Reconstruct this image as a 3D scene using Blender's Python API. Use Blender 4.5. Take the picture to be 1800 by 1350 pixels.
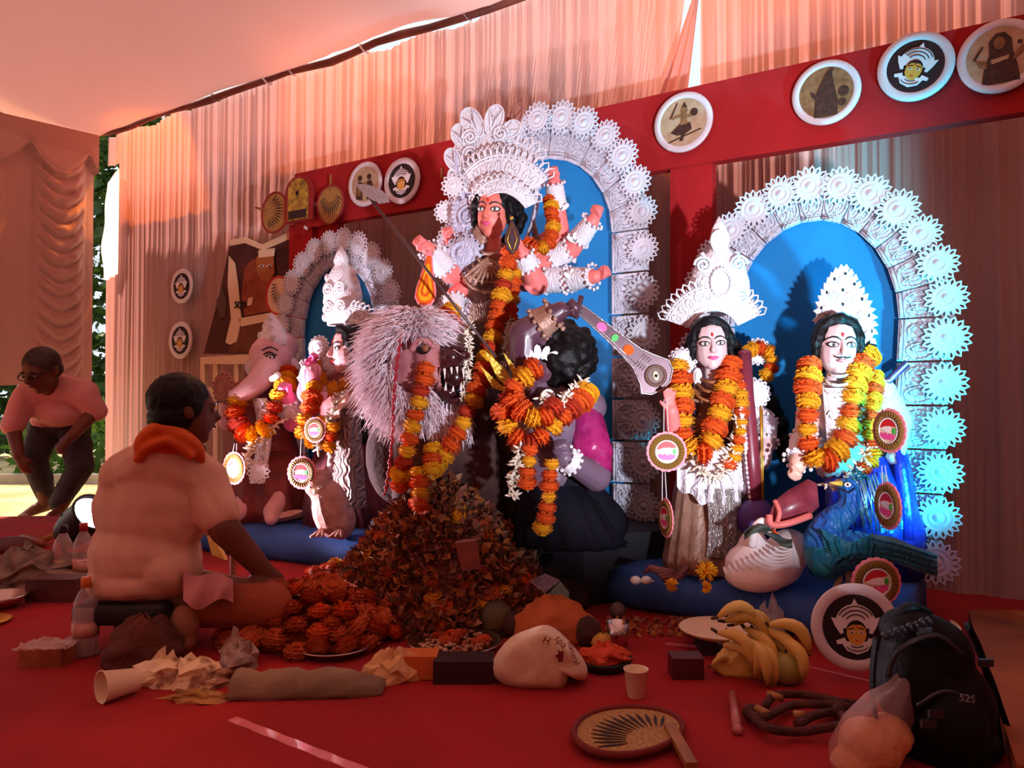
import bpy, bmesh, math, random
from mathutils import Vector, Matrix, Quaternion, noise
for _o in list(bpy.data.objects): bpy.data.objects.remove(_o, do_unlink=True)
scene = bpy.context.scene
COL = scene.collection
PI = math.pi
V = Vector
rnd = random.Random(11)

# ------------------------------------------------------------------ camera
FPX, CAMZ = 1340.0, 0.80
PITCH = math.atan(28.0 / FPX)
cd = bpy.data.cameras.new('camera'); cam = bpy.data.objects.new('camera', cd); COL.objects.link(cam)
cam.location = (0, 0, CAMZ); cam.rotation_euler = (PI / 2 + PITCH, 0, 0)
cd.sensor_width = 36; cd.lens = 36 * FPX / 1800; cd.clip_start = 0.02; cd.clip_end = 200
scene.camera = cam
scene.view_settings.view_transform = 'Standard'; scene.view_settings.look = 'None'
scene.view_settings.gamma = 1.0; scene.view_settings.use_curve_mapping = False
scene.view_settings.exposure = 0.0

def ray(px, py):
    x = (px - 900) / FPX; u = (675 - py) / FPX
    d = V((x, math.cos(PITCH) - u * math.sin(PITCH), math.sin(PITCH) + u * math.cos(PITCH)))
    return d / d.y
def P(px, py, Y):                      # a photo pixel at depth Y
    d = ray(px, py); return V((0, 0, CAMZ)) + d * Y
def G(px, py, z=0.0):                  # a photo pixel on a level surface
    d = ray(px, py); return V((0, 0, CAMZ)) + d * ((z - CAMZ) / d.z)
# frame of the back wall: s runs left along it, v runs behind it
WO = V((1.28, 2.95, 0)); WU = V((-0.848, 0.530, 0)); WV = V((0.530, 0.848, 0))
def S(s, v, z): return WO + WU * s + WV * v + V((0, 0, z))
def WP(px, py, v):                     # a photo pixel on a plane parallel to the wall
    d = ray(px, py); c = V((0, 0, CAMZ)) - WO
    t = (v - c.dot(WV)) / d.dot(WV); return V((0, 0, CAMZ)) + d * t
def SZ(px, py, v):
    p = WP(px, py, v) - WO; return p.dot(WU), p.z

def lin(c):
    return tuple((x / 255 / 12.92 if x / 255 <= .04045 else ((x / 255 + .055) / 1.055) ** 2.4) for x in c)

# ------------------------------------------------------------------ world, sun
wd = bpy.data.worlds.new('sky'); scene.world = wd; wd.use_nodes = True
_nt = wd.node_tree; _bg = _nt.nodes['Background']
_bg.inputs[0].default_value = (0.80, 0.88, 1.0, 1); _bg.inputs[1].default_value = 1.15
SUND = (WV * 0.27 + WU * 0.85 + V((0, 0, 1.15))).normalized()        # towards the sun
sd = bpy.data.lights.new('sun', 'SUN'); sd.energy = 7.4; sd.color = (1.0, 0.84, 0.68); sd.angle = 0.03
so = bpy.data.objects.new('sun', sd); COL.objects.link(so)
so.rotation_euler = SUND.to_track_quat('Z', 'Y').to_euler(); so.location = (0, 8, 12)

def spot(name, loc, target, power, color, size_deg, blend=0.4, radius=0.06):
    l = bpy.data.lights.new(name, 'SPOT'); l.energy = power; l.color = color
    l.spot_size = math.radians(size_deg); l.spot_blend = blend; l.shadow_soft_size = radius
    o = bpy.data.objects.new(name, l); COL.objects.link(o); o.location = loc
    o.rotation_euler = (V(loc) - V(target)).to_track_quat('Z', 'Y').to_euler(); return o
# stage floodlights
L_PAR = P(160, 903, 3.55)
spot('par_flood', L_PAR + V((.10, 0, .03)), P(700, 590, 3.2), 250, (1.0, 0.80, 0.93), 92, .5, .05)
_c = spot('cyan_flood', V((1.90, 1.75, .35)), P(1545, 570, 2.8), 360, (0.02, 0.70, 1.0), 76, .5, .05); _c.scale = (.42, 1, 1)      # scaled so the cone narrows sideways and stays off the right curtain
spot('white_flood', V((1.15, .15, .50)), P(1110, 455, 3.1), 540, (0.86, 0.87, 1.0), 50, .8, .05)
# added orange spots behind the cloth, standing in for sun through orange tarpaulin
spot('added_orange_left', S(5.5, 1.5, 4.2), S(5.3, .5, 2.45), 480, (1.0, 0.33, 0.02), 40, .25, .05)
spot('added_orange_right', S(.55, 1.5, 4.2), S(.45, .5, 2.6), 260, (1.0, 0.36, 0.05), 62, .8, .1)
spot('added_orange_middle', S(3.4, 1.5, 4.2), S(3.1, .5, 2.5), 300, (1.0, 0.34, 0.06), 60, .8, .1)

# ------------------------------------------------------------------ materials
MATS = {}
def mat(name, c, rough=.6, c2=None, nscale=8, bump=0, bscale=40, metal=0, trans=0, tcol=None, emit=0, ecol=None,
        glass=0, alpha=1, coat=0, btype='noise', sheen=0, lo=.35, hi=.65, stretch=None, spec=None):
    if name in MATS: return MATS[name]
    m = bpy.data.materials.new(name); m.use_nodes = True; MATS[name] = m
    nt = m.node_tree; N = nt.nodes; L = nt.links
    b = N['Principled BSDF']; out = N['Material Output']
    c = lin(c)
    b.inputs['Base Color'].default_value = (*c, 1); b.inputs['Roughness'].default_value = rough
    b.inputs['Metallic'].default_value = metal
    if spec is not None: b.inputs['Specular IOR Level'].default_value = spec
    if coat: b.inputs['Coat Weight'].default_value = coat
    if sheen: b.inputs['Sheen Weight'].default_value = sheen
    if glass: b.inputs['Transmission Weight'].default_value = glass; b.inputs['IOR'].default_value = 1.25
    if alpha < 1: b.inputs['Alpha'].default_value = alpha
    if emit:
        b.inputs['Emission Color'].default_value = (*lin(ecol or (255, 255, 255)), 1); b.inputs['Emission Strength'].default_value = emit
    tc = N.new('ShaderNodeTexCoord'); vec = tc.outputs['Object']
    if stretch:
        mp = N.new('ShaderNodeMapping'); mp.inputs['Scale'].default_value = stretch
        L.new(vec, mp.inputs['Vector']); vec = mp.outputs['Vector']
    if c2 is not None:
        nz = N.new('ShaderNodeTexNoise'); nz.inputs['Scale'].default_value = nscale; nz.inputs['Detail'].default_value = 4
        L.new(vec, nz.inputs['Vector'])
        rp = N.new('ShaderNodeValToRGB'); rp.color_ramp.elements[0].position = lo; rp.color_ramp.elements[1].position = hi
        rp.color_ramp.elements[0].color = (*c, 1); rp.color_ramp.elements[1].color = (*lin(c2), 1)
        L.new(nz.outputs['Fac'], rp.inputs['Fac']); L.new(rp.outputs['Color'], b.inputs['Base Color'])
    if bump:
        if btype == 'noise':
            t = N.new('ShaderNodeTexNoise'); t.inputs['Scale'].default_value = bscale; t.inputs['Detail'].default_value = 3; o = t.outputs['Fac']
        elif btype == 'voronoi':
            t = N.new('ShaderNodeTexVoronoi'); t.inputs['Scale'].default_value = bscale; o = t.outputs['Distance']
        else:
            t = N.new('ShaderNodeTexWave'); t.inputs['Scale'].default_value = bscale; t.inputs['Distortion'].default_value = 14
            t.inputs['Detail'].default_value = 1.5; t.inputs['Detail Scale'].default_value = 1.2; o = t.outputs['Fac']
        L.new(vec, t.inputs['Vector'])
        bp = N.new('ShaderNodeBump'); bp.inputs['Strength'].default_value = bump; bp.inputs['Distance'].default_value = .01
        L.new(o, bp.inputs['Height']); L.new(bp.outputs['Normal'], b.inputs['Normal'])
    if trans:
        tr = N.new('ShaderNodeBsdfTranslucent'); tr.inputs['Color'].default_value = (*lin(tcol or c), 1)
        mx = N.new('ShaderNodeMixShader'); mx.inputs[0].default_value = trans
        L.new(b.outputs[0], mx.inputs[1]); L.new(tr.outputs[0], mx.inputs[2]); L.new(mx.outputs[0], out.inputs['Surface'])
    return m

M_CEIL = mat('ceiling_cloth', (235, 190, 175), .9, trans=.17, tcol=(228, 168, 160), bump=.15, bscale=3)
M_CURT = mat('curtain_cloth', (222, 190, 180), .9, trans=.40, tcol=(244, 170, 164), bump=.1, bscale=60)
M_RUCH = mat('ruched_cloth', (182, 142, 134), .85, trans=.03, tcol=(230, 150, 130))
M_CARPET = mat('red_carpet', (172, 24, 28), .95, (150, 18, 22), 3, bump=.5, bscale=260)
M_SAND = mat('sandy_ground', (236, 206, 146), .95, (196, 160, 104), 2.5, bump=.4, bscale=20)
M_REDC = mat('red_cloth', (178, 20, 26), .85, (160, 14, 20), 4, bump=.2, bscale=120)
M_WHITE = mat('pith_white', (236, 234, 240), .75, bump=.35, bscale=26, btype='wave')
M_WHITEP = mat('pith_white_plain', (240, 238, 242), .7, bump=.12, bscale=90)
M_PANEL = mat('pith_panel', (200, 201, 212), .75, bump=.5, bscale=16, btype='wave')  # white pith greyed to mimic weaker light on the arch panels
M_HOLE = mat('pith_hole_shade', (40, 34, 44), .9)  # near-black for dots that imitate the shade inside pierced holes
M_BLUE = mat('blue_board', (0, 122, 186), .8, (0, 112, 176), 5, bump=.05, bscale=200)
M_BLACK = mat('black_paint', (10, 9, 11), .5)
M_HAIR = mat('black_hair', (9, 8, 10), .55, bump=.4, bscale=60, spec=.25)
M_MAR_O = mat('marigold_orange', (246, 106, 8), .8, (232, 78, 4), 60, bump=.5, bscale=220)
M_MAR_Y = mat('marigold_yellow', (252, 190, 14), .8, (246, 160, 6), 60, bump=.5, bscale=220)
M_MAR_D = mat('marigold_deep', (214, 62, 14), .8, (190, 44, 10), 60, bump=.5, bscale=220)
M_TUBE = mat('tuberose_white', (238, 226, 206), .7)
M_GOLD = mat('gold_foil', (222, 170, 60), .35, metal=.7)
M_SILVER = mat('silver_foil', (200, 196, 200), .3, metal=.8, bump=.4, bscale=60)
M_STEEL = mat('steel', (205, 200, 198), .22, metal=1)
M_PINK = mat('skin_pink', (240, 128, 122), .5)
M_PALE = mat('skin_pale', (226, 198, 198), .45)
M_PEACH = mat('skin_peach', (236, 196, 176), .45)
M_WOOD = mat('wood_brown', (150, 84, 48), .6, (120, 60, 34), 6, stretch=(2, 2, 12))
M_BAMBOO = mat('bamboo', (176, 120, 62), .5, (140, 88, 40), 9)
M_LEAF = mat('leaf_green', (58, 96, 34), .6, (96, 136, 50), 3, trans=.3, tcol=(120, 170, 50))
M_LEAFD = mat('leaf_dark', (34, 58, 24), .6, (60, 90, 36), 3, trans=.2, tcol=(90, 130, 40))
M_RED = mat('red_paint', (206, 26, 34), .5)
M_GREEN = mat('green_paint', (60, 190, 70), .5)
M_MAGENTA = mat('magenta_paint', (240, 84, 160), .5)
M_CREAM = mat('cream_paint', (236, 216, 178), .7)
M_EYEW = mat('eye_white', (248, 244, 238), .3)

# ------------------------------------------------------------------ mesh kit
def frame(o, x, z):
    """matrix with origin o, local x along x, local z as near z as it can be"""
    x = V(x).normalized(); z = V(z); z = (z - x * z.dot(x)).normalized(); y = z.cross(x)
    m = Matrix((x, y, z)).transposed().to_4x4(); m.translation = V(o); return m
def facing(o, yaw=0, pitch=0, roll=0, s=1):
    """local -y looks to the viewer (yaw>0 turns it to the viewer's left), x right, z up"""
    return Matrix.Translation(V(o)) @ Matrix.Rotation(-yaw, 4, 'Z') @ Matrix.Rotation(pitch, 4, 'X') @ Matrix.Rotation(roll, 4, 'Y') @ Matrix.Scale(s, 4)
WALLM = Matrix((-WU, WV, V((0, 0, 1)))).transposed().to_4x4()
def wallm(s, v, z):
    m = WALLM.copy(); m.translation = S(s, v, z); return m

class MB:
    def __init__(self): self.v = []; self.f = []; self.m = []; self.sm = []
    def add(self, vs, fs, mi=0, M=None, sm=True):
        b = len(self.v)
        self.v += [(M @ V(p)) if M is not None else V(p) for p in vs]
        for f in fs: self.f.append([b + i for i in f]); self.m.append(mi); self.sm.append(sm)
        return self
    def box(self, c, size, M=None, mi=0):
        x, y, z = [q / 2 for q in size]; c = V(c)
        vs = [c + V((sx * x, sy * y, sz * z)) for sx in (-1, 1) for sy in (-1, 1) for sz in (-1, 1)]
        return self.add(vs, [(0, 1, 3, 2), (4, 6, 7, 5), (0, 4, 5, 1), (2, 3, 7, 6), (0, 2, 6, 4), (1, 5, 7, 3)], mi, M, False)
    def hexa(self, bot, top, mi=0, sm=False):
        n = len(bot); return self.add(list(bot) + list(top), [tuple(range(n))[::-1], tuple(range(n, 2 * n))] + [(i, (i + 1) % n, n + (i + 1) % n, n + i) for i in range(n)], mi, None, sm)
    def ell(self, c, r, M=None, nu=14, nv=9, mi=0, R=None):
        if not hasattr(r, '__len__'): r = (r, r, r)
        c = V(c); vs = [];
        for j in range(nv + 1):
            t = PI * j / nv
            for i in range(nu):
                a = 2 * PI * i / nu
                p = V((r[0] * math.sin(t) * math.cos(a), r[1] * math.sin(t) * math.sin(a), r[2] * math.cos(t)))
                if R is not None: p = R @ p
                vs.append(c + p)
        fs = []
        for j in range(nv):
            for i in range(nu):
                a, b2 = j * nu + i, j * nu + (i + 1) % nu; c2, d = b2 + nu, a + nu
                if j == 0: fs.append((a, c2, d))
                elif j == nv - 1: fs.append((a, b2, d))
                else: fs.append((a, b2, c2, d))
        fs = [tuple(reversed(f)) for f in fs]
        return self.add(vs, fs, mi, M)
    def tube(self, pts, r, n=8, M=None, mi=0, caps=True, closed=False, flat=1.0, up=None):
        pts = [V(p) for p in pts]; k = len(pts)
        rs = [r] * k if not hasattr(r, '__len__') else list(r)
        vs = []; prev = None
        for i in range(k):
            if closed: t = pts[(i + 1) % k] - pts[i - 1]
            else: t = pts[min(i + 1, k - 1)] - pts[max(i - 1, 0)]
            t = t.normalized() if t.length > 1e-9 else V((0, 0, 1))
            if prev is None:
                a = V(up) if up is not None else (V((0, 0, 1)) if abs(t.z) < .9 else V((1, 0, 0)))
            else: a = prev
            x = a - t * a.dot(t)
            if x.length < 1e-6: x = t.orthogonal()
            x.normalize(); prev = x; y = t.cross(x)
            for j in range(n):
                an = 2 * PI * j / n
                vs.append(pts[i] + (x * math.cos(an) * flat + y * math.sin(an)) * rs[i])
        fs = []
        for i in range(k if closed else k - 1):
            for j in range(n):
                a, b2 = i * n + j, i * n + (j + 1) % n
                c2, d = ((i + 1) % k) * n + (j + 1) % n, ((i + 1) % k) * n + j
                fs.append((a, b2, c2, d))
        if caps and not closed:
            fs.append(tuple(range(n))[::-1]); fs.append(tuple(range((k - 1) * n, k * n)))
        return self.add(vs, fs, mi, M)
    def cap(self, p0, p1, r0, r1=None, n=12, mi=0):
        r1 = r0 if r1 is None else r1; p0, p1 = V(p0), V(p1)
        d = (p1 - p0); L = d.length
        if L < 1e-6: return self.ell(p0, r0, mi=mi)
        d /= L; pts = []; rs = []
        for a in (90, 60, 30): pts.append(p0 - d * r0 * math.sin(math.radians(a))); rs.append(max(r0 * math.cos(math.radians(a)), 1e-4))
        pts += [p0, p1]; rs += [r0, r1]
        for a in (30, 60, 90): pts.append(p1 + d * r1 * math.sin(math.radians(a))); rs.append(max(r1 * math.cos(math.radians(a)), 1e-4))
        return self.tube(pts, rs, n, mi=mi)
    def limb(self, pts, rs, n=12, mi=0):
        for i in range(len(pts) - 1): self.cap(pts[i], pts[i + 1], rs[i], rs[i + 1], n, mi)
        return self
    def lathe(self, prof, M=None, n=20, mi=0, mats=None, a0=0, a1=2 * PI):
        full = abs(a1 - a0 - 2 * PI) < 1e-6; m = n if full else n + 1; vs = []
        for r, z in prof:
            for i in range(m):
                a = a0 + (a1 - a0) * i / n; vs.append((r * math.cos(a), r * math.sin(a), z))
        for j in range(len(prof) - 1):
            fs = []
            for i in range(n):
                i2 = (i + 1) % m if full else i + 1
                fs.append((j * m + i, j * m + i2, (j + 1) * m + i2, (j + 1) * m + i))
            if j == 0: b = len(self.v); self.add(vs, [], 0, M)
            for f in fs: self.f.append([b + i for i in f]); self.m.append(mats[j] if mats else mi); self.sm.append(True)
        if full:
            if prof[0][0] > 1e-5: self.f.append([b + i for i in range(m)][::-1]); self.m.append(mats[0] if mats else mi); self.sm.append(False)
            if prof[-1][0] > 1e-5: self.f.append([b + (len(prof) - 1) * m + i for i in range(m)]); self.m.append(mats[-1] if mats else mi); self.sm.append(False)
        return self
    def prism(self, out, depth, M=None, mi=0, y0=0.0, sm=False):
        """outline in local x,z; front at y=y0, back at y0+depth"""
        n = len(out); vs = [(x, y0, z) for x, z in out] + [(x, y0 + depth, z) for x, z in out]
        ar = sum(out[i][0] * out[(i + 1) % n][1] - out[(i + 1) % n][0] * out[i][1] for i in range(n))
        fr = list(range(n)); 
        if ar < 0: fr.reverse()
        fs = [tuple(fr), tuple(reversed([i + n for i in fr]))]
        for i in range(n):
            a, b = fr[i], fr[(i + 1) % n]; fs.append((b, a, a + n, b + n))
        return self.add(vs, fs, mi, M, sm)
    def grid(self, fn, nu, nv, mi=0, M=None, wrap=False):
        m = nu if wrap else nu + 1
        vs = [fn(i / nu, j / nv) for j in range(nv + 1) for i in range(m)]
        fs = [(j * m + i, j * m + (i + 1) % m, (j + 1) * m + (i + 1) % m, (j + 1) * m + i) for j in range(nv) for i in range(nu)]
        return self.add(vs, fs, mi, M)
    def loft(self, rings, mi=0, caps=True):
        n = len(rings[0]); vs = [p for r in rings for p in r]; k = len(rings)
        fs = [(j * n + i, j * n + (i + 1) % n, (j + 1) * n + (i + 1) % n, (j + 1) * n + i) for j in range(k - 1) for i in range(n)]
        if caps: fs += [tuple(range(n))[::-1], tuple(range((k - 1) * n, k * n))]
        return self.add(vs, fs, mi)
    def mesh(self, name, mats, origin=V((0, 0, 0))):
        me = bpy.data.meshes.new(name)
        me.from_pydata([tuple(p - origin) for p in self.v], [], self.f)
        for m in (mats if isinstance(mats, (list, tuple)) else [mats]): me.materials.append(m)
        me.polygons.foreach_set('material_index', self.m); me.polygons.foreach_set('use_smooth', self.sm)
        me.update(); return me
    def base(self):
        xs = [p.x for p in self.v]; ys = [p.y for p in self.v]; zs = [p.z for p in self.v]
        return V(((min(xs) + max(xs)) / 2, (min(ys) + max(ys)) / 2, min(zs)))
    def build(self, name, mats, parent=None):
        b = self.base(); me = self.mesh(name, mats, b); o = bpy.data.objects.new(name, me); COL.objects.link(o)
        if parent is not None: o.parent = parent; b = b - WLOC[parent.name]
        o.location = b; WLOC[o.name] = self.base()
        return o
WLOC = {}
def inst(me, name, M, parent=None):
    o = bpy.data.objects.new(name, me); COL.objects.link(o); M = M.copy()
    WLOC[o.name] = M.translation.copy()
    if parent is not None: o.parent = parent; M.translation = M.translation - WLOC[parent.name]
    o.matrix_local = M; return o
def tag(o, label, cat, group=None, kind=None):
    o['label'] = label; o['category'] = cat
    if group: o['group'] = group
    if kind: o['kind'] = kind
    return o
def struct(o, label=None):
    o['kind'] = 'structure'
    if label: o['label'] = label
    return o
def thing(name, loc, label, cat, group=None):
    o = bpy.data.objects.new(name, None); COL.objects.link(o); o.location = V(loc); o.empty_display_size = .05
    WLOC[o.name] = V(loc); return tag(o, label, cat, group)

def blob(mb, name, mats, parent=None, voxel=.008, smooth=4, matfn=None, disp=None):
    """fuse overlapping shapes into one continuous surface"""
    base = mb.base(); me = mb.mesh('tmp', [], base); t = bpy.data.objects.new('tmp', me); COL.objects.link(t)
    md = t.modifiers.new('r', 'REMESH'); md.mode = 'VOXEL'; md.voxel_size = voxel; md.use_smooth_shade = True
    if smooth:
        sm = t.modifiers.new('s', 'SMOOTH'); sm.iterations = smooth; sm.factor = .5
    dg = bpy.context.evaluated_depsgraph_get(); dg.update(); ev = t.evaluated_get(dg)
    m2 = bpy.data.meshes.new_from_object(ev); m2.name = name
    bpy.data.objects.remove(t, do_unlink=True); bpy.data.meshes.remove(me)
    m2.materials.clear()
    for m in (mats if isinstance(mats, (list, tuple)) else [mats]): m2.materials.append(m)
    if disp:
        for v in m2.vertices: v.co += v.normal * disp(v.co + base)
    m2.polygons.foreach_set('use_smooth', [True] * len(m2.polygons))
    m2.polygons.foreach_set('material_index', [matfn(p.center + base) if matfn else 0 for p in m2.polygons])
    m2.update(); o = bpy.data.objects.new(name, m2); COL.objects.link(o)
    loc = base
    if parent is not None: o.parent = parent; loc = base - WLOC[parent.name]
    o.location = loc; WLOC[o.name] = base
    return o

def bez(pts, n=12):
    """Catmull-Rom through pts"""
    pts = [V(p) for p in pts]; q = [pts[0] * 2 - pts[1]] + pts + [pts[-1] * 2 - pts[-2]]; r = []
    for i in range(1, len(q) - 2):
        a, b, c, d = q[i - 1], q[i], q[i + 1], q[i + 2]
        for j in range(n):
            t = j / n; r.append(.5 * ((2 * b) + (c - a) * t + (2 * a - 5 * b + 4 * c - d) * t * t + (3 * b - a - 3 * c + d) * t ** 3))
    r.append(pts[-1]); return r
def resample(pts, step):
    out = [pts[0]]; acc = 0
    for a, b in zip(pts, pts[1:]):
        L = (b - a).length; d = step - acc
        while d <= L: out.append(a + (b - a) * (d / L)); d += step
        acc = (acc + L) % step if L else acc
    return out
# ================================================================== the place
ZC = 3.04
# carpeted stage floor
mb = MB()
edge = [V((-6.5, 4.95, 0)), V((-2.6, 5.34, 0)), V((-2.3, 7.2, 0)), V((1.2, 4.9, 0)), V((4.5, 3.2, 0)), V((4.5, -5, 0)), V((-6.5, -5, 0))]
mb.hexa([p - V((0, 0, .05)) for p in reversed(edge)], list(reversed(edge)))
struct(mb.build('floor', M_CARPET), 'red carpet laid over the stage')
mb = MB(); mb.box((0, 8, -.09), (60, 50, .04)); struct(mb.build('ground', M_SAND), 'sunlit sandy ground outside the tent')
# seams taped on the carpet
def strip(a, b, w, name, m, z=.002):
    a, b = V(a), V(b); d = (b - a).normalized(); n = V((-d.y, d.x, 0)) * w / 2; mb = MB()
    k = 14; rows = []
    for i in range(k + 1):
        p = a + (b - a) * i / k; ww = n * (1 + .12 * math.sin(i * 2.3)); rows.append((p + ww, p - ww))
    for (p, q), (r, t) in zip(rows, rows[1:]): mb.hexa([p, q, t, r], [x + V((0, 0, z)) for x in (p, q, t, r)])
    return mb.build(name, m)
M_TAPE = mat('clear_tape', (226, 120, 128), .25, coat=.6, bump=.3, bscale=50)
struct(strip(G(408, 1264), G(680, 1372), .028, 'trim_1', M_TAPE), 'shiny pink tape strip on the carpet')
struct(strip(G(1170, 1132), G(1228, 1137), .02, 'trim_2', M_TAPE), 'short shiny tape piece on the carpet')
struct(strip(G(1400, 1168), G(1560, 1205), .012, 'trim_3', M_TAPE), 'thin tape seam before the round plate')

# back curtain, two panels with a gap of daylight between them
def pleat(s, z):
    f = .5 + .5 * z / 3.0
    a = math.sin(s * 34 + 2.2 * math.sin(s * 3.1)) * .007 + math.sin(s * 83 + 3 * math.sin(s * 4.7)) * .006 * f
    a += noise.noise(V((s * 7, 0, z * .5))) * .014 + noise.noise(V((s * 50, 3, z * .35))) * .012 + noise.noise(V((s * 110, 9, z * .3))) * .006
    return a
def curtain(s0f, s1f, v, z0, ztop, nu, nv, folds=1.0):
    mb = MB()
    def fn(a, b):
        s0, s1 = s0f(b), s1f(b); s = s0 + (s1 - s0) * a
        z = z0 + (ztop(s) - z0) * b; return S(s, v + pleat(s, z) * folds, z)
    return mb.grid(fn, nu, nv)
def ztop(s): return ZC + .07 + .02 * math.sin(s * 2) - .05 * abs(math.sin(s * PI / .62)) * (1 if s > 1.2 else .3)
struct(curtain(lambda b: .79 + .10 * max(0, 1 - abs(b - .73) / .2) * (1 if b < .73 else .8), lambda b: 5.74, .5, -.05, ztop, 1300, 22).build('wall_back', M_CURT), 'pleated pinkish curtain behind the idols')
struct(curtain(lambda b: -2.4, lambda b: .735 - .02 * b, .5, -.05, lambda s: ZC + .03, 600, 22).build('wall_back.001', M_CURT), 'pleated curtain panel right of the bright gap')
# a pulled fold at the gap
mb = MB()
def fold(a, b):
    p0 = SZ(1226, -20, .46); p1 = SZ(1160, 175, .46); q1 = SZ(1212, 160, .46)
    sA = p0[0] + (p1[0] - p0[0]) * b; sB = p0[0] - .02 + (q1[0] - p0[0] + .02) * b
    z = p0[1] + (p1[1] - p0[1]) * b - .12 * b * 0
    return S(sA + (sB - sA) * a, .44 + .025 * math.sin(a * 16) * b, z)
struct(mb.grid(fold, 24, 12).build('wall_back.002', M_CURT), 'gathered curtain fold beside the bright gap')
# added white flap, tilted to imitate the sun-blown end of the curtain
mb = MB()
mb.grid(lambda a, b: S(5.875 - (.07 + .11 * math.sin(PI * b) ** .8) * a + .03 * math.sin(b * 5), .45 + .095 * a + .008 * math.sin(b * 14 + a * 5), 1.82 + (.82 + .16 * a) * b), 8, 30)
M_CURTW = mat('white_cloth', (250, 244, 240), .9, trans=.85, tcol=(255, 250, 246))
struct(mb.build('wall_back.003', M_CURTW), 'white flap added at the corner to imitate the sun-blown curtain end')

struct(curtain(lambda b: 5.735, lambda b: 5.9, .5, -.05, lambda s: 1.86, 40, 12).build('wall_back.004', M_CURT), 'lower end strip of the pleated curtain at the corner')
struct(curtain(lambda b: 5.735, lambda b: 5.9, .5, 2.80, ztop, 40, 4).build('wall_back.005', M_CURT), 'upper end strip of the pleated curtain at the corner')
# ruched side curtain on the left
mb = MB()
def ruch(a, b):
    v = -5.5 + (5.5 + .38) * a; z = .93 + (3.0 - .93) * b + .06 * math.sin(v * 1.1)
    w = .62; t = ((v - .30) / w) % 1.0; d = 0
    band = .34
    if t > band:
        q = (t - band) / (1 - band); ph = (z + .17 * (1 - (2 * q - 1) ** 2)) / .12
        d = .055 * (abs(math.sin(ph * PI)) ** .6) * min(1, 5 * q, 5 * (1 - q)); d += .02 * noise.noise(V((v * 14, z * 9, 0)))
    else: d = -.015 + .006 * noise.noise(V((v * 20, z * 3, 0)))
    if z > 2.62:
        q = ((v + .16) / .46) % 1.0; lo = 2.62 + .20 * (2 * q - 1) ** 2
        if z > lo: d = .06 + .012 * math.sin((z - lo) * 90 + 3 * q) * max(0, 1 - (z - lo) / .12)
    z2 = z if b > .001 else z
    return S(5.9 - d, v, z2)
mb.grid(ruch, 420, 150)
struct(mb.build('wall_left', M_RUCH), 'ruched pinkish swag curtain at the left')
# buttonlike knot and cord on the side curtain
# tent cloth out of view: right side and behind the camera
mb = MB(); mb.grid(lambda a, b: S(-2.4, .5 - 9 * a, 3.1 * b), 20, 4); struct(mb.build('wall_right', M_RUCH), 'tent side cloth at the right')
mb = MB(); mb.grid(lambda a, b: S(-2.4 + 9.5 * a, -8.0, 3.1 * b), 20, 4); struct(mb.build('wall_front', M_RUCH), 'tent cloth behind the viewer')
# ceiling cloth
mb = MB()
def ceil(a, b):
    s = -2.5 + (5.96 + 2.5) * a; v = -8.0 + 8.36 * b
    e = -.055 + (.085 if 1.7 < s < 3.2 else .03) * max(0, noise.noise(V((s * 2.2, 0, 0))) + .35)
    if b == 1.0: v -= e
    z = ZC + .03 + .10 * math.sin(min(1, (1 - b) * 3.2) * PI * .5) + .05 * noise.noise(V((s * .8, v * .8, 0))) + .012 * noise.noise(V((s * 2.5, v * 2.5, 4)))
    z -= .10 * max(0, (a - .93) / .07) ** 2 * abs(math.cos(v * 2.4))
    return S(s, v, z)
mb.grid(ceil, 120, 110)
struct(mb.build('ceiling', M_CEIL), 'sagging salmon tent ceiling cloth')
# bamboo pole along the top of the curtain
mb = MB(); pts = [S(-2.4 + 8.3 * i / 40, .43 + .01 * math.sin(i * 1.7), ZC + .02 + .012 * math.sin(i * 1.1)) for i in range(41)]
mb.tube(pts, [.026 + .004 * (i % 3 == 0) for i in range(41)], 8)
pole = tag(mb.build('bamboo_pole', mat('bamboo_dark', (120, 52, 34), .6, (90, 34, 24), 5)), 'dark bamboo pole along the top of the back curtain', 'pole')
for i, px in enumerate((380, 515, 470, 640, 820)):
    s, z = SZ(px, 100, .43); mb = MB(); mb.tube([S(s + .02 * math.sin(k), .43 + .036 * math.cos(k * 1.05), ZC + .02 + .036 * math.sin(k * 1.05)) for k in range(7)], .007, 5); mb.build('cloth_tie', M_CURTW, pole)

# red cloth-covered frame
fr = thing('backdrop_frame', S(1.5, .16, 0), 'red cloth-covered frame of posts and a long beam behind the idols', 'frame')
def wallbox(corners, v0, v1, name, parent, m):
    mb = MB(); a = [WP(px, py, v0) for px, py in corners]; b = [p + WV * (v1 - v0) for p in a]
    mb.hexa(b, a); return mb.build(name, m, parent)
wallbox([(518, 306), (1840, 16), (1840, 190), (600, 389), (518, 405)], .14, .20, 'beam', fr, M_REDC)
wallbox([(508, 396), (548, 390), (548, 900), (508, 900)], .15, .21, 'post', fr, M_REDC)
wallbox([(560, 392), (596, 388), (596, 900), (560, 900)], .17, .21, 'post', fr, M_REDC)
wallbox([(1178, 292), (1252, 280), (1252, 1040), (1178, 1040)], .15, .21, 'post', fr, M_REDC)
wallbox([(1092, 945), (1170, 945), (1170, 1010), (1092, 1010)], -.12, .10, 'foot_block', fr, M_REDC)

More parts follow.
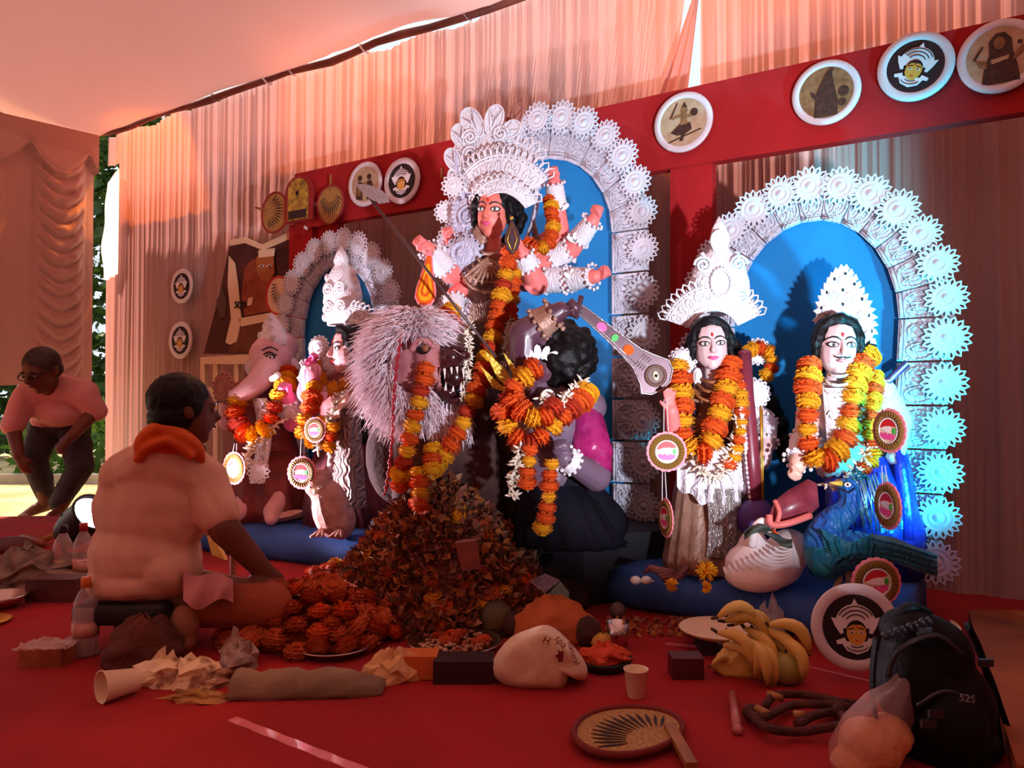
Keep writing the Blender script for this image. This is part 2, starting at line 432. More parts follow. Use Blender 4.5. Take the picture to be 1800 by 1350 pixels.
# ------------------------------------------------------------------ outside
def leaves(name, cx, cy, z0, z1, rx, ry, n, size, m, seed):
    r = random.Random(seed); mb = MB()
    for i in range(n):
        a = r.uniform(0, 2 * PI); q = r.uniform(.35, 1) ** .5; z = r.uniform(z0, z1)
        w = 1 - .35 * abs((z - z0) / (z1 - z0) - .4)
        c = V((cx + math.cos(a) * q * rx * w, cy + math.sin(a) * q * ry * w, z))
        d = V((r.uniform(-1, 1), r.uniform(-1, 1), r.uniform(-.8, .5))).normalized(); e = d.orthogonal().normalized()
        e = Quaternion(d, r.uniform(0, 6.28)) @ e; s = size * r.uniform(.6, 1.3)
        mb.add([c, c + d * s * .5 + e * s * .3, c + d * s, c + d * s * .5 - e * s * .3], [(0, 1, 2, 3)], 0, None, False)
    return mb.build(name, m)
hd = thing('hedge', (-6.4, 11.3, -.07), 'dense dark green hedge beyond the sunlit ground', 'hedge')
o = leaves('foliage', -6.4, 11.4, .1, 5.2, 3.6, .6, 15000, .23, M_LEAFD, 1); o.parent = hd; o.location = o.location - V((-6.4, 11.3, -.07)); o['kind'] = 'stuff'
mb = MB()
for i in range(9): mb.tube([(-9.2 + i * .7, 11.4, -.07), (-9.2 + i * .7 + .1, 11.4, 2.6)], [.05, .02], 6)
mb.build('stems', M_WOOD, hd)
for i, (x, y, zt, rx) in enumerate(((-5.15, 8.45, .75, .36), (-4.3, 8.45, .8, .36), (-6.1, 8.45, .9, .36), (-3.5, 8.45, .42, .3))):
    o = tag(leaves('low_shrub', x, y, -.05, zt, rx, .26, 420, .13, M_LEAF, 20 + i), ['low sunlit shrub in the middle of the doorway', 'low sunlit shrub beside the curtain end', 'low sunlit shrub at the left frame edge', 'small low shrub right behind the curtain end'][i], 'shrub', 'low shrubs outside')
mb = MB(); mb.box((-5.4, 7.95, -.02), (4.4, .14, .10)); tag(mb.build('kerb', mat('kerb_stone', (180, 168, 150), .9, (150, 138, 120), 4)), 'low stone kerb before the shrubs outside', 'kerb')
# unseen screen added behind the back cloth to shade its lower half
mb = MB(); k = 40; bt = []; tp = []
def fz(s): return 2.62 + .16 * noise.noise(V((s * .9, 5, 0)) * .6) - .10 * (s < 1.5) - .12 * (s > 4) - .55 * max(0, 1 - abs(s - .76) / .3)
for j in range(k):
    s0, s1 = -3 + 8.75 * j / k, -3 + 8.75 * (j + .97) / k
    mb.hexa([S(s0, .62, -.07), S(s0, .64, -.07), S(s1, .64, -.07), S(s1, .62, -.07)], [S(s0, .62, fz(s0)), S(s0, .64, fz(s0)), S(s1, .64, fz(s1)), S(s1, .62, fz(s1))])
struct(mb.build('shade_screen', mat('shade_screen_dark', (60, 62, 44), .9, (40, 46, 30), 3)), 'dark unseen screen added outside to shade the lower curtain')
# ================================================================== pith-work pieces
def rosette_mesh(name, R=1.0, petals=17, m=None):
    mb = MB(); rb = .66 * R
    prof = [(rb, .05), (rb, -.02), (rb * .93, -.05), (rb * .86, -.02), (rb * .62, -.02), (rb * .55, -.06), (rb * .48, -.02), (rb * .3, -.02), (rb * .22, -.08), (0.001, -.10)]
    T = Matrix.Rotation(-PI / 2, 4, 'X')
    mb.lathe([(r, -z) for r, z in prof], Matrix.Rotation(PI / 2, 4, 'X'), 22)
    for k in range(petals):
        a = 2 * PI * k / petals; w = 2 * PI / petals * .56
        def pt(r, da, y): return (r * math.cos(a + da), y, r * math.sin(a + da))
        out = [(rb * .9, -w * .8), (R * .80, -w), (R * 1.0, 0), (R * .80, w), (rb * .9, w * .8)]
        inn = [(rb * 1.02, -w * .25), (R * .80, -w * .42), (R * .90, 0), (R * .80, w * .42), (rb * 1.02, w * .25)]
        vs = []; fs = []
        for y in (-.03, .03):
            vs += [pt(r, d, y) for r, d in out] + [pt(r, d, y) for r, d in inn]
        for i in range(4):
            fs.append((i + 1, i, i + 5, i + 6)); fs.append((10 + i, 11 + i, 16 + i, 15 + i)); fs.append((i, i + 1, i + 11, i + 10)); fs.append((i + 6, i + 5, i + 15, i + 16))
        mb.add(vs, fs, 0, None, False)
    return mb.mesh(name, m or M_WHITEP)
M_ROS = mat('pith_rosette', (206, 207, 216), .7, bump=.12, bscale=90)  # plain white pith, greyed to mimic light falling off at the arches
ROS = rosette_mesh('rosette', m=M_ROS)
ROS12 = rosette_mesh('rosette_small', petals=13)

def arch(sc, zs, a, b, ai, bi, zb, n_top, n_side, rr, v, label, tilt=0.0, taper=0.0, lowdark=False):
    root = thing('backdrop_arch', S(sc, v, zb), label, 'backdrop', 'arched backdrops of the idols')
    def pt(u, ra, rb_):            # u: -1 right foot .. 0 apex .. 1 left foot (s grows to the left)
        if abs(u) <= 1:
            t = u * PI / 2; return sc + ra * math.sin(t), zs + rb_ * math.cos(t)
        k = abs(u) - 1; sg = 1 if u > 0 else -1
        return sc + sg * (ra - taper * k), zs - k * (zs - zb)
    us = [-2 + (i / n_side) for i in range(n_side)] + [-1 + 2 * i / n_top for i in range(n_top)] + [1 + i / n_side for i in range(n_side + 1)]
    # blue board
    mb = MB(); out = [pt(u, ai + .03, bi + .03) for u in us]
    vs = [S(s, v, z) for s, z in out]; mb.hexa([p + WV * .03 for p in vs], vs); mb.build('board', M_BLUE, root)
    for i in range(len(us) - 1):
        u0, u1 = us[i], us[i + 1]; um = (u0 + u1) / 2
        mb = MB(); g = .004
        q = [pt(u0 + g, ai, bi), pt(u1 - g, ai, bi), pt(u1 - g, a, b), pt(u0 + g, a, b)]
        zo = -.035 - .004 * (i % 2)
        f = [S(s, v + zo, z) for s, z in q]; mb.hexa([p + WV * .02 for p in f], f)
        def W2(x, y):              # x across 0..1, y outward 0..1
            i0 = V(q[0]) * (1 - x) + V(q[1]) * x; o0 = V(q[3]) * (1 - x) + V(q[2]) * x
            p = i0 * (1 - y) + o0 * y; return S(p.x, v + zo - .002, p.y)
        # inner border beads and leaf-scroll relief
        mb.tube([W2(x, .06) for x in (0.02, .5, .98)], .006, 4); mb.tube([W2(x, .13) for x in (0.02, .5, .98)], .004, 4)
        for cx, wd in ((.27, .2), (.74, .2)):
            loop = [W2(cx + wd * math.sin(t) * (1 - .35 * math.cos(t / 2)), .45 - .27 * math.cos(t)) for t in [k * 2 * PI / 14 for k in range(14)]]
            mb.tube(loop, .0045, 4, closed=True)
            mb.tube([W2(cx + .05 * math.sin(k), .25 + .09 * k) for k in range(5)], .004, 4)
            loop = [W2(cx + .45 * wd * math.sin(t), .43 - .14 * math.cos(t)) for t in [k * 2 * PI / 10 for k in range(10)]]
            mb.tube(loop, .0035, 4, closed=True)
        for k in range(3): mb.tube([W2(.5 + (-.03 if k == 1 else .03) * (x - 2), .2 + .12 * x + .05 * k) for x in range(4)], .003, 4)
        pan = mb.build('rim_panel', M_PANEL, root)
        s, z = pt(um, a - rr * .15, b - rr * .15)
        Mr = wallm(s, v + zo - .022, z) @ Matrix.Rotation(rnd.uniform(0, 6), 4, 'Y') @ Matrix.Rotation(rnd.uniform(-.06, .06), 4, 'X') @ Matrix.Scale(rr * rnd.uniform(.95, 1.05), 4)
        inst(ROS, 'rosette', Mr, pan)
    return root
arch(.105, 1.10, .475, .545, .305, .405, .14, 13, 6, .078, 0, 'right white arch with a blue board, lit cyan, behind two idols', taper=.05)
arch(1.34, 1.56, .545, .60, .375, .40, .24, 13, 7, .080, .02, 'tallest white arch with a blue board behind the many-armed idol')
arch(2.655, 1.17, .455, .545, .285, .40, .14, 12, 6, .078, .0, 'left white arch with a blue board behind the elephant-headed idol', taper=.05)
# ================================================================== figure kit
def fsurf(x, z):
    y = 0
    for (cy, cz, rx, ry, rz) in ((-.05, -.10, .31, .33, .40), (.08, .12, .36, .44, .42)):
        q = 1 - (x / rx) ** 2 - ((z - cz) / rz) ** 2
        if q > 0: y = min(y, cy - ry * math.sqrt(q))
    return y
def head(root, M, skin, hs, name='head', dark=False, moust=False, bindi=True, lip=None, voxel=.0045, slim=1.0):
    """M: facing matrix with unit = head height"""
    mb = MB()
    mb.ell((0, .08, .12), (.36 * slim, .44, .42), M); mb.ell((0, -.05, -.10), (.31 * slim, .33, .40), M); mb.ell((0, -.19, -.40), (.12, .13, .11), M)
    mb.tube([M @ V((0, -.36, .10)), M @ V((0, -.40, 0)), M @ V((0, -.455, -.13)), M @ V((0, -.40, -.175))], [.022 * hs, .034 * hs, .055 * hs, .03 * hs], 10)
    mb.ell((.04, -.375, -.15), (.035, .05, .03), M); mb.ell((-.04, -.375, -.15), (.035, .05, .03), M)
    mb.ell((0, -.345, -.265), (.085, .05, .035), M)
    for sx in (-1, 1): mb.ell((sx * .35 * slim, .08, -.02), (.035, .075, .11), M)
    mb.cap(M @ V((0, .05, -.25)), M @ V((0, .12, -.78)), .15 * hs, .16 * hs)
    h = blob(mb, name, skin, root, voxel, 3)
    d = lambda x, z, o=0: M @ V((x, fsurf(x, z) - o, z))
    for sx in (-1, 1):
        a = MB()
        for (xx, rr, o, mi) in ((.15, (.105, .022, .054), -.006, 1), (.15, (.082, .022, .036), .004, 0), (.145, (.032, .018, .034), .014, 1)):
            n = V((sx * .35, -1, 0)).normalized(); R = Matrix.Rotation(sx * .38, 3, 'Z') @ Matrix.Rotation(sx * -.08, 3, 'Y')
            a.ell((sx * xx, fsurf(sx * xx, .02) - o, .02), rr, M, 14, 8, mi, R)
        a.ell((sx * .145 - .008, fsurf(sx * .14, .02) - .031, .03), .008, M, 6, 4, 0)
        e = a.build('eye', [M_EYEW, M_BLACK], h)
        b = MB(); b.tube([d(sx * x, z, .004) for x, z in ((.035, .10), (.09, .145), (.16, .155), (.23, .13), (.285, .08))], [.008 * hs, .016 * hs, .015 * hs, .011 * hs, .005 * hs], 6); b.build('eyebrow', M_BLACK, h)
    a = MB(); a.tube([d(x, z, .045) for x, z in ((-.10, -.262), (-.04, -.247), (0, -.255), (.04, -.247), (.10, -.262))], [.005 * hs, .017 * hs, .014 * hs, .017 * hs, .005 * hs], 6)
    a.tube([d(x, z, .045) for x, z in ((-.085, -.272), (0, -.292), (.085, -.272))], [.006 * hs, .022 * hs, .006 * hs], 6)
    a.build('lips', lip or M_RED, h)
    if bindi:
        a = MB(); a.ell((0, fsurf(0, .19) - .004, .19), (.025, .012, .04), M, 8, 6); a.build('forehead_mark', M_RED, h)
    if moust:
        a = MB()
        for sx in (-1, 1): a.tube([d(sx * x, z, .04) for x, z in ((.012, -.205), (.07, -.215), (.12, -.20), (.15, -.165))], [.014 * hs, .016 * hs, .010 * hs, .003 * hs], 6)
        a.build('moustache', M_BLACK, h)
    return h
def hairdo(root, M, hs, curls, seed=1, name='hair', top=True, voxel=.0075):
    r = random.Random(seed); mb = MB()
    if top:
        mb.ell((0, .14, .18), (.42, .45, .43), M)
        for k in range(11):
            t = -1.25 + 2.5 * k / 10; mb.ell((.36 * math.sin(t), -.20 + .12 * abs(math.sin(t)), .10 + .40 * math.cos(t)), .085 * r.uniform(.9, 1.2), M, 8, 6)
        for sx in (-1, 1):
            for k in range(4): mb.ell((sx * (.36 + .03 * (k % 2)), -.12 + .04 * k, .16 - .13 * k), .09 * r.uniform(.9, 1.15), M, 8, 6)
    for path, rad in curls:
        pts = bez(path, 5)
        for i, p in enumerate(pts):
            mb.ell(p + V((r.uniform(-1, 1), r.uniform(-1, 1), r.uniform(-1, 1))) * rad * .35, rad * r.uniform(.75, 1.15), None, 8, 6)
    return blob(mb, name, M_HAIR, root, voxel, 1)
def hand(mb, M, s, pose='fist'):
    """wrist at origin, fingers along +z, palm to -y, thumb at +x; s = hand length"""
    A = lambda x, y, z: M @ V((x * s, y * s, z * s))
    R = M.to_3x3().normalized()
    mb.ell(A(0, 0, .24), (.22 * s, .12 * s, .27 * s), None, 12, 8, 0, R); mb.cap(A(0, 0, -.12), A(0, 0, .15), .15 * s, .16 * s, 10)
    L = (.36, .42, .40, .32)
    for k in range(4):
        x = .165 - .11 * k; z0 = .44 - .02 * abs(k - 1.2); l = L[k]; r = .062 * (1 if k < 3 else .85)
        if pose == 'fist': pts = [(x, .03, z0), (x, -.06, z0 + .14), (x, -.22, z0 + .06), (x, -.22, z0 - .10), (x * .9, -.12, z0 - .14)]
        elif pose == 'open': pts = [(x, 0, z0), (x * 1.15, -.02, z0 + l * .45), (x * 1.3, -.05, z0 + l * .78), (x * 1.35, -.09, z0 + l)]
        else: pts = [(x, 0, z0), (x * 1.1, -.06, z0 + l * .42), (x * 1.15, -.17, z0 + l * .70), (x * 1.15, -.27, z0 + l * .84)]
        for a, b in zip(pts, pts[1:]): mb.cap(A(*a), A(*b), r * s, r * s * .9, 8)
    if pose == 'fist': pts = [(.17, -.04, .14), (.25, -.16, .30), (.12, -.30, .42), (-.02, -.31, .44)]
    elif pose == 'open': pts = [(.16, -.03, .10), (.32, -.08, .28), (.42, -.12, .44)]
    else: pts = [(.16, -.04, .10), (.27, -.14, .28), (.26, -.24, .42)]
    for a, b in zip(pts, pts[1:]): mb.cap(A(*a), A(*b), .075 * s, .065 * s, 8)
def arm(root, pts, rs, hs, pose, skin, palm=(0, -1, 0), cuffs=(), name='arm', voxel=.005, thumb=1, cm=None):
    """pts shoulder, elbow, wrist, knuckle direction point"""
    mb = MB(); pts = [V(p) for p in pts]; mb.limb(pts[:3], rs)
    z = (pts[3] - pts[2]).normalized(); p = V(palm); y = -(p - z * p.dot(z)).normalized(); x = y.cross(z) * thumb
    Mh = Matrix((x, y, z)).transposed().to_4x4(); Mh.translation = pts[2]
    hand(mb, Mh, hs, pose); o = blob(mb, name, skin, root, voxel, 2)
    for (seg, t0, t1, k) in cuffs:
        a, b = pts[seg], pts[seg + 1]; r0, r1 = rs[seg], rs[seg + 1]; n = 9; c = MB()
        q = [a + (b - a) * (t0 + (t1 - t0) * i / n) for i in range(n + 1)]; rr = [(r0 + (r1 - r0) * (t0 + (t1 - t0) * i / n)) * (k + .06 * (i % 2)) for i in range(n + 1)]
        c.tube(q, rr, 14); ax = (b - a).normalized(); ex = ax.orthogonal().normalized(); ey = ax.cross(ex)
        for i in range(12):
            an = i * PI / 6; dv = ex * math.cos(an) + ey * math.sin(an)
            for e, sg in ((q[0], -1), (q[-1], 1)): c.ell(e + dv * rr[0] * 1.02 + ax * sg * .004, .16 * rr[0], None, 6, 4)
        c.build('lace_cuff', cm or M_WHITE, o)
    return o
def leafpts(L, w, n=14):
    return [(w * math.sin(t) * (1 - .15 * math.cos(t)), L * (.5 - .5 * math.cos(t))) for t in [2 * PI * k / n for k in range(n)]]
def fan(root, M, r0, r1, a, n, name, m=None, curve=.35, scroll=True, sq=1.0, y0=0):
    """pith fan: an arc band bent round the head, petals with holes at its outer edge; angles +-a from up"""
    mb = MB(); m = m or M_WHITE
    def pt(t, r, y): return M @ V((r * math.sin(t), y + curve * r * t * t * .5, r * math.cos(t) * sq))
    k = 28; th = .018
    for (ra, rb) in ((r0, r1),):
        for side in (0, 1):
            vs = [pt(-a + 2 * a * i / k, r, y0 + side * th) for i in range(k + 1) for r in (ra, (ra + rb) / 2, rb)]
            fs = []
            for i in range(k):
                for j in range(2):
                    q = (3 * i + j, 3 * i + j + 1, 3 * i + j + 4, 3 * i + j + 3); fs.append(q if side else q[::-1])
            mb.add(vs, fs)
    for r, w in ((r0 + .01, .016), (r0 + (r1 - r0) * .22, .010), (r1 - .01, .015), (r1 - (r1 - r0) * .12, .009)):
        mb.tube([pt(-a + 2 * a * i / k, r, y0 - .008) for i in range(k + 1)], w * M.median_scale, 5)
    if scroll:
        ns = max(3, int(n * .55))
        for i in range(ns):
            t0 = -a + 2 * a * (i + .5) / ns; rc = r0 + (r1 - r0) * .55; w = 2 * a / ns * .42
            sp = [pt(t0 + w * (1 - .09 * q) * math.cos(q * .8) * (1 if i % 2 else -1), rc + (r1 - r0) * .30 * (1 - .09 * q) * math.sin(q * .8), y0 - .012) for q in range(10)]
            mb.tube(sp, .011 * M.median_scale, 4)
    for i in range(n):
        t = -a + 2 * a * (i + .5) / n; w = 2 * a / n * .62; pl = (r1 - r0) * .30 + .03
        c = [pt(t - w * .8, r1 - .01, y0), pt(t - w, r1 + pl * .5, y0), pt(t, r1 + pl, y0), pt(t + w, r1 + pl * .5, y0), pt(t + w * .8, r1 - .01, y0)]
        mb.tube(c, .018 * M.median_scale, 5)
        mb.tube([pt(t - w * .3, r1, y0), pt(t, r1 + pl * .35, y0), pt(t + w * .3, r1, y0)], .012 * M.median_scale, 4)
    o = mb.build(name, m, root)
    h = MB()
    for i in range(n):
        t = -a + 2 * a * (i + .5) / n; c = pt(t, r0 + (r1 - r0) * .90, y0 - .006); h.ell(c, .013 * M.median_scale, None, 6, 4)
    h.build('hole_shade_dot', M_HOLE, o); return o
def disc(root, M, r, name='ear_disc', m=None):
    """scalloped pith disc, local x,z plane"""
    mb = MB(); mb.lathe([(r, 0), (r * .98, .012), (r * .7, .012), (r * .66, .022), (r * .58, .012), (r * .4, .014), (r * .34, .026), (r * .2, .018), (.0005, .024)], M @ Matrix.Rotation(PI / 2, 4, 'X'), 22)
    n = 16
    for k in range(n):
        a = 2 * PI * k / n; mb.ell((r * math.cos(a), 0, r * math.sin(a)), (r * .16, .008, r * .16), M, 8, 5)
    o = mb.build(name, m or M_WHITE, root); h = MB()
    for k in range(n):
        a = 2 * PI * k / n; h.ell((r * .94 * math.cos(a), -.012, r * .94 * math.sin(a)), r * .055, M, 6, 4)
    h.build('hole_shade_dot', M_HOLE, o); return o
# marigolds
def marigold_mesh(name, m, seed):
    r = random.Random(seed); mb = MB(); mb.ell((0, 0, 0), (.80, .80, .5), None, 12, 7)
    for tier, (n, rr, zz, tilt) in enumerate(((15, .80, -.18, -.2), (15, .84, .05, .25), (12, .66, .28, .7), (8, .38, .42, 1.1))):
        for k in range(n):
            a = 2 * PI * (k + r.uniform(-.3, .3)) / n + tier; c, s_ = math.cos(a), math.sin(a)
            for sg in (1, -1):
                if tier == 3 and sg < 0: continue
                base = V((c * rr * .78, s_ * rr * .78, zz * sg)); tip = base + V((c * math.cos(tilt), s_ * math.cos(tilt), math.sin(tilt) * sg)) * r.uniform(.26, .40)
                t = V((-s_, c, 0)) * .17; mb.add([base - t * .7, tip - t, tip + V((c, s_, 0)) * .05, tip + t, base + t * .7], [(0, 1, 2, 3, 4)], 0, None, False)
                if sg < 0 or tier: pass
    return mb.mesh(name, m)
MAR = {'o': [marigold_mesh('marigold_o%d' % i, M_MAR_O, i) for i in range(2)], 'y': [marigold_mesh('marigold_y%d' % i, M_MAR_Y, 9 + i) for i in range(2)], 'd': [marigold_mesh('marigold_d%d' % i, M_MAR_D, 19 + i) for i in range(2)]}
def garland(paths, r, label, pattern='oy', flat=.62, seed=3, step=None, tuber=None):
    allp = [bez([V(p) for p in q], 10) for q in paths]; low = min((p for q in allp for p in q), key=lambda p: p.z)
    root = thing('marigold_garland', low, label, 'garland', 'marigold garlands'); rr = random.Random(seed); n = 0
    st = MB()
    for q in allp:
        pts = resample(q, step or r * 1.12); st.tube(q, .002, 4)
        for i, p in enumerate(pts):
            t = (pts[min(i + 1, len(pts) - 1)] - pts[max(i - 1, 0)])
            if t.length < 1e-6: t = V((0, 0, 1))
            Mx = t.to_track_quat('Z', 'Y').to_matrix().to_4x4(); Mx.translation = p + V((rr.uniform(-1, 1), rr.uniform(-1, 1), 0)) * r * .10
            k = r * rr.uniform(.88, 1.1)
            Mx = Mx @ Matrix.Rotation(rr.uniform(-.25, .25), 4, 'X') @ Matrix.Rotation(rr.uniform(0, 6), 4, 'Z') @ Matrix.Diagonal((k, k, k * flat / .62 * .95, 1))
            c = pattern[n % len(pattern)]; n += 1
            if rr.random() < .12: c = rr.choice(pattern)
            inst(rr.choice(MAR[c]), 'marigold', Mx, root)
    st.build('string', M_TUBE, root)
    if tuber:
        for path, tr in tuber: tuberose(path, tr, root, rr)
    return root
def tuberose(path, r, root, rr):
    mb = MB(); q = resample(bez([V(p) for p in path], 10), r * .55)
    for p in q:
        for k in range(7):
            d = V((rr.uniform(-1, 1), rr.uniform(-1.2, .5), rr.uniform(-.7, .7))).normalized()
            mb.tube([p, p + d * r * .6, p + d * r], [r * .10, r * .16, r * .04], 4)
    return mb.build('tuberose_string', M_TUBE, root)
# conch medallion
M_MPINK = mat('medal_pink', (240, 140, 150), .6); M_MGOLD = mat('medal_gold', (206, 160, 70), .45, (150, 100, 40), 90, bump=.8, bscale=120)
def medallion_mesh():
    mb = MB(); n = 20
    out = []
    for k in range(n * 4):
        a = 2 * PI * k / (n * 4); out.append(((1 + .05 * abs(math.sin(a * n / 2))) * math.cos(a), (1 + .05 * abs(math.sin(a * n / 2))) * math.sin(a)))
    mb.prism(out, .08, None, 0); R = Matrix.Rotation(PI / 2, 4, 'X')
    mb.lathe([(.92, 0), (.90, .06), (.62, .05), (.60, .0)], R, 32, 1)
    for k in range(30):
        a = 2 * PI * k / 30; mb.tube([(.64 * math.cos(a), -.06, .64 * math.sin(a)), (.88 * math.cos(a + .06), -.06, .88 * math.sin(a + .06))], .03, 4, None, 1)
    mb.lathe([(.60, .02), (.60, .06), (.54, .06), (.54, .02)], R, 32, 2)
    circ = lambda r, a0, a1, n: [(r * math.cos(a0 + (a1 - a0) * i / n), r * math.sin(a0 + (a1 - a0) * i / n)) for i in range(n + 1)]
    mb.prism(circ(.55, 0, 2 * PI, 31)[:-1], .02, None, 3, -.03)
    mb.prism(circ(.53, .15 * PI, .95 * PI, 14), .02, None, 4, -.04)
    mb.prism([(-.5, .05), (-.2, .18), (.1, .22), (.4, .15), (.46, 0), (.3, -.12), (-.05, -.1), (-.3, -.02)], .03, None, 5, -.06)
    mb.prism([(.38 + .09 * math.cos(t), .03 + .15 * math.sin(t)) for t in [k * PI / 6 for k in range(12)]], .03, None, 6, -.08)
    mb.prism([(-.42, -.32), (-.46, -.18), (-.3, -.12), (-.2, -.2), (-.08, -.1), (.05, -.2), (.18, -.1), (.3, -.16), (.42, -.12), (.44, -.28), (.2, -.42), (-.2, -.42)], .03, None, 7, -.065)
    return mb.mesh('medallion', [M_MPINK, M_MGOLD, M_WHITEP, M_CREAM, M_RED, M_EYEW, M_GREEN, M_MAGENTA])
MEDAL = medallion_mesh()
def medallion(px, py, Y, rpx, label, yaw=0, roll=0, strings=0):
    c = P(px, py, Y); r = rpx * Y / FPX; root = thing('conch_medallion', c - V((0, 0, r)), label, 'medallion', 'hanging conch medallions')
    inst(MEDAL, 'disc', facing(c, yaw, 0, roll, r), root)
    if strings:
        mb = MB()
        for dx in (-.12, .12): mb.tube([c + V((dx * r, .01, r * .9)), c + V((dx * r * .6, .02, r * .9 + strings))], .0015, 4)
        mb.build('thread', M_WHITEP, root)
    return root
def skirt(mb, rings, folds=14, amp=.06, n=56, mi=0, phase=0):
    """rings: (centre, rx, ry)"""
    R = []
    for j, (c, rx, ry) in enumerate(rings):
        w = amp * j / max(1, len(rings) - 1) + amp * .25
        R.append([V(c) + V((rx * math.cos(t) * (1 + w * math.sin(folds * t + phase)), ry * math.sin(t) * (1 + w * math.sin(folds * t + phase)), 0)) for t in [2 * PI * i / n for i in range(n)]])
    return mb.loft(R, mi)
def spiral(mb, M, r, w, turns=2.2, sg=1, n=22, mi=0):
    mb.tube([M @ V((sg * r * (1 - .85 * i / n) * math.cos(turns * 2 * PI * i / n), 0, r * (1 - .85 * i / n) * math.sin(turns * 2 * PI * i / n))) for i in range(n + 1)], w, 5, mi=mi)
# ================================================================== right pair of idols
M_SARI = mat('brown_sari', (140, 98, 78), .45, (176, 140, 120), 14, bump=.5, bscale=40, metal=.15)
M_BROWNC = mat('brown_blouse', (150, 92, 52), .6, (120, 70, 40), 20, bump=.3, bscale=120)
M_NAVY = mat('navy_platform', (52, 100, 178), .75, (38, 78, 146), 4, bump=.3, bscale=30)
M_BLUESAT = mat('blue_satin', (24, 46, 170), .3, (12, 24, 110), 7, bump=.6, bscale=24, coat=.3)
M_MAROON = mat('maroon_lacquer', (122, 44, 60), .35)
M_DARKC = mat('dark_cloth', (46, 22, 30), .8, (66, 34, 40), 10, bump=.4, bscale=40)
# platform: long padded blue base
mb = MB()
A0, A1 = G(1065, 1062), G(1590, 1150)
d = (A1 - A0).normalized(); bk = V((-d.y, d.x, 0));
sec = [(0, 0), (-.035, .03), (-.045, .08), (-.03, .125), (.02, .15), (.10, .16), (.58, .16), (.58, 0)]
L = (A1 - A0).length
rings = []
for i in range(25):
    t = i / 24; sh = .05 * (1 - min(1, min(t, 1 - t) * 9)) ** 2
    p = A0 + d * L * t
    rings.append([p + bk * (x + sh + .008 * noise.noise(V((t * 9, x * 7, z * 9)))) + V((0, 0, max(0, z - sh * .3))) for x, z in sec])
mb.loft(rings); tag(mb.build('idol_platform', M_NAVY), 'long dark blue padded base under the two right idols', 'platform')
PZ = .16

# ---- pale goddess with the lute
Y = 2.92
K = lambda px, py, dy=0: P(px, py, Y + dy)
pxm = Y / FPX
ft = K(1255, 1012, -.03); ft.z = PZ
rD = thing('goddess_statue', ft, 'pale-faced goddess idol holding a maroon lute, tall white crown, under the right arch', 'statue', 'painted clay idols')
hs = 86 * pxm; Mh = facing(K(1250, 606, -.04), .16, .04, -.05, hs)
head(rD, Mh, M_PALE, hs, lip=M_MAGENTA)
hairdo(rD, Mh, hs, [([K(1292, 600), K(1303, 650, .02), K(1300, 700, .03), K(1312, 780, .0), K(1308, 860, -.02)], .026), ([K(1212, 600, .03), K(1206, 640, .02), K(1212, 690, .02), K(1222, 720, .02)], .026), ([K(1330, 690, .04), K(1356, 720, .06), K(1372, 760, .06), K(1378, 800, .06)], .034), ([K(1345, 690, .06), K(1370, 740, .06), K(1386, 790, .07)], .03)], 2)
# torso and dress
mb = MB(); sh = [(1205, 705), (1300, 705)]
mb.limb([K(1216, 706, .02), K(1252, 690, .02), K(1296, 706, .02)], [.05, .055, .05]); mb.ell(K(1252, 742, .02), (.105, .085, .12)); mb.ell(K(1252, 800, .03), (.095, .08, .12))
mb.ell(K(1228, 752, -.03), .045); mb.ell(K(1276, 752, -.03), .045)
blob(mb, 'torso', M_BROWNC, rD, .008, 4)
mb = MB(); skirt(mb, [(K(1252, 800, .02), .10, .08), (K(1250, 850, .01), .135, .10), (K(1248, 920, 0), .15, .11), (K(1246, 980, -.01), .165, .12), (V((ft.x, ft.y, PZ)), .175, .125)], 17, .07)
mb.build('sari', M_SARI, rD)
mb = MB()    # ruffled white apron
def apron(a, b):
    px = 1190 + 140 * a; py = 785 + b * (70 + 34 * math.sin(a * PI) + 5 * math.sin(a * 26)); p = K(px, py, -.10 - .035 * math.sin(a * PI) + .012 * math.sin(a * 40) * b); return p
mb.grid(apron, 60, 8)
for k in range(9):
    mb.tube([apron(.5 + (k - 4) * .03, .3), apron(.5 + (k - 4) * .075, .65), apron(.5 + (k - 4) * .11, .97)], .006, 5)
mb.build('apron', M_WHITE, rD)
mb = MB()    # silver side drape
mb.grid(lambda a, b: K(1240 + 60 * a + 6 * math.sin(b * 3), 860 + 120 * b, -.145 + .03 * abs(a - .4) + .006 * math.sin(a * 30)), 20, 10); mb.build('silver_drape', mat('silver_drape', (178, 170, 166), .35, metal=.5, bump=.7, bscale=26, btype='wave'), rD)
mb = MB()    # collar necklaces
for k in range(3): mb.tube([K(1252 + (18 + 7 * k) * math.sin(t), 664 + 8 * k + (10 + 11 * k) * math.cos(t) * .8, -.05 - .06 * math.cos(t)) for t in [-1.5 + 3 * i / 12 for i in range(13)]], .006, 6)
mb.build('necklace', M_BROWNC, rD)
arm(rD, [K(1212, 712, .02), K(1188, 790, -.08), K(1180, 722, -.17), K(1176, 690, -.18)], [.04, .034, .026], .098, 'open', M_PINK, (.2, -1, 0), [(0, .1, .8, 1.25)], thumb=-1, cm=M_DARKC)
arm(rD, [K(1302, 710, .03), K(1346, 735, .02), K(1348, 785, -.08), K(1352, 812, -.10)], [.04, .036, .028], .105, 'relaxed', M_PALE, (-.5, .6, 0), [(1, .15, .85, 1.2)], thumb=-1)
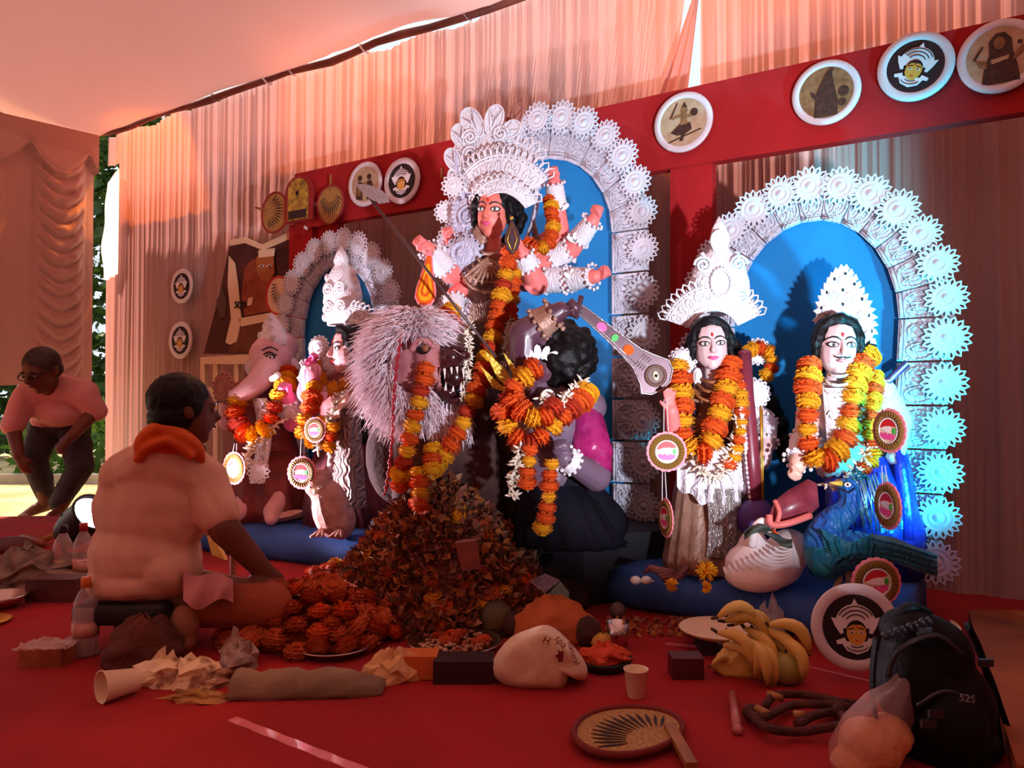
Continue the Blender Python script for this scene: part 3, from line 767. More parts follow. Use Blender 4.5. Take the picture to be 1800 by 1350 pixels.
# crown
cr = K(1256, 592, -.015); Mc = facing(cr, .16, -.08, -.03, 100 * pxm)
fan(rD, Mc, .46, .92, 1.12, 19, 'crown_fan', curve=.5)
mb = MB(); prof = [(52, 0), (54, 30), (52, 60), (44, 90), (30, 112), (20, 122), (14, 132), (17, 150), (12, 172), (1, 196)]
Mt = facing(K(1265, 545, .05), .16, 0, 0, 1)
mb.lathe([(r * pxm, z * pxm * .86) for r, z in prof], Mt @ Matrix.Diagonal((1, .55, 1, 1)), 28)
for sx in (-1, 1): spiral(mb, Mt @ Matrix.Translation((sx * 30 * pxm, -.05, 78 * pxm)), .035, .006, 2, sx); spiral(mb, Mt @ Matrix.Translation((sx * 34 * pxm, -.052, 20 * pxm)), .03, .006, 2, -sx)
for k in range(20):
    a = 2 * PI * k / 20; mb.ell((17 * pxm * math.cos(a), -.066, 45 * pxm + 24 * pxm * math.sin(a)), (.007, .006, .010), Mt, 6, 4)
for sx in (-1, 1):
    for k in range(5): mb.ell((sx * (54 - 6 * k) * pxm, -.01, (8 + 22 * k) * pxm), (.014, .01, .02), Mt, 6, 5)
mb.prism(leafpts(.10, .036), .012, Mt @ Matrix.Translation((0, -.035, 112 * pxm * .86)))
mb.build('crown_tower', M_WHITE, rD)
for px, py, r, dy in ((1199, 636, 23, -.02), (1326, 692, 25, -.02), (1332, 618, 22, .03), (1198, 668, 14, -.01)): disc(rD, facing(K(px, py, dy), .1, 0, 0), r * pxm)
mb = MB(); mb.ell(K(1226, 662, -.05), (.018, .012, .034)); mb.ell(K(1226, 662, -.062), (.009, .006, .02)); mb.build('earring', M_WHITEP, rD)
# lute
rL = thing('lute', K(1322, 905, -.05), 'tall maroon stringed lute held upright by the pale goddess', 'lute')
mb = MB(); mb.tube([K(1308, 622, -.06), K(1312, 700, -.09), K(1320, 800, -.13), K(1328, 905, -.13)], [12 * pxm, 13 * pxm, 14 * pxm, 12 * pxm], 16); mb.ell(K(1308, 620, -.06), (12 * pxm, 12 * pxm, .012)); mb.build('neck', M_MAROON, rL)
mb = MB(); mb.ell(K(1330, 912, -.13), (34 * pxm, 30 * pxm, 36 * pxm)); mb.build('gourd', mat('purple_gourd', (92, 60, 140), .5, (64, 40, 110), 9), rL)
mb = MB()
for k in range(2): mb.tube([K(1336 + 4 * k, 720, -.11), K(1340 + 2 * k, 890, -.155)], .0025, 5)
mb.tube([K(1337, 715, -.12), K(1339, 790, -.15)], .005, 6); mb.build('strings', M_GOLD, rL)
mb = MB()
for k in range(22): mb.ell(K(1303 + 1.0 * k, 720 + 8.5 * k, -.145), (.012, .007, .011), None, 6, 4)
mb.build('lace_trim', M_WHITE, rL)
garland([[K(1192, 645, -.06), K(1198, 700, -.10), K(1202, 760, -.14), K(1212, 785, -.16), K(1232, 798, -.17), K(1252, 770, -.165), K(1262, 730, -.15), K(1276, 690, -.12), K(1288, 630, -.06)]], .047, 'thick orange and yellow marigold garland on the pale goddess with the lute', 'yo', tuber=[([K(1300, 660, -.06), K(1298, 730, -.11), K(1290, 790, -.14), K(1262, 835, -.17), K(1228, 825, -.17), K(1222, 800, -.16)], .036)])
garland([[K(1300, 680, -.10), K(1303, 720, -.13), K(1302, 760, -.14), K(1292, 800, -.15), K(1280, 822, -.16)], [K(1312, 620, -.02), K(1330, 612, .0), K(1350, 618, .0), K(1358, 640, .0), K(1346, 665, -.01)]], .030, 'thin marigold string beside the lute neck', 'oyy')

# ---- pale god with the moustache
Y = 2.76; pxm = Y / FPX
ft = K(1530, 1000, .05); ft.z = PZ
rE = thing('god_statue', ft, 'pale moustached god idol in blue satin with pointed white crown beside the peacock', 'statue', 'painted clay idols')
hs = 98 * pxm; Mh = facing(K(1471, 610, -.03), .13, .0, .03, hs)
head(rE, Mh, M_PALE, hs, moust=True, lip=mat('lip_soft', (214, 120, 120), .5))
hairdo(rE, Mh, hs, [([K(1518, 590, .02), K(1526, 630, .03), K(1516, 660, .04)], .026), ([K(1440, 590, .02), K(1436, 640, .02), K(1446, 680, .03), K(1444, 700, .03)], .026)], 5)
mb = MB(); mb.limb([K(1425, 700, .03), K(1478, 690, .02), K(1545, 690, .02)], [.055, .06, .062]); mb.ell(K(1480, 740, .02), (.125, .09, .13)); mb.ell(K(1485, 810, .03), (.11, .085, .12)); mb.ell(K(1455, 735, -.03), (.05, .04, .05)); mb.ell(K(1508, 735, -.03), (.05, .04, .05))
blob(mb, 'torso', mat('chest_pink', (226, 190, 192), .5), rE, .008, 4)
mb = MB()
for k in range(3): mb.tube([K(1474 + (17 + 6.5 * k) * math.sin(t), 656 + 9 * k + (8 + 10 * k) * math.cos(t) * .7, -.05 - .075 * math.cos(t)) for t in [-1.5 + 3 * i / 14 for i in range(15)]], .006, 6)
for k in range(14): mb.ell(K(1474 + 4 * math.sin(k), 700 + 6 * k, -.115), (.012, .008, .01), None, 6, 4)
mb.build('necklace', M_WHITE, rE)
mb = MB(); mb.grid(lambda a, b: K(1474 + (a - .5) * (56 - 20 * b), 682 + 120 * b, -.085 - .03 * math.cos((a - .5) * 2.6) - .01 * math.sin(b * 3)), 14, 20)
for k in range(6): spiral(mb, facing(K(1474 + 9 * math.sin(k * 2.2), 696 + 17 * k, -.122), .13), .018, .004, 1.8, 1 if k % 2 else -1)
mb.build('lace_bib', M_WHITE, rE)
arm(rE, [K(1548, 692, .03), K(1578, 740, .02), K(1576, 790, -.02), K(1570, 820, -.04)], [.056, .05, .034], .10, 'fist', M_PALE, (-1, -.3, 0), [], thumb=-1)
arm(rE, [K(1424, 705, .03), K(1416, 775, -.04), K(1402, 818, -.12), K(1390, 840, -.14)], [.046, .04, .03], .10, 'fist', M_PEACH, (.3, -1, 0), [(1, .0, .75, 1.3)])
mb = MB()
for sx in range(3): mb.tube([K(1560, 668 + 3 * sx, -.02), K(1592 + 2 * sx, 636 + 3 * sx, .0)], .008, 8, mi=sx % 2)
mb.build('arrow_quiver', [mat('quiver_purple', (70, 50, 90), .5), M_WHITEP], rE)
mb = MB(); skirt(mb, [(K(1500, 800, .04), .12, .09), (K(1515, 850, .03), .16, .10), (K(1530, 920, .03), .19, .10), (V((ft.x, ft.y, PZ)), .205, .105)], 22, .06); mb.build('satin_dhoti', M_BLUESAT, rE)
mb = MB(); mb.loft([[K(x0, y, dz) for x0, dz in ((x - w, 0), (x, -.07), (x + w, -.02), (x + w, .06), (x, .08), (x - w, .06))] for x, y, w in ((1572, 770, 16), (1582, 830, 22), (1590, 900, 25), (1594, 950, 24))]); mb.build('satin_sash', M_BLUESAT, rE)
mb = MB()
for k in range(26):
    x0 = 1500 + rnd.uniform(-10, 60); mb.tube([K(x0, 830 + rnd.uniform(0, 10), -.09), K(x0 + 10, 870, -.115), K(x0 + rnd.uniform(5, 30), 905 + rnd.uniform(0, 35), -.12)], .0022, 4)
mb.build('tinsel_fringe', M_SILVER, rE)
# pointed crown
Mc = facing(K(1481, 566, .03), .13, 0, .05, pxm); mb = MB()
sil = [(-46, -5), (-44, 25), (-38, 45), (-30, 66), (-20, 84), (-4, 96), (12, 80), (24, 58), (36, 38), (46, 14), (50, -10), (48, -42), (38, -60), (34, -20), (22, 6), (-4, 18), (-30, 8), (-40, -20)]
mb.prism(sil, 14, Mc, 0, -10)
edge = sil[:12]
for i in range(len(edge) - 1):
    for t in (.2, .7):
        x = edge[i][0] * (1 - t) + edge[i + 1][0] * t; z = edge[i][1] * (1 - t) + edge[i + 1][1] * t; q = math.atan2(z - 10, x)
        mb.prism([(x + 9 * math.cos(q) , z + 9 * math.sin(q)), (x - 6 * math.sin(q), z + 6 * math.cos(q)), (x - 5 * math.cos(q), z - 5 * math.sin(q)), (x + 6 * math.sin(q), z - 6 * math.cos(q))], 5, Mc, 0, -12)
for x, z, r, sg in ((-18, 42, 12, 1), (10, 42, 11, -1), (-4, 72, 10, 1), (30, 12, 9, 1), (-32, 18, 8, -1), (42, -22, 8, 1)): spiral(mb, Mc @ Matrix.Translation((x, -12, z)), r, 2.4 * pxm, 2, sg)
mb.build('crown', M_WHITE, rE); h = MB()
for x, z in ((-40, 22), (-32, 50), (-20, 74), (-2, 84), (14, 66), (28, 40), (40, 12), (46, -16), (42, -46), (-4, 30), (-5, 55)): h.ell((x, -13, z), (2.2, 2, 3.6), Mc, 6, 4)
h.build('hole_shade_dot', M_HOLE, rE)
garland([[K(1424, 642, -.05), K(1420, 690, -.10), K(1420, 740, -.13), K(1424, 790, -.15), K(1446, 812, -.16), K(1470, 795, -.16), K(1492, 750, -.14), K(1500, 700, -.12), K(1512, 650, -.08), K(1530, 622, -.03)]], .044, 'thick orange and yellow marigold garland on the moustached god', 'oy', tuber=[([K(1545, 700, -.06), K(1530, 760, -.12), K(1515, 810, -.14), K(1480, 850, -.16), K(1445, 850, -.16)], .036)])
garland([[K(1540, 660, -.05), K(1535, 710, -.11), K(1528, 760, -.14), K(1535, 800, -.14), K(1515, 825, -.15)]], .030, 'thin yellow marigold string on the moustached god', 'yyo')

# ---- swan
Ys = 2.60; K = lambda px, py, dy=0: P(px, py, Ys + dy); b = G(1345, 1034, PZ)
Ys = b.y
M_SWAN = mat('swan_white', (252, 244, 242), .7, (250, 230, 224), 9, bump=.2, bscale=30)
rS = thing('swan_figure', b, 'white clay swan with carved feathers at the foot of the right idols', 'figurine')
mb = MB(); q = Ys / FPX
mb.ell(K(1342, 992, .05), (70 * q, .10, 44 * q)); mb.ell(K(1330, 1010, .04), (58 * q, .10, 30 * q)); mb.ell(K(1385, 970, .05), (38 * q, .08, 42 * q), R=Matrix.Rotation(.5, 3, 'Y')); mb.ell(K(1320, 965, .05), (24 * q, .06, 40 * q), R=Matrix.Rotation(.35, 3, 'Y'))
blob(mb, 'body', M_SWAN, rS, .007, 3)
mb = MB()
for k in range(12):
    f = 1 - .075 * k; pts = []
    for i in range(17):
        t = PI * (1.02 + .86 * i / 16); x, z = math.cos(t) * f, math.sin(t) * f
        pts.append(K(1338 + 66 * x + 4 * k, 994 - 38 * z - 3.4 * k, .05 - .112 * math.sqrt(max(0, 1 - x * x * .96 - z * z * .96))))
    mb.tube(pts, [.002] + [.005] * 15 + [.002], 5)
mb.build('feather_ridge', M_SWAN, rS)
mb = MB(); mb.tube(bez([K(1322, 960, -.03), K(1326, 930, -.05), K(1340, 915, -.05), K(1352, 925, -.06)], 6), [.016 - .0004 * i for i in range(19)], 10); mb.ell(K(1354, 928, -.06), .017); mb.build('neck', M_SWAN, rS)
mb = MB(); mb.tube([K(1356, 930, -.07), K(1366, 938, -.10)], [.009, .002], 6); mb.build('beak', M_MAR_O, rS)
# dark leaf on the swan
mb = MB(); mb.grid(lambda a, b2: K(1308 + 85 * a, 934 - 14 * math.sin(a * 5) + 16 * b2, -.075 + .02 * math.sin(a * 9 + b2 * 4)), 24, 5); tag(mb.build('offering_leaf', mat('dull_leaf', (52, 66, 62), .7, (78, 90, 80), 20)), 'dark crumpled leaf lying on the white swan', 'leaf')
# folded maroon and pink satin purse
mb = MB(); cpts = [(1352, 905), (1362, 880), (1385, 862), (1420, 842), (1436, 850), (1440, 890), (1420, 910), (1385, 922), (1358, 924)]
mb.hexa([K(x, y, .06) for x, y in cpts], [K(x, y, -.05 - .02 * math.sin(x * .07)) for x, y in cpts], sm=True)
o = thing('satin_purse', K(1396, 922, -.02), 'folded maroon and pink satin cloth held above the swan', 'cloth'); mb.build('fold', mat('maroon_satin', (120, 40, 56), .35, (170, 80, 92), 9, coat=.2), o)
mb = MB(); mb.tube(bez([K(1352, 905, -.07), K(1356, 922, -.08), K(1385, 920, -.09), K(1425, 906, -.07)], 6), .012, 8); mb.tube(bez([K(1362, 880, -.06), K(1370, 900, -.09), K(1366, 918, -.09)], 6), .008, 8); mb.build('piping', mat('coral_trim', (226, 120, 112), .5), o)

# ---- peacock
bp = G(1466, 1042, PZ); Yp = bp.y; K = lambda px, py, dy=0: P(px, py, Yp - .03 + dy); q = Yp / FPX
M_PEA = mat('peacock_blue', (20, 92, 196), .4, (24, 120, 190), 10, bump=.7, bscale=12, btype='wave'); M_TEAL = mat('peacock_teal', (18, 128, 140), .45, (20, 96, 150), 8, bump=.8, bscale=10, btype='wave')
rP = thing('peacock_figure', bp, 'blue and teal clay peacock standing before the moustached god', 'figurine')
mb = MB(); pts = bez([K(1490, 858), K(1494, 880), K(1486, 900, .0), K(1462, 920), K(1445, 950, .0), K(1455, 980, .01)], 6)
for i, p in enumerate(pts):
    t = i / (len(pts) - 1); mb.ell(p, (16 + 22 * t ** 1.5) * q)
mb.ell(K(1490, 856), (18 * q, 17 * q, 17 * q)); mb.ell(K(1500, 968, .03), (62 * q, 38 * q, 36 * q), R=Matrix.Rotation(.15, 3, 'Y')); mb.ell(K(1470, 968, .0), (45 * q, 38 * q, 38 * q)); mb.ell(K(1545, 972, .04), (40 * q, 26 * q, 22 * q))
xs = K(1500, 900).z
blob(mb, 'body', [M_PEA, M_TEAL], rP, .006, 3, lambda p: 1 if p.z < xs - .09 + .25 * (K(1480, 900).x - p.x) * -1 * .6 else 0)
mb = MB(); mb.loft([[K(x, y + s2 * w, dz) for s2, dz in ((-1, -.03), (1, -.03), (1, .03), (-1, .03))] for x, y, w in ((1530, 958, 20), (1570, 966, 22), (1610, 982, 21), (1648, 994, 20))]); mb.build('tail', mat('tail_blue', (96, 176, 200), .5, (70, 146, 176), 7, bump=.4, bscale=20), rP)
mb = MB()
for k in range(4): mb.tube([K(1528, 946 + 9 * k, -.035), K(1580, 958 + 9 * k, -.04), K(1646, 980 + 9 * k, -.04)], .005, 5)
mb.build('tail_quill', M_TEAL, rP)
mb = MB()
for k in range(9):
    t = k / 8; mb.tube([K(1440 + 12 * t, 930 + 40 * t, -.075 + .01 * t), K(1490 + 10 * t, 955 + 28 * t, -.078), K(1545, 958 + 16 * t, -.05)], [.003, .006, .002], 5)
mb.build('wing_feather', M_TEAL, rP)
for sx, dy in ((0, 0), (26, .05)):
    mb = MB(); mb.tube([K(1474 + sx * .6, 998, .02 + dy), K(1476 + sx * .6, 1020, .02 + dy), P(1464 + sx, 1040, Yp + dy)], [.014, .010, .008], 8)
    for a in (-.7, 0, .7): mb.tube([P(1464 + sx, 1040, Yp + dy), P(1464 + sx, 1040, Yp + dy) + V((.04 * math.sin(a), -.04 * math.cos(a), -.004))], [.007, .003], 6)
    mb.build('leg', mat('leg_buff', (196, 168, 120), .6), rP)
mb = MB(); mb.tube([K(1478, 850, -.02), K(1458, 848, -.03)], [.011, .001], 8); mb.build('beak', mat('beak_yellow', (226, 196, 80), .5), rP)
mb = MB(); mb.ell(K(1490, 852, -.032), (.012, .006, .008)); mb.build('eye_patch', M_EYEW, rP); mb = MB(); mb.ell(K(1490, 852, -.037), .004); mb.tube([K(1480, 860, -.033), K(1492, 866, -.034), K(1502, 858, -.03)], .003, 5); mb.build('eye', M_BLACK, rP)
mb = MB()
for k in range(4): mb.tube([K(1497 + 3 * k, 842, 0), K(1504 + 7 * k, 826 + 5 * k, .0)], .0025, 4); mb.ell(K(1504 + 7 * k, 826 + 5 * k, 0), .008)
mb.build('crest', M_TEAL, rP)
# conch medallions around the right idols
medallion(1172, 794, 2.62, 34, 'pink-rimmed conch medallion hanging left of the pale goddess', .05, .05, .12)
medallion(1169, 910, 2.62, 33, 'conch medallion turned edge-on, low beside the red post', 1.40, 0, .10)
medallion(1562, 757, 2.42, 38, 'conch medallion hanging before the shoulder of the moustached god', 1.30, .1, .06)
medallion(1559, 889, 2.42, 40, 'conch medallion turned edge-on, over the blue satin', 1.50, .1, .06)
medallion(1541, 1024, 2.32, 42, 'conch medallion standing behind the round plate on the floor', 0, -.1)
# ================================================================== the great central group
Y = 3.28; pxm = Y / FPX
K = lambda px, py, dy=0: P(px, py, Y + dy)
M_GREYP = mat('pith_lavender', (206, 204, 224), .75, bump=.4, bscale=26, btype='wave')
M_CHEST = mat('bronze_blouse', (140, 104, 84), .5, (170, 140, 124), 18, bump=.6, bscale=30, btype='wave')
M_OLIVE = mat('olive_drape', (50, 40, 30), .7, (86, 66, 44), 12, bump=.6, bscale=30)
base = V((K(860, 900).x, Y + .05, .0))
rA = thing('goddess_statue', base, 'great many-armed pink-faced goddess idol under the tallest arch, towering white crown', 'statue', 'painted clay idols')
# plinth under the central group, dark cloth
mb = MB(); c = [G(700, 1030), G(1010, 1052), G(1130, 1010), G(880, 970)]
c = [V((-.62, 3.35, 0)), V((.28, 2.98, 0)), V((.62, 3.10, 0)), V((.66, 3.42, 0)), V((-.45, 3.95, 0))]
mb.hexa([V((p.x, p.y, .0)) for p in c], [V((p.x, p.y, .27)) for p in c]); tag(mb.build('idol_plinth', mat('plinth_dark', (26, 24, 38), .7, (18, 18, 26), 6)), 'dark draped plinth under the great goddess and the lion', 'platform')
hs = 87 * pxm; Mh = facing(K(868, 374, -.07), .34, .06, .09, hs)
head(rA, Mh, mat('face_coral', (238, 132, 116), .5), hs, lip=M_MAGENTA, slim=.95)
hairdo(rA, Mh, hs, [([K(908, 350), K(914, 385, .02), K(902, 415, .03), K(880, 430, .02)], .026), ([K(850, 400, .04), K(838, 430, .03), K(836, 470, .04)], .03), ([K(845, 360, .03), K(842, 395, .03)], .02)], 8)
mb = MB(); mb.limb([K(826, 462, .03), K(868, 448, .02), K(925, 468, .04)], [.06, .065, .06]); mb.ell(K(866, 495, .02), (.125, .10, .14)); mb.ell(K(864, 560, .03), (.10, .085, .15)); mb.ell(K(842, 488, -.045), .055); mb.ell(K(886, 490, -.045), .055)
blob(mb, 'torso', M_CHEST, rA, .009, 4)
mb = MB(); skirt(mb, [(K(864, 570, .03), .11, .10), (K(862, 620, .03), .17, .13), (K(862, 700, .05), .22, .16), (K(865, 800, .07), .25, .18), (K(870, 880, .08), .26, .18), (V((K(872, 880).x, Y + .08, .27)), .27, .18)], 18, .07); mb.build('sari', M_OLIVE, rA)
mb = MB()
for k in range(5): mb.tube([K(862 + (16 + 8 * k) * math.sin(t), 440 + 9 * k + (8 + 10 * k) * math.cos(t) * .8, -.06 - .07 * math.cos(t)) for t in [-1.4 + 2.8 * i / 12 for i in range(13)]], .007, 6)
for k in range(9):
    a = -.9 + k * .22; mb.tube([K(858, 452, -.12), K(858 + 34 * math.sin(a), 452 + 36 * math.cos(a), -.135), K(858 + 52 * math.sin(a), 452 + 56 * math.cos(a), -.12)], [.004, .009, .003], 5)
mb.build('breastplate', M_SARI, rA)
# arms: four in view at the right, three at the left
CUF = [(1, .25, .82, 1.22)]
arm(rA, [K(918, 462, .06), K(984, 405, .02), K(974, 322, -.06), K(971, 285, -.07)], [.052, .042, .030], .112, 'fist', M_PINK, (-.4, -1, 0), [(1, .55, .98, 1.22)])
arm(rA, [K(922, 476, .07), K(1004, 438, .0), K(1042, 388, -.08), K(1058, 354, -.10)], [.054, .044, .030], .112, 'fist', M_PINK, (-.4, -1, 0), [(1, .35, .95, 1.22), (0, .60, .95, 1.12)])
arm(rA, [K(922, 492, .07), K(995, 492, .0), K(1046, 486, -.10), K(1082, 472, -.12)], [.054, .046, .030], .112, 'fist', M_PINK, (-.4, -1, .2), [(0, .55, .98, 1.16), (1, .2, .9, 1.22)])
arm(rA, [K(906, 460, .0), K(944, 500, -.10), K(918, 446, -.20), K(910, 405, -.22)], [.054, .048, .032], .112, 'relaxed', M_PINK, (-1, -.2, 0), [(1, .62, .98, 1.25)])
arm(rA, [K(836, 470, .04), K(792, 482, -.04), K(752, 436, -.16), K(722, 412, -.20)], [.050, .042, .030], .112, 'fist', M_PINK, (0, -1, -.2), [(1, .28, .92, 1.25)], thumb=-1)
arm(rA, [K(840, 462, .08), K(812, 470, .08), K(792, 424, .02), K(780, 395, .0)], [.050, .042, .030], .105, 'fist', M_PINK, (.5, -1, 0), [(1, .5, .98, 1.25)], thumb=-1)
arm(rA, [K(838, 486, .06), K(800, 520, .0), K(798, 560, -.08), K(806, 592, -.10)], [.048, .040, .028], .10, 'relaxed', M_PINK, (0, -1, 0), [(1, .2, .8, 1.22)], thumb=-1)
# painted leaf marks on the upper arms
mb = MB()
for (x, y) in ((985, 372), (1010, 428), (1005, 492)):
    for k in range(3): 
        a = -.9 + .9 * k; Ml = facing(K(x, y, -.055), 0, 0, a); mb.prism(leafpts(.045, .010, 8), .006, Ml, 0, -.02)
mb.build('painted_leaf', M_WHITEP, rA)
# crown tiers
Mc = facing(K(874, 390, -.165), .30, -.06, .06, 100 * pxm)
fan(rA, Mc, .50, .74, .95, 13, 'crown_brim', curve=.9)
Mc2 = facing(K(872, 380, -.10), .30, -.05, .05, 100 * pxm); fan(rA, Mc2, .56, 1.08, .86, 17, 'crown_fan', curve=.6)
Mc3 = facing(K(866, 340, .0), .30, 0, .02, 100 * pxm); fan(rA, Mc3, .45, 1.0, .90, 15, 'crown_fan', curve=.6)
mb = MB(); Mt = facing(K(864, 300, .07), .30, 0, 0, pxm)
mb.lathe([(r, z) for r, z in ((50, -40), (56, 0), (58, 30), (50, 60), (36, 80), (18, 92))], Mt @ Matrix.Diagonal((1, .6, 1, 1)), 24)
for sx in (-1, 1):
    for z in (-10, 22, 52): spiral(mb, Mt @ Matrix.Translation((sx * 28, -36, z)), 15, .007, 2, sx)
for k in range(8): mb.ell((-62, -6, -50 + 16 * k), (9, 5, 10), Mt, 8, 5); mb.ell((62, -6, -50 + 13 * k), (8, 5, 9), Mt, 8, 5)
mb.build('crown_tower', M_WHITE, rA)
mb = MB()
def plume(px, py, L, w, roll, dy=0, m=0):
    Ml = facing(K(px, py, dy), .25, 0, roll, pxm); out = leafpts(L, w, 20); mb.prism(out, 5, Ml, m)
    for sg in (-1, 1):
        for k in range(5): mb.tube([Ml @ V((0, -2, L * .12)), Ml @ V((sg * w * (.2 + .13 * k), -3, L * (.45 + .09 * k))), Ml @ V((sg * w * (.15 + .14 * k) * .9, -2, L * (.62 + .06 * k)))], 1.1 * pxm, 4, mi=m)
    mb.tube([Ml @ V((x, -1, z)) for x, z in out], 2.2 * pxm, 5, closed=True, mi=m)
plume(846, 240, 60, 17, -.55); plume(862, 238, 54, 16, .25, -.02); plume(818, 262, 48, 15, -.35, .02); plume(880, 240, 40, 14, 1.05, -.02); plume(892, 236, 58, 13, .42, .05, 1); plume(806, 300, 44, 13, -.45, .02); plume(812, 330, 40, 13, -.5, .02)
mb.build('crown_plume', [M_WHITE, mat('pith_brown', (176, 116, 100), .8)], rA)
mb = MB(); mb.tube(bez([K(938, 318, .03), K(944, 350, .02), K(936, 390, .02), K(925, 420, .03)], 8), [.03 - .0006 * i for i in range(25)], 10, flat=.5); mb.build('crown_ribbon', M_GREYP, rA); mb = MB(); mb.tube(bez([K(800, 270, .04), K(806, 320, .03), K(818, 350, .02)], 8), .025, 8, flat=.5); mb.build('crown_ribbon', M_GREYP, rA)
inst(ROS12, 'rosette', facing(K(797, 326, .0), .25, 0, 0, 24 * pxm), rA); inst(ROS12, 'rosette', facing(K(782, 372, .06), .25, 0, 0, 22 * pxm), rA); inst(ROS12, 'rosette', facing(K(948, 322, .0), .25, 0, 0, 12 * pxm), rA)
# lavender side scrolls
mb = MB(); Mo = facing(K(822, 390, -.02), .25, 0, .15, pxm)
mb.prism([(x * 1.0, z) for x, z in ((-24, 32), (-8, 42), (14, 40), (26, 24), (28, 0), (20, -24), (4, -30), (-14, -26), (-26, -8), (-28, 14))], 6, Mo)
spiral(mb, Mo @ Matrix.Translation((0, -2, 8)), 22, 3 * pxm, 2.2); spiral(mb, Mo @ Matrix.Translation((8, -2, -14)), 13, 2.4 * pxm, 2, -1)
for k in range(9): mb.ell((-27 - 2 * math.sin(k), 2, 32 - 8 * k), (5, 4, 5), Mo, 8, 5)
mb.build('side_scroll', M_GREYP, rA)
disc(rA, facing(K(816, 447, -.05), .2, 0, 0), 33 * pxm, 'side_disc', M_GREYP)
mb = MB(); mb.ell(K(845, 412, -.06), (13 * pxm, .012, 20 * pxm)); 
for k in range(7): mb.ell(K(845 + 12 * math.sin(k * .9), 412 + 19 * math.cos(k * .9), -.068), .006, None, 6, 4)
mb.build('earring', M_SARI, rA)
mb = MB(); mb.tube([K(938, 392, .02), K(942, 420, .0), K(938, 440, .0)], [.02, .03, .012], 8, flat=.5); mb.build('ear_tassel', M_CHEST, rA)
# blade held before the breast
o = thing('lotus_blade', K(901, 448, -.26), 'dark leaf-shaped blade held upright before the great goddess', 'blade')
mb = MB(); Ml = facing(K(901, 448, -.27), .1, 0, -.02, pxm); mb.prism([(0, 0), (-9, 10), (-13, 24), (-10, 40), (0, 58), (10, 40), (13, 24), (9, 10)], 3, Ml); mb.build('blade', mat('dark_blade', (70, 44, 50), .5), o)
mb = MB(); mb.tube([Ml @ V((x, -1, z)) for x, z in ((0, 4), (-8, 24), (0, 52), (8, 24))], 1.1 * pxm, 5, closed=True); mb.ell((0, 0, 60), 3, Ml); mb.build('gilt_edge', M_GOLD, o)
# spear with trident
o = thing('spear', K(880, 640, -.42), 'long thin spear with a pale foil head crossing the great goddess', 'spear')
a, b = P(645, 342, 2.98), P(872, 628, 2.86); mb = MB(); mb.tube([a, b], .0055, 8); mb.build('shaft', mat('shaft_dark', (90, 70, 70), .4, metal=.5), o)
mb = MB(); d = (a - b).normalized(); sd_ = d.cross(V((0, -1, 0))).normalized(); Ms = Matrix((sd_, sd_.cross(d) * -1, d)).transposed().to_4x4(); Ms.translation = P(682, 356, 2.97)
Ms = Matrix.Translation(P(684, 352, 2.97)) @ facing((0, 0, 0), 0, 0, -1.12, 2.97 / FPX)
mb.prism([(0, 0), (-9, 8), (-13, 26), (-10, 44), (0, 70), (9, 44), (11, 22), (7, 8)], 3, Ms); mb.prism([(-2, -3), (-14, 14), (-6, 26), (2, 8)], 4, Ms, 0, -2); mb.build('spear_head', M_SILVER, o)
mb = MB(); Mt3 = facing(P(905, 690, 2.80), 0, 0, -.62, 2.80 / FPX)
for k, (x, w, L) in enumerate(((0, 11, 92), (22, 6, 70), (-20, 7, 74))): mb.prism([(x * .25, 0), (x - w, L * .4), (x * 1.1, L), (x + w, L * .4)], 4, Mt3, 0, -2 * k)
mb.build('trident_head', mat('yellow_foil', (214, 176, 60), .4, metal=.4, bump=.5, bscale=80), o)
# orange paddle ornament hanging below the hand
o = thing('paddle_pendant', P(744, 546, 3.08), 'orange and yellow teardrop pendant hanging under the spear hand', 'pendant')
Mp = facing(P(745, 548, 3.08), .1, 0, .10, 3.08 / FPX)
for i, (k, m) in enumerate(((1, M_MPINK), (.86, M_MAR_O), (.66, M_MAR_Y), (.40, M_MAR_O), (.22, M_MAR_Y))):
    mb = MB(); mb.prism([(x * 20 * k, 8 + 100 * z * k + 30 * (1 - k)) for x, z in ((0, 0), (.6, .04), (.95, .16), (.9, .32), (.62, .55), (.34, .8), (.2, 1), (-.2, 1), (-.34, .8), (-.62, .55), (-.9, .32), (-.95, .16), (-.6, .04))], 2.0, Mp, 0, -1.6 * i - 1); mb.build('layer', m, o)
Kg = lambda px, py, y: P(px, py, y)
garland([[Kg(795, 545, 3.10), Kg(770, 585, 3.02), Kg(752, 640, 2.93), Kg(738, 700, 2.88), Kg(722, 770, 2.86), Kg(708, 820, 2.86), Kg(702, 855, 2.88)]], .041, 'long orange and yellow garland hanging over the lion mane', 'yoodyo', tuber=None)
garland([[Kg(896, 445, 3.06), Kg(884, 500, 3.04), Kg(874, 560, 3.0), Kg(862, 610, 2.96), Kg(846, 670, 2.90), Kg(822, 725, 2.86), Kg(795, 780, 2.84), Kg(768, 818, 2.86)]], .041, 'long orange garland falling from the neck of the great goddess', 'ooydyo', seed=6)
garland([[Kg(968, 352, 3.22), Kg(972, 390, 3.16), Kg(966, 425, 3.12), Kg(945, 438, 3.10), Kg(928, 428, 3.12)], [Kg(905, 480, 3.10), Kg(900, 530, 3.08), Kg(893, 570, 3.06)]], .034, 'short marigold garland looped on the arm of the great goddess', 'oyo', seed=8, tuber=[([Kg(898, 560, 3.05), Kg(892, 610, 3.03), Kg(888, 660, 3.0)], .03), ([Kg(826, 570, 2.95), Kg(822, 640, 2.92), Kg(815, 710, 2.9)], .026)])
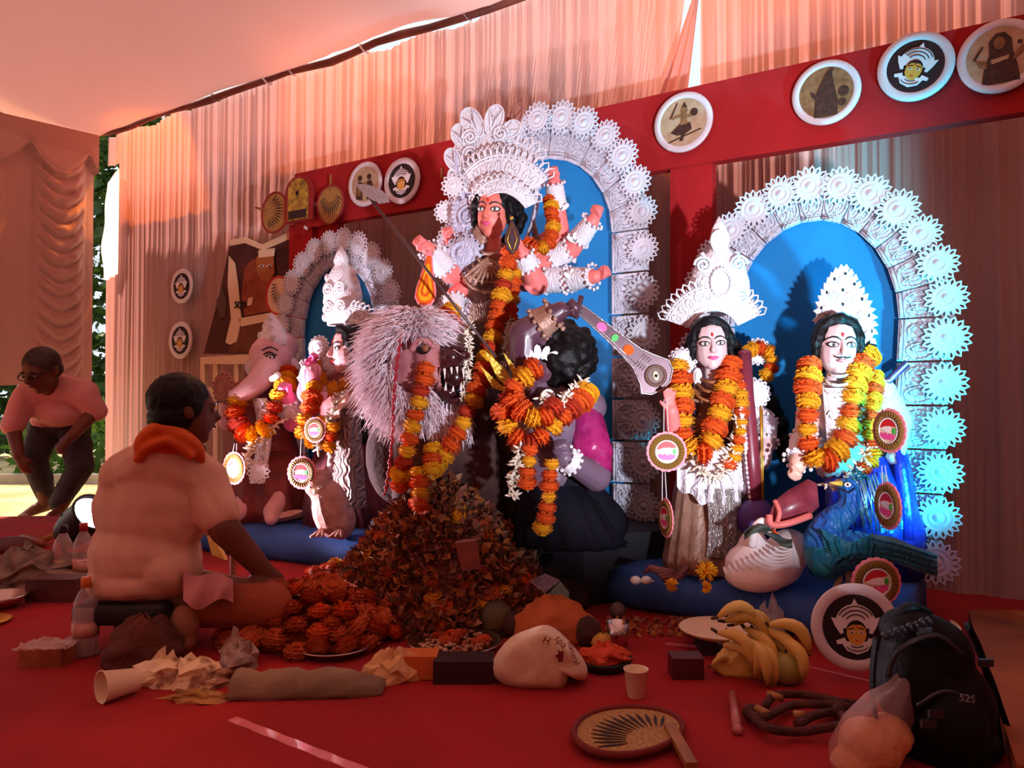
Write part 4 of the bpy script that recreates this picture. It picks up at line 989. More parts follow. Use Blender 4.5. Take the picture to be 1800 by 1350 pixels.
garland([[Kg(735, 830, 2.80), Kg(740, 870, 2.76), Kg(728, 905, 2.74)], [Kg(760, 790, 2.84), Kg(758, 840, 2.78)]], .038, 'marigold strand sinking into the flower mound', 'yo', seed=9)

# ------------------------------------------------------------------ lion
YL = 3.02; K = lambda px, py, dy=0: P(px, py, YL + dy); q = YL / FPX
M_MANE = mat('mane_fur', (252, 238, 242), 1.0, (244, 220, 230), 14, spec=.05); M_LFACE = mat('lion_skin', (198, 130, 128), .5, (170, 100, 104), 10, bump=.3, bscale=40)
M_MAW = mat('lion_maw', (44, 16, 20), .25, (70, 28, 30), 12, coat=.5); M_LBODY = mat('lion_body', (84, 52, 48), .9, (62, 36, 34), 8, bump=.6, bscale=30)
rLn = thing('lion_statue', V((K(740, 800).x, YL + .1, .27)), 'white-maned snarling lion idol at the feet of the great goddess', 'statue', 'painted clay idols')
mb = MB(); mb.ell(K(735, 640, .08), (72 * q, .15, 92 * q)); mb.ell(K(765, 625, .0), (44 * q, .13, 50 * q)); mb.ell(K(795, 628, -.08), (26 * q, .09, 26 * q)); mb.ell(K(790, 690, -.03), (24 * q, .08, 16 * q)); mb.ell(K(765, 655, -.05), (22 * q, .06, 24 * q)); mb.ell(K(690, 600, .0), (20 * q, .04, 24 * q))
blob(mb, 'head', [M_LFACE, M_MAW], rLn, .008, 3, lambda p: 1 if p.x > K(778, 650).x and p.y < YL + .04 else 0)
mb = MB(); mb.ell(K(800, 662, -.10), (20 * q, .05, 22 * q)); mb.ell(K(814, 625, -.13), (13 * q, .04, 9 * q)); mb.tube(bez([K(775, 630, -.12), K(795, 612, -.15), K(822, 616, -.15)], 5), .011, 6); mb.tube(bez([K(772, 690, -.09), K(792, 706, -.11), K(815, 698, -.11)], 5), .012, 6); mb.build('muzzle', M_MAW, rLn)
mb = MB()
for x, y, l, s in ((781, 648, 18, 1), (793, 646, 12, 1), (803, 645, 12, 1), (814, 648, 18, 1), (783, 686, 14, -1), (796, 688, 10, -1), (810, 686, 14, -1)): mb.tube([K(x, y, -.155), K(x + 1, y + s * l, -.16)], [.0065, .001], 7)
mb.build('fang', M_EYEW, rLn)
mb = MB(); mb.ell(K(744, 612, -.13), (.030, .02, .024), R=Matrix.Rotation(-.3, 3, 'Y')); mb.build('eye_socket', M_BLACK, rLn); mb = MB(); mb.ell(K(748, 612, -.147), (.014, .01, .014)); mb.build('eye', M_WOOD, rLn); mb = MB(); mb.tube(bez([K(722, 618, -.13), K(735, 600, -.145), K(752, 600, -.15), K(765, 612, -.145)], 5), [.006] + [.013] * 14 + [.005], 7); mb.build('brow', M_LFACE, rLn)
mb = MB(); mb.ell(K(680, 626, -.055), (.020, .03, .028)); mb.build('ear_hollow', M_MAW, rLn)
r = random.Random(5); mb = MB()
for i in range(9000):
    a = r.uniform(0, 2 * PI); rad = r.uniform(.35, 1) ** .6
    px = 728 + 74 * rad * math.cos(a); py = 640 + 96 * rad * math.sin(a)
    if px > 756 and 575 < py < 705: continue
    if (px - 744) ** 2 + (py - 612) ** 2 < 300: continue
    if abs(px - 680) < 9 and abs(py - 626) < 12: continue
    dpt = -.13 * math.sqrt(max(0, 1 - rad * rad)) - .02 + r.uniform(-.03, .03); p = K(px, py, dpt + .06)
    out = V((math.cos(a) * .8, -.25, -math.sin(a) * .55 - .55 - .3 * (py > 650))).normalized(); L = r.uniform(.04, .10); w = V((r.uniform(-1, 1), r.uniform(-1, 1), r.uniform(-.6, .6))) * .06
    mb.tube([p, p + out * L * .5 + w * .5 + V((0, -.015, 0)), p + out * L + w + V((0, 0, -.02))], [.0032, .0028, .0008], 3, caps=False)
for i in range(500):
    px = r.uniform(755, 830); py = r.uniform(705, 745); p = K(px, py, -.06 + r.uniform(-.03, .03)); w = V((r.uniform(-.02, .02), r.uniform(-.02, .01), 0)); L = r.uniform(.05, .11)
    mb.tube([p, p + V((0, -.01, -L * .5)), p + w + V((0, 0, -L))], [.004, .0035, .0008], 3, caps=False)
m_ = mb.build('mane', M_MANE, rLn); m_['kind'] = 'stuff'
mb = MB(); mb.ell(K(770, 790, .12), (110 * q, .20, 95 * q)); mb.ell(K(830, 720, .12), (60 * q, .16, 70 * q)); mb.ell(K(700, 800, .12), (60 * q, .14, 90 * q)); mb.limb([K(740, 800, .02), K(720, 870, -.02), V((K(715, 900).x, YL - .05, .30))], [.09, .07, .06]); mb.limb([K(840, 800, .05), K(850, 870, .0), V((K(850, 900).x, YL + .02, .30))], [.09, .07, .06])
blob(mb, 'body', M_LBODY, rLn, .014, 4)
# red and silver thread on the mane
mb = MB(); pts = bez([K(706, 585, -.16), K(698, 640, -.17), K(692, 700, -.16), K(690, 760, -.14), K(683, 830, -.16), K(676, 870, -.16)], 10)
for i in range(len(pts) - 1): mb.tube([pts[i] + V((.004 * math.sin(i * 2), 0, 0)), pts[i + 1] + V((.004 * math.sin(i * 2 + 2), 0, 0))], .006 if i % 3 else .003, 6)
o = tag(mb.build('red_thread', mat('red_thread', (178, 26, 46), .5)), 'twisted red thread hanging down the white lion mane', 'thread')

# ------------------------------------------------------------------ demon with the sword
YD = 2.86; K = lambda px, py, dy=0: P(px, py, YD + dy); q = YD / FPX
M_DSKIN = mat('demon_skin', (96, 60, 74), .35, (78, 46, 60), 9, coat=.2); M_DGREY = mat('demon_grey', (108, 88, 106), .4)
rF = thing('demon_statue', V((K(985, 800).x, YD + .08, .27)), 'dark-skinned curly-haired demon idol raising a sword beside the lion', 'statue', 'painted clay idols')
hs = 118 * q; Mh = facing(K(962, 622, .02), 1.05, .05, .0, hs)
head(rF, Mh, M_DSKIN, hs, bindi=False, lip=mat('lip_dark', (80, 30, 40), .4), moust=True)
mb = MB(); rr = random.Random(4); mb.ell(K(992, 628, .04), (54 * q, .12, 64 * q))
for i in range(90):
    a = rr.uniform(0, 2 * PI); t = rr.uniform(0, PI * .55); p = K(993 + 50 * math.sin(t) * math.cos(a), 628 + 60 * math.sin(t) * math.sin(a), .03 - .12 * math.cos(t)); mb.ell(p, .022 * rr.uniform(.7, 1.2), None, 8, 6)
blob(mb, 'hair', M_HAIR, rF, .008, 1)
mb = MB(); mb.limb([K(925, 690, .03), K(985, 690, .02), K(1035, 715, .04)], [.06, .07, .07]); mb.ell(K(965, 745, .04), (.14, .11, .14)); mb.ell(K(965, 830, .06), (.13, .11, .14)); blob(mb, 'torso', M_DGREY, rF, .009, 4)
arm(rF, [K(918, 690, .0), K(922, 588, -.03), K(985, 546, -.06), K(1020, 536, -.07)], [.062, .062, .036], .10, 'fist', M_DSKIN, (0, -.5, -1), [(1, .42, .80, 1.2)], cm=M_SARI)
arm(rF, [K(1030, 740, .03), K(1048, 838, -.06), K(992, 805, -.17), K(985, 770, -.18)], [.06, .056, .036], .115, 'fist', M_DGREY, (-.3, -1, 0), [(1, .80, .98, 1.15)], thumb=-1)
mb = MB(); mb.limb([K(1022, 725, .04), K(1044, 800, -.02), K(1046, 828, -.05)], [.078, .075, .062]); blob(mb, 'satin_sleeve', mat('magenta_satin', (176, 36, 110), .3, (120, 20, 80), 9, bump=.5, bscale=20, coat=.3), rF, .009, 3, disp=lambda p: .006 * noise.noise(p * 30))
mb = MB()
for k in range(5): Ml = facing(K(934 + 6 * k, 632, -.085), .4, 0, -1.3 + .6 * k, q); mb.prism(leafpts(26, 6, 10), 3, Ml)
mb.build('painted_leaf', M_WHITEP, rF); mb = MB(); mb.prism(leafpts(44, 11, 12), 4, facing(K(916, 648, -.07), .4, 0, 0, q)); mb.build('painted_leaf', M_WHITEP, rF); mb = MB(); mb.prism(leafpts(28, 12, 12), 3, facing(K(968, 712, -.11), .3, 0, -.3, q)); mb.build('painted_leaf', M_WHITEP, rF)
mb = MB(); skirt(mb, [(K(975, 850, .05), .13, .12), (K(985, 900, .04), .17, .14), (K(1000, 950, .04), .20, .15), (V((K(1005, 950).x, YD + .06, .25)), .21, .15)], 15, .07); mb.build('dark_dhoti', mat('dhoti_black', (9, 9, 18), .8, (16, 16, 32), 9, spec=.2), rF)
mb = MB(); mb.limb([K(1000, 850, .05), K(1070, 920, .10), V((K(1090, 970).x, YD + .14, .30))], [.09, .08, .05]); blob(mb, 'leg', mat('dhoti_black', (16, 16, 30), .5), rF, .012, 3)
# sword
o = thing('sword', P(1130, 690, 2.74), 'broad painted sword with an eye at its tip, raised by the demon', 'sword')
Msw = facing(P(1010, 536, 2.79), 0, 0, 2.26, 2.78 / FPX); Msw = Msw @ Matrix.Rotation(0, 4, 'X')
def swp(t, w):    # t along 0..215 px, w across (towards the edge)
    return (w + 0.0, t)
sil = [(-7, 0), (-10, 60), (-14, 110), (-20, 150), (-34, 178), (-46, 190), (-36, 205), (-18, 214), (2, 216), (22, 206), (30, 190), (22, 168), (14, 140), (12, 100), (10, 50), (7, 0)]
sil = [(x * -1, z) for x, z in sil]
M_BLADE = mat('sword_plum', (96, 66, 76), .35, (80, 52, 60), 9, metal=.3)
mb = MB(); mb.prism(sil, 7, Msw); mb.build('blade', M_BLADE, o)
mb = MB(); mb.tube([Msw @ V((x, -1, z)) for x, z in sil], 1.6 * 2.78 / FPX, 5, closed=True); mb.tube([Msw @ V((x, -1, z)) for x, z in ((4, 10), (6, 60), (9, 110), (12, 150))], 1.2 * 2.78 / FPX, 5)
for k in range(4): mb.tube([Msw @ V((x, -1, 150 + 5 * k)) for x in (-12, 0, 14)], .9 * 2.78 / FPX, 4)
mb.build('silver_edge', M_SILVER, o)
for (x, z, w, L, m) in ((0, 62, 8, 20, M_MAGENTA), (0, 92, 7, 12, M_GREEN), (1, 124, 9, 20, M_MAR_O)):
    mb = MB(); mb.prism([(x + w * math.cos(t), z + L * .5 * math.sin(t)) for t in [k * PI / 5 for k in range(10)]], 2, Msw, 0, -2); mb.build('inlay', m, o)
mb = MB(); mb.lathe([(20, 0), (20, 2), (16, 2.5), (15, 1.5), (12, 1.5), (.1, 2.2)], Msw @ Matrix.Translation((6, -.5, 190)) @ Matrix.Rotation(PI / 2, 4, 'X'), 22); mb.build('eye_boss', mat('eye_boss', (92, 58, 44), .5), o)
mb = MB(); mb.ell((6, -3.5, 190), (9, 1.5, 5), Msw, R=Matrix.Rotation(-.9, 3, 'Y')); mb.build('eye_white', M_CREAM, o); mb = MB(); mb.ell((6, -5, 190), 3, Msw); mb.build('pupil', M_BLACK, o)
mb = MB(); mb.tube([P(1000, 530, 2.79), P(1018, 548, 2.785)], .018, 10); mb.tube([P(1022, 520, 2.79), P(1012, 560, 2.79)], .010, 8); mb.build('hilt', M_BLADE, o)
Kg = P
garland([[Kg(938, 648, 2.70), Kg(905, 680, 2.68), Kg(888, 715, 2.66), Kg(892, 750, 2.65), Kg(925, 778, 2.64), Kg(958, 762, 2.64), Kg(985, 735, 2.65), Kg(1012, 712, 2.68), Kg(1032, 688, 2.74)]], .044, 'full marigold garland round the neck of the demon', 'oyod', seed=12, tuber=[([Kg(950, 700, 2.66), Kg(975, 712, 2.65), Kg(1005, 690, 2.70), Kg(1025, 668, 2.78)], .032), ([Kg(915, 790, 2.63), Kg(905, 830, 2.64), Kg(902, 875, 2.66)], .034)])
garland([[Kg(905, 705, 2.63), Kg(925, 730, 2.60), Kg(955, 735, 2.60), Kg(975, 715, 2.62)]], .042, 'inner marigold loop on the chest of the demon', 'ody', seed=14)
garland([[Kg(930, 790, 2.62), Kg(928, 830, 2.62), Kg(928, 865, 2.63)], [Kg(968, 815, 2.62), Kg(966, 860, 2.63), Kg(962, 900, 2.64), Kg(952, 935, 2.66)]], .034, 'two marigold strands hanging below the demon garland', 'oyo', seed=15)
# ================================================================== left pair of idols
mb = MB(); A0, A1 = G(385, 985), G(640, 1000); d = (A1 - A0).normalized(); bk = V((-d.y, d.x, 0)); L = (A1 - A0).length
A0 = G(335, 966); A1 = G(655, 1006)
d = (A1 - A0).normalized(); bk = V((-d.y, d.x, 0)); L = (A1 - A0).length; rings = []
for i in range(21):
    t = i / 20; sh = .06 * (1 - min(1, min(t, 1 - t) * 8)) ** 2
    rings.append([A0 + d * L * t + bk * (x + sh + .01 * noise.noise(V((t * 9, x * 7, z * 9)))) + V((0, 0, max(0, z - sh * .3))) for x, z in [(0, 0), (-.03, .03), (-.04, .08), (-.02, .125), (.03, .15), (.10, .16), (.62, .16), (.62, 0)]])
mb.loft(rings); tag(mb.build('idol_platform', M_NAVY), 'dark blue padded base under the elephant-headed idol', 'platform')
# ---- goddess seen in profile with the owl
Y = 3.98; pxm = Y / FPX; K = lambda px, py, dy=0: P(px, py, Y + dy)
ft = K(620, 900, -.02); ft.z = PZ
rC = thing('goddess_statue', ft, 'pale goddess idol in profile with a silver sari beside the elephant-headed idol', 'statue', 'painted clay idols')
hs = 76 * pxm; Mh = facing(K(611, 616, -.08), 1.0, .0, -.05, hs)
head(rC, Mh, mat('face_rose', (242, 190, 190), .5), hs, lip=M_RED)
hairdo(rC, Mh, hs, [([K(620, 590, .02), K(630, 625, .03), K(622, 655, .04)], .035), ([K(632, 700, .02), K(635, 760, -.03), K(634, 830, -.05)], .028), ([K(640, 680, .06), K(655, 740, .05), K(660, 800, .05)], .05)], 21)
mb = MB(); mb.limb([K(566, 680, .02), K(605, 665, .02), K(645, 682, .04)], [.06, .065, .06]); mb.ell(K(604, 720, .03), (.13, .10, .14)); mb.ell(K(605, 780, .03), (.12, .10, .15)); blob(mb, 'torso', mat('blouse_rose', (176, 110, 110), .5), rC, .009, 4)
mb = MB(); skirt(mb, [(K(606, 770, .02), .13, .11), (K(608, 830, .01), .19, .14), (K(612, 880, 0), .22, .15), (V((ft.x, ft.y, PZ)), .24, .16)], 15, .07); mb.build('sari', mat('maroon_sari', (110, 34, 44), .6, (80, 22, 34), 8, bump=.4, bscale=30), rC)
mb = MB(); mb.grid(lambda a, b: K(590 + 3 * b * -3 + (42 + 22 * b) * a, 712 + 178 * b + 6 * math.sin(a * 3), -.15 - .05 * math.sin(a * PI) - .02 * b), 14, 26); mb.build('silver_pleat', mat('silver_brocade', (166, 146, 140), .4, (140, 118, 112), 12, metal=.35, bump=.8, bscale=12, btype='wave'), rC)
mb = MB(); mb.tube([K(588 - 2 * k, 712 + 20 * k, -.165) for k in range(9)], .007, 6)
for k in range(14): mb.ell(K(590 - 1.2 * k, 712 + 13 * k, -.17), .009, None, 6, 4)
mb.build('lace_trim', M_WHITE, rC)
arm(rC, [K(646, 690, .03), K(650, 718, -.06), K(610, 706, -.20), K(588, 722, -.24)], [.052, .046, .034], .125, 'relaxed', M_PEACH, (0, .2, -1), [(1, .2, .72, 1.2)], thumb=-1)
arm(rC, [K(568, 686, .02), K(538, 690, -.06), K(546, 640, -.12), K(549, 612, -.14)], [.052, .046, .034], .10, 'fist', mat('hand_magenta', (236, 90, 150), .5), (1, -.3, 0), [(1, .5, .98, 1.2)])
mb = MB(); mb.limb([K(560, 690, -.02), K(542, 690, -.07), K(550, 655, -.12)], [.062, .060, .052]); blob(mb, 'striped_sleeve', mat('sleeve_pink', (238, 196, 204), .6, (220, 90, 120), 16, stretch=(6, 1, .4)), rC, .009, 2)
Mc = facing(K(612, 606, -.06), .75, -.05, -.12, 100 * pxm); fan(rC, Mc, .34, .66, 1.0, 15, 'crown_fan', curve=.6)
mb = MB(); Mt = facing(K(604, 556, .02), .5, 0, -.06, pxm)
mb.lathe([(34, -14), (38, 10), (40, 36), (34, 62), (26, 78), (20, 86), (14, 92), (16, 100), (11, 112), (1, 126)], Mt @ Matrix.Diagonal((1, .6, 1, 1)), 26)
for z in (14, 46): spiral(mb, Mt @ Matrix.Translation((-14, -22, z)), 12, .008, 2); spiral(mb, Mt @ Matrix.Translation((14, -22, z)), 12, .008, 2, -1)
for k in range(6): mb.ell((-40 + 2 * k, -4, 2 + 14 * k), (6, 5, 8), Mt, 8, 5); mb.ell((40 - 2 * k, -4, 2 + 14 * k), (6, 5, 8), Mt, 8, 5)
mb.build('crown_tower', M_WHITE, rC)
disc(rC, facing(K(561, 612, -.04), .4, 0, 0), 20 * pxm); disc(rC, facing(K(577, 640, -.10), .4, 0, 0), 13 * pxm, 'earring'); disc(rC, facing(K(612, 640, -.12), .5, 0, 0), 12 * pxm, 'earring')
garland([[K(560, 648, -.08), K(552, 690, -.16), K(540, 730, -.20), K(536, 765, -.22), K(560, 770, -.22), K(568, 735, -.20)], [K(648, 645, -.02), K(622, 668, -.10), K(596, 682, -.14), K(572, 690, -.17)]], .052, 'orange and yellow garland on the profile goddess', 'oyyo', seed=31, tuber=[([K(600, 690, -.17), K(585, 725, -.22), K(568, 760, -.23), K(558, 790, -.23)], .04)])
garland([[K(588, 750, -.24), K(580, 780, -.24), K(575, 800, -.24)]], .044, 'short yellow marigold strand under the hand of the profile goddess', 'yo', seed=32)
# ---- owl
Yo = 3.80; K = lambda px, py, dy=0: P(px, py, Yo + dy); q = Yo / FPX
b = G(580, 942, PZ); Yo = b.y
M_OWL = mat('owl_feather', (206, 160, 146), .75, (178, 128, 116), 16, bump=.6, bscale=30)
rO = thing('owl_figure', b, 'pinkish clay owl sitting at the feet of the profile goddess', 'figurine'); q = Yo / FPX
mb = MB(); mb.ell(K(582, 895, 0), (34 * q, .08, 52 * q), R=Matrix.Rotation(-.15, 3, 'Y')); mb.ell(K(558, 850, -.01), (24 * q, .07, 26 * q)); mb.ell(K(600, 915, .02), (26 * q, .08, 34 * q)); mb.ell(K(572, 870, 0), (26 * q, .07, 26 * q))
for x in (551, 576): mb.limb([K(x, 838, 0), K(x - 3, 815, .0)], [.026, .004])
blob(mb, 'body', M_OWL, rO, .008, 3)
mb = MB()
for k in range(12): mb.tube([K(560 + 3 * k, 872 + 3 * k, -.075 + .004 * k), K(566 + 3.4 * k, 900 + 2 * k, -.085 + .004 * k), K(575 + 3 * k, 930, -.06)], [.004, .007, .002], 5)
mb.build('feather_ridge', M_OWL, rO)
for x in (546, 562):
    mb = MB(); mb.ell(K(x, 857, -.082), (.013, .008, .007)); mb.build('eye', M_EYEW, rO); mb = MB(); mb.ell(K(x, 857, -.090), .004); mb.build('pupil', M_BLACK, rO)
mb = MB(); mb.tube([K(554, 862, -.085), K(552, 872, -.11)], [.012, .001], 7); mb.build('beak', M_CREAM, rO)
for x in (566, 598):
    mb = MB()
    for a in (-.6, 0, .6): mb.tube([K(x, 932, -.05), V((K(x, 940).x + .05 * math.sin(a), Yo - .10, PZ + .012))], [.014, .006], 7)
    mb.build('foot', M_OWL, rO)

# ---- elephant-headed god
Y = 4.16; pxm = Y / FPX; K = lambda px, py, dy=0: P(px, py, Y + dy)
ft = K(465, 920, 0); ft.z = PZ
M_ELE = mat('elephant_pink', (226, 178, 178), .5, (212, 160, 162), 8); M_ELP = mat('elephant_rose', (238, 120, 176), .5)
rB = thing('elephant_god_statue', ft, 'pink elephant-headed god idol with a pointed white crown at the far left', 'statue', 'painted clay idols')
mb = MB(); mb.ell(K(478, 628, 0), (40 * pxm, .12, 40 * pxm)); mb.ell(K(490, 610, .03), (34 * pxm, .11, 30 * pxm)); mb.ell(K(470, 655, -.04), (30 * pxm, .09, 26 * pxm))
tr = bez([K(472, 650, -.10), K(458, 668, -.16), K(440, 682, -.20), K(424, 692, -.22), K(414, 694, -.22), K(410, 688, -.21)], 5)
for i, p in enumerate(tr): mb.ell(p, (24 - 15 * i / (len(tr) - 1)) * pxm, None, 10, 7)
blob(mb, 'head', M_ELE, rB, .008, 3)
mb = MB(); mb.ell(K(414, 694, -.23), (8 * pxm, .02, 10 * pxm)); mb.build('trunk_tip', M_WHITEP, rB)
mb = MB(); mb.tube(bez([K(470, 668, -.15), K(482, 664, -.20), K(492, 656, -.2)], 5), [.008] + [.018] * 9 + [.012], 8); mb.build('tusk', M_EYEW, rB)
mb = MB(); mb.grid(lambda a, b: K(500 + 24 * a * math.sin(b * PI) + 3 * a, 615 + 62 * b, .02 - .05 * math.sin(a * 3)), 8, 12); mb.grid(lambda a, b: K(500 + 24 * a * math.sin(b * PI) + 3 * a, 615 + 62 * b, .035 - .05 * math.sin(a * 3)), 8, 12); mb.build('ear', mat('ear_white', (240, 214, 216), .6), rB)
mb = MB(); mb.grid(lambda a, b: K(446 - 16 * a * math.sin(b * PI), 620 + 50 * b, .04), 8, 10); mb.build('ear', M_WHITE, rB)
mb = MB(); mb.ell(K(474, 628, -.118), (.030, .012, .014)); mb.tube(bez([K(462, 624, -.11), K(473, 619, -.125), K(486, 625, -.12)], 5), .005, 6); mb.tube(bez([K(460, 616, -.11), K(474, 610, -.12), K(489, 616, -.115)], 5), .004, 6); mb.build('eye_line', M_BLACK, rB); mb = MB(); mb.ell(K(475, 628, -.126), (.016, .008, .009)); mb.build('eye', M_EYEW, rB); mb = MB(); mb.ell(K(475, 628, -.134), .006); mb.build('pupil', M_BLACK, rB)
mb = MB(); Mt = facing(K(482, 606, 0), .6, 0, -.12, pxm)
mb.lathe([(32, -6), (30, 8), (24, 22), (16, 38), (7, 50), (1, 56)], Mt @ Matrix.Diagonal((1, .8, 1, 1)), 22)
for k in range(10):
    a = k * 2.4; z = 2 + 5 * k; r_ = 30 - .58 * z; spiral(mb, Mt @ Matrix.Translation((r_ * .8 * math.sin(k * 1.7), -22 + .3 * z, z)), 6.5, .006, 1.6)
for k in range(7): mb.ell((-34 - 5 * math.sin(k), -8, -12 - 9 * k), (5, 4, 6), Mt, 8, 5)
mb.build('crown', M_WHITE, rB)
mb = MB(); mb.limb([K(430, 690, .03), K(470, 680, .02), K(512, 690, .04)], [.075, .08, .075]); mb.ell(K(468, 740, .03), (.17, .13, .16)); mb.ell(K(466, 800, .03), (.19, .15, .19)); blob(mb, 'torso', mat('tunic_rust', (150, 60, 54), .6, (110, 40, 40), 9, bump=.5, bscale=22), rB, .010, 4)
mb = MB(); skirt(mb, [(K(466, 790, .02), .18, .14), (K(466, 850, 0), .23, .17), (K(466, 890, 0), .25, .18), (V((ft.x, ft.y, PZ)), .25, .18)], 13, .08); mb.build('dhoti', mat('dhoti_rust', (140, 56, 50), .6, (96, 36, 38), 9, bump=.5, bscale=22), rB)
mb = MB(); mb.grid(lambda a, b: K(444 + 26 * a + 8 * math.sin(b * 4), 700 + 150 * b, -.19 - .03 * math.sin(a * PI) + .012 * math.sin(a * 14)), 10, 26)
for k in range(9): spiral(mb, facing(K(456 + 6 * math.sin(k * 1.4), 712 + 16 * k, -.22), .2, 0, 0), .026, .006, 1.8)
mb.build('lace_panel', M_WHITE, rB); inst(ROS12, 'rosette', facing(K(454, 828, -.24), .2, 0, 0, 22 * pxm), rB)
arm(rB, [K(510, 694, .02), K(516, 742, -.12), K(506, 700, -.22), K(504, 670, -.24)], [.062, .056, .042], .14, 'fist', M_ELP, (-.3, -1, 0), [(1, .45, .95, 1.18)], thumb=-1)
arm(rB, [K(430, 700, .02), K(402, 740, -.04), K(398, 700, -.12), K(396, 672, -.14)], [.06, .054, .04], .13, 'fist', M_ELE, (.3, -1, 0), [])
disc(rB, facing(K(394, 682, -.20), .5, 0, 0), 24 * pxm, 'hand_disc', mat('disc_rust', (170, 104, 84), .6, bump=.5, bscale=40))
garland([[K(508, 655, -.10), K(496, 690, -.22), K(482, 725, -.26), K(468, 752, -.27), K(440, 765, -.27), K(418, 748, -.25), K(414, 712, -.22), K(432, 690, -.18)]], .055, 'orange and yellow garland on the elephant-headed god', 'oyyod', seed=41, tuber=[([K(490, 742, -.26), K(462, 765, -.28), K(440, 790, -.27), K(434, 825, -.26)], .04)])
for i, (x, sgn) in enumerate(((440, -1), (495, 1))):
    mb = MB(); mb.limb([K(x, 870, -.08), V((K(x, 900).x, Y - .16, PZ + .06)), V((K(x, 900).x + .02 * sgn, Y - .24, PZ + .03))], [.07, .05, .035]); blob(mb, 'foot', M_ELE, rB, .009, 3)
# pale boat-shaped offering, mouse figure, dark cones
mb = MB(); c = G(505, 920, PZ); Mx = frame(c + V((0, 0, .03)), V((.95, .1, .2)), V((0, -.3, 1)))
mb.grid(lambda a, b: Mx @ V(((a - .5) * .17, (b - .5) * .075 * math.sin(PI * min(1, max(0, a))) ** .6, .02 * (2 * b - 1) ** 2)), 20, 8); mb.grid(lambda a, b: Mx @ V(((a - .5) * .17, (b - .5) * .075 * math.sin(PI * a) ** .6, .02 * (2 * b - 1) ** 2 - .012)), 20, 8)
tag(mb.build('leaf_bowl', mat('pale_leaf', (222, 184, 172), .7, (196, 150, 140), 18, bump=.4, bscale=50)), 'pale boat-shaped leaf bowl lying on the left blue base', 'bowl')
mb = MB(); p0 = G(428, 918, PZ); mb.limb([p0 + V((0, .05, .05)), p0 + V((.10, .03, .10)), p0 + V((.17, .05, .13))], [.045, .04, .02]); mb.ell(p0 + V((-.02, 0, .035)), (.05, .04, .035)); tag(blob(mb, 'mouse_figure', mat('mouse_grey', (120, 104, 104), .6)), 'small grey clay mouse beside the feet of the elephant-headed god', 'figurine')
medallion(530, 831, 3.55, 28, 'pink-rimmed conch medallion hanging between the two left idols', .30, .05, .12)
medallion(411, 823, 3.78, 28, 'dim conch medallion at the knee of the elephant-headed god', .55, .05, .05)
medallion(553, 756, 3.64, 22, 'conch medallion half hidden under the profile goddess garland', .4)

# ================================================================== decorations on frame and curtain
M_PLATE = mat('plate_white', (226, 220, 226), .6, bump=.1, bscale=60); M_PBLK = mat('plate_black', (32, 20, 26), .6); M_FYEL = mat('face_yellow', (226, 170, 70), .6)
M_SEPIA = mat('sepia_print', (120, 84, 52), .7, (150, 112, 72), 5); M_SEPD = mat('sepia_dark', (54, 32, 24), .7, (80, 48, 34), 8); M_BEIGE = mat('beige_print', (196, 172, 140), .7, (180, 150, 116), 4)
def circ(r, n=32, cx=0, cz=0, k=1): return [(cx + r * math.cos(2 * PI * i / n), cz + k * r * math.sin(2 * PI * i / n)) for i in range(n)]
def facebits(mb, s=1.0):
    """painted goddess head on a plate: white crown and yellow face"""
    o = lambda pts, mi, y: mb.prism([(x * s, z * s) for x, z in pts], .012, None, mi, y)
    o([(-.14, .36), (0, .62), (.14, .36)], 1, -.075)
    o([(.44 * math.sin(t), .06 + .44 * math.cos(t)) for t in [-1.25 + 2.5 * i / 14 for i in range(15)]] + [(.28, -.02), (-.28, -.02)], 1, -.07)
    for sx in (-1, 1): o([(sx * .30, .16), (sx * .52, .22), (sx * .44, .02), (sx * .34, -.14), (sx * .27, -.12)], 1, -.072); o([(sx * .25, -.22), (sx * .44, -.28), (sx * .42, -.36), (sx * .2, -.34)], 1, -.072)
    o([(-.34, -.30), (.34, -.30), (.22, -.50), (0, -.58), (-.22, -.50)], 1, -.07)
    o([(.21 * math.cos(t), -.12 + .26 * math.sin(t)) for t in [2 * PI * k / 16 for k in range(16)]], 2, -.082)
    o([(.22 * math.sin(t), -.10 + .26 * math.cos(t)) for t in [-1.3 + 2.6 * i / 10 for i in range(11)]] + [(.1, .06), (-.1, .06)], 3, -.086)
    for sx in (-1, 1): o([(sx * .10 + .055 * math.cos(t), -.10 + .026 * math.sin(t)) for t in [2 * PI * k / 8 for k in range(8)]], 1, -.09); o([(sx * .10 + .02 * math.cos(t), -.10 + .02 * math.sin(t)) for t in [2 * PI * k / 8 for k in range(8)]], 3, -.096); o([(sx * .04, -.02), (sx * .17, -.04), (sx * .16, -.02), (sx * .05, .0)], 3, -.092)
    o([(-.05, -.27), (.05, -.27), (0, -.30)], 4, -.09); o([(-.012, .0), (.012, .0), (0, .09)], 4, -.093)
    for k in range(3): mb.tube([(s * (.22 + .09 * k) * math.sin(t), -.084, s * (.10 + (.18 + .09 * k) * math.cos(t))) for t in [-1.1 + 2.2 * i / 10 for i in range(11)]], .012 * s, 4, None, 3)
    for k in range(2): mb.tube([(s * (.14 + .1 * k) * math.sin(t), -.084, s * (-.36 - (.06 + .08 * k) * math.cos(t))) for t in [-1.2 + 2.4 * i / 8 for i in range(9)]], .010 * s, 4, None, 3)
def plate_base(mb, rim, inner, m_in=5): mb.lathe([(1, 0), (.98, .05), (rim + .02, .05), (rim, .03), (rim - .01, .0)], Matrix.Rotation(PI / 2, 4, 'X'), 40, 0); mb.prism(circ(rim), .02, None, m_in, -.035)
PM = [M_PLATE, M_WHITEP, M_FYEL, M_PBLK, M_RED, M_PBLK, M_SEPIA, M_SEPD, M_BEIGE]
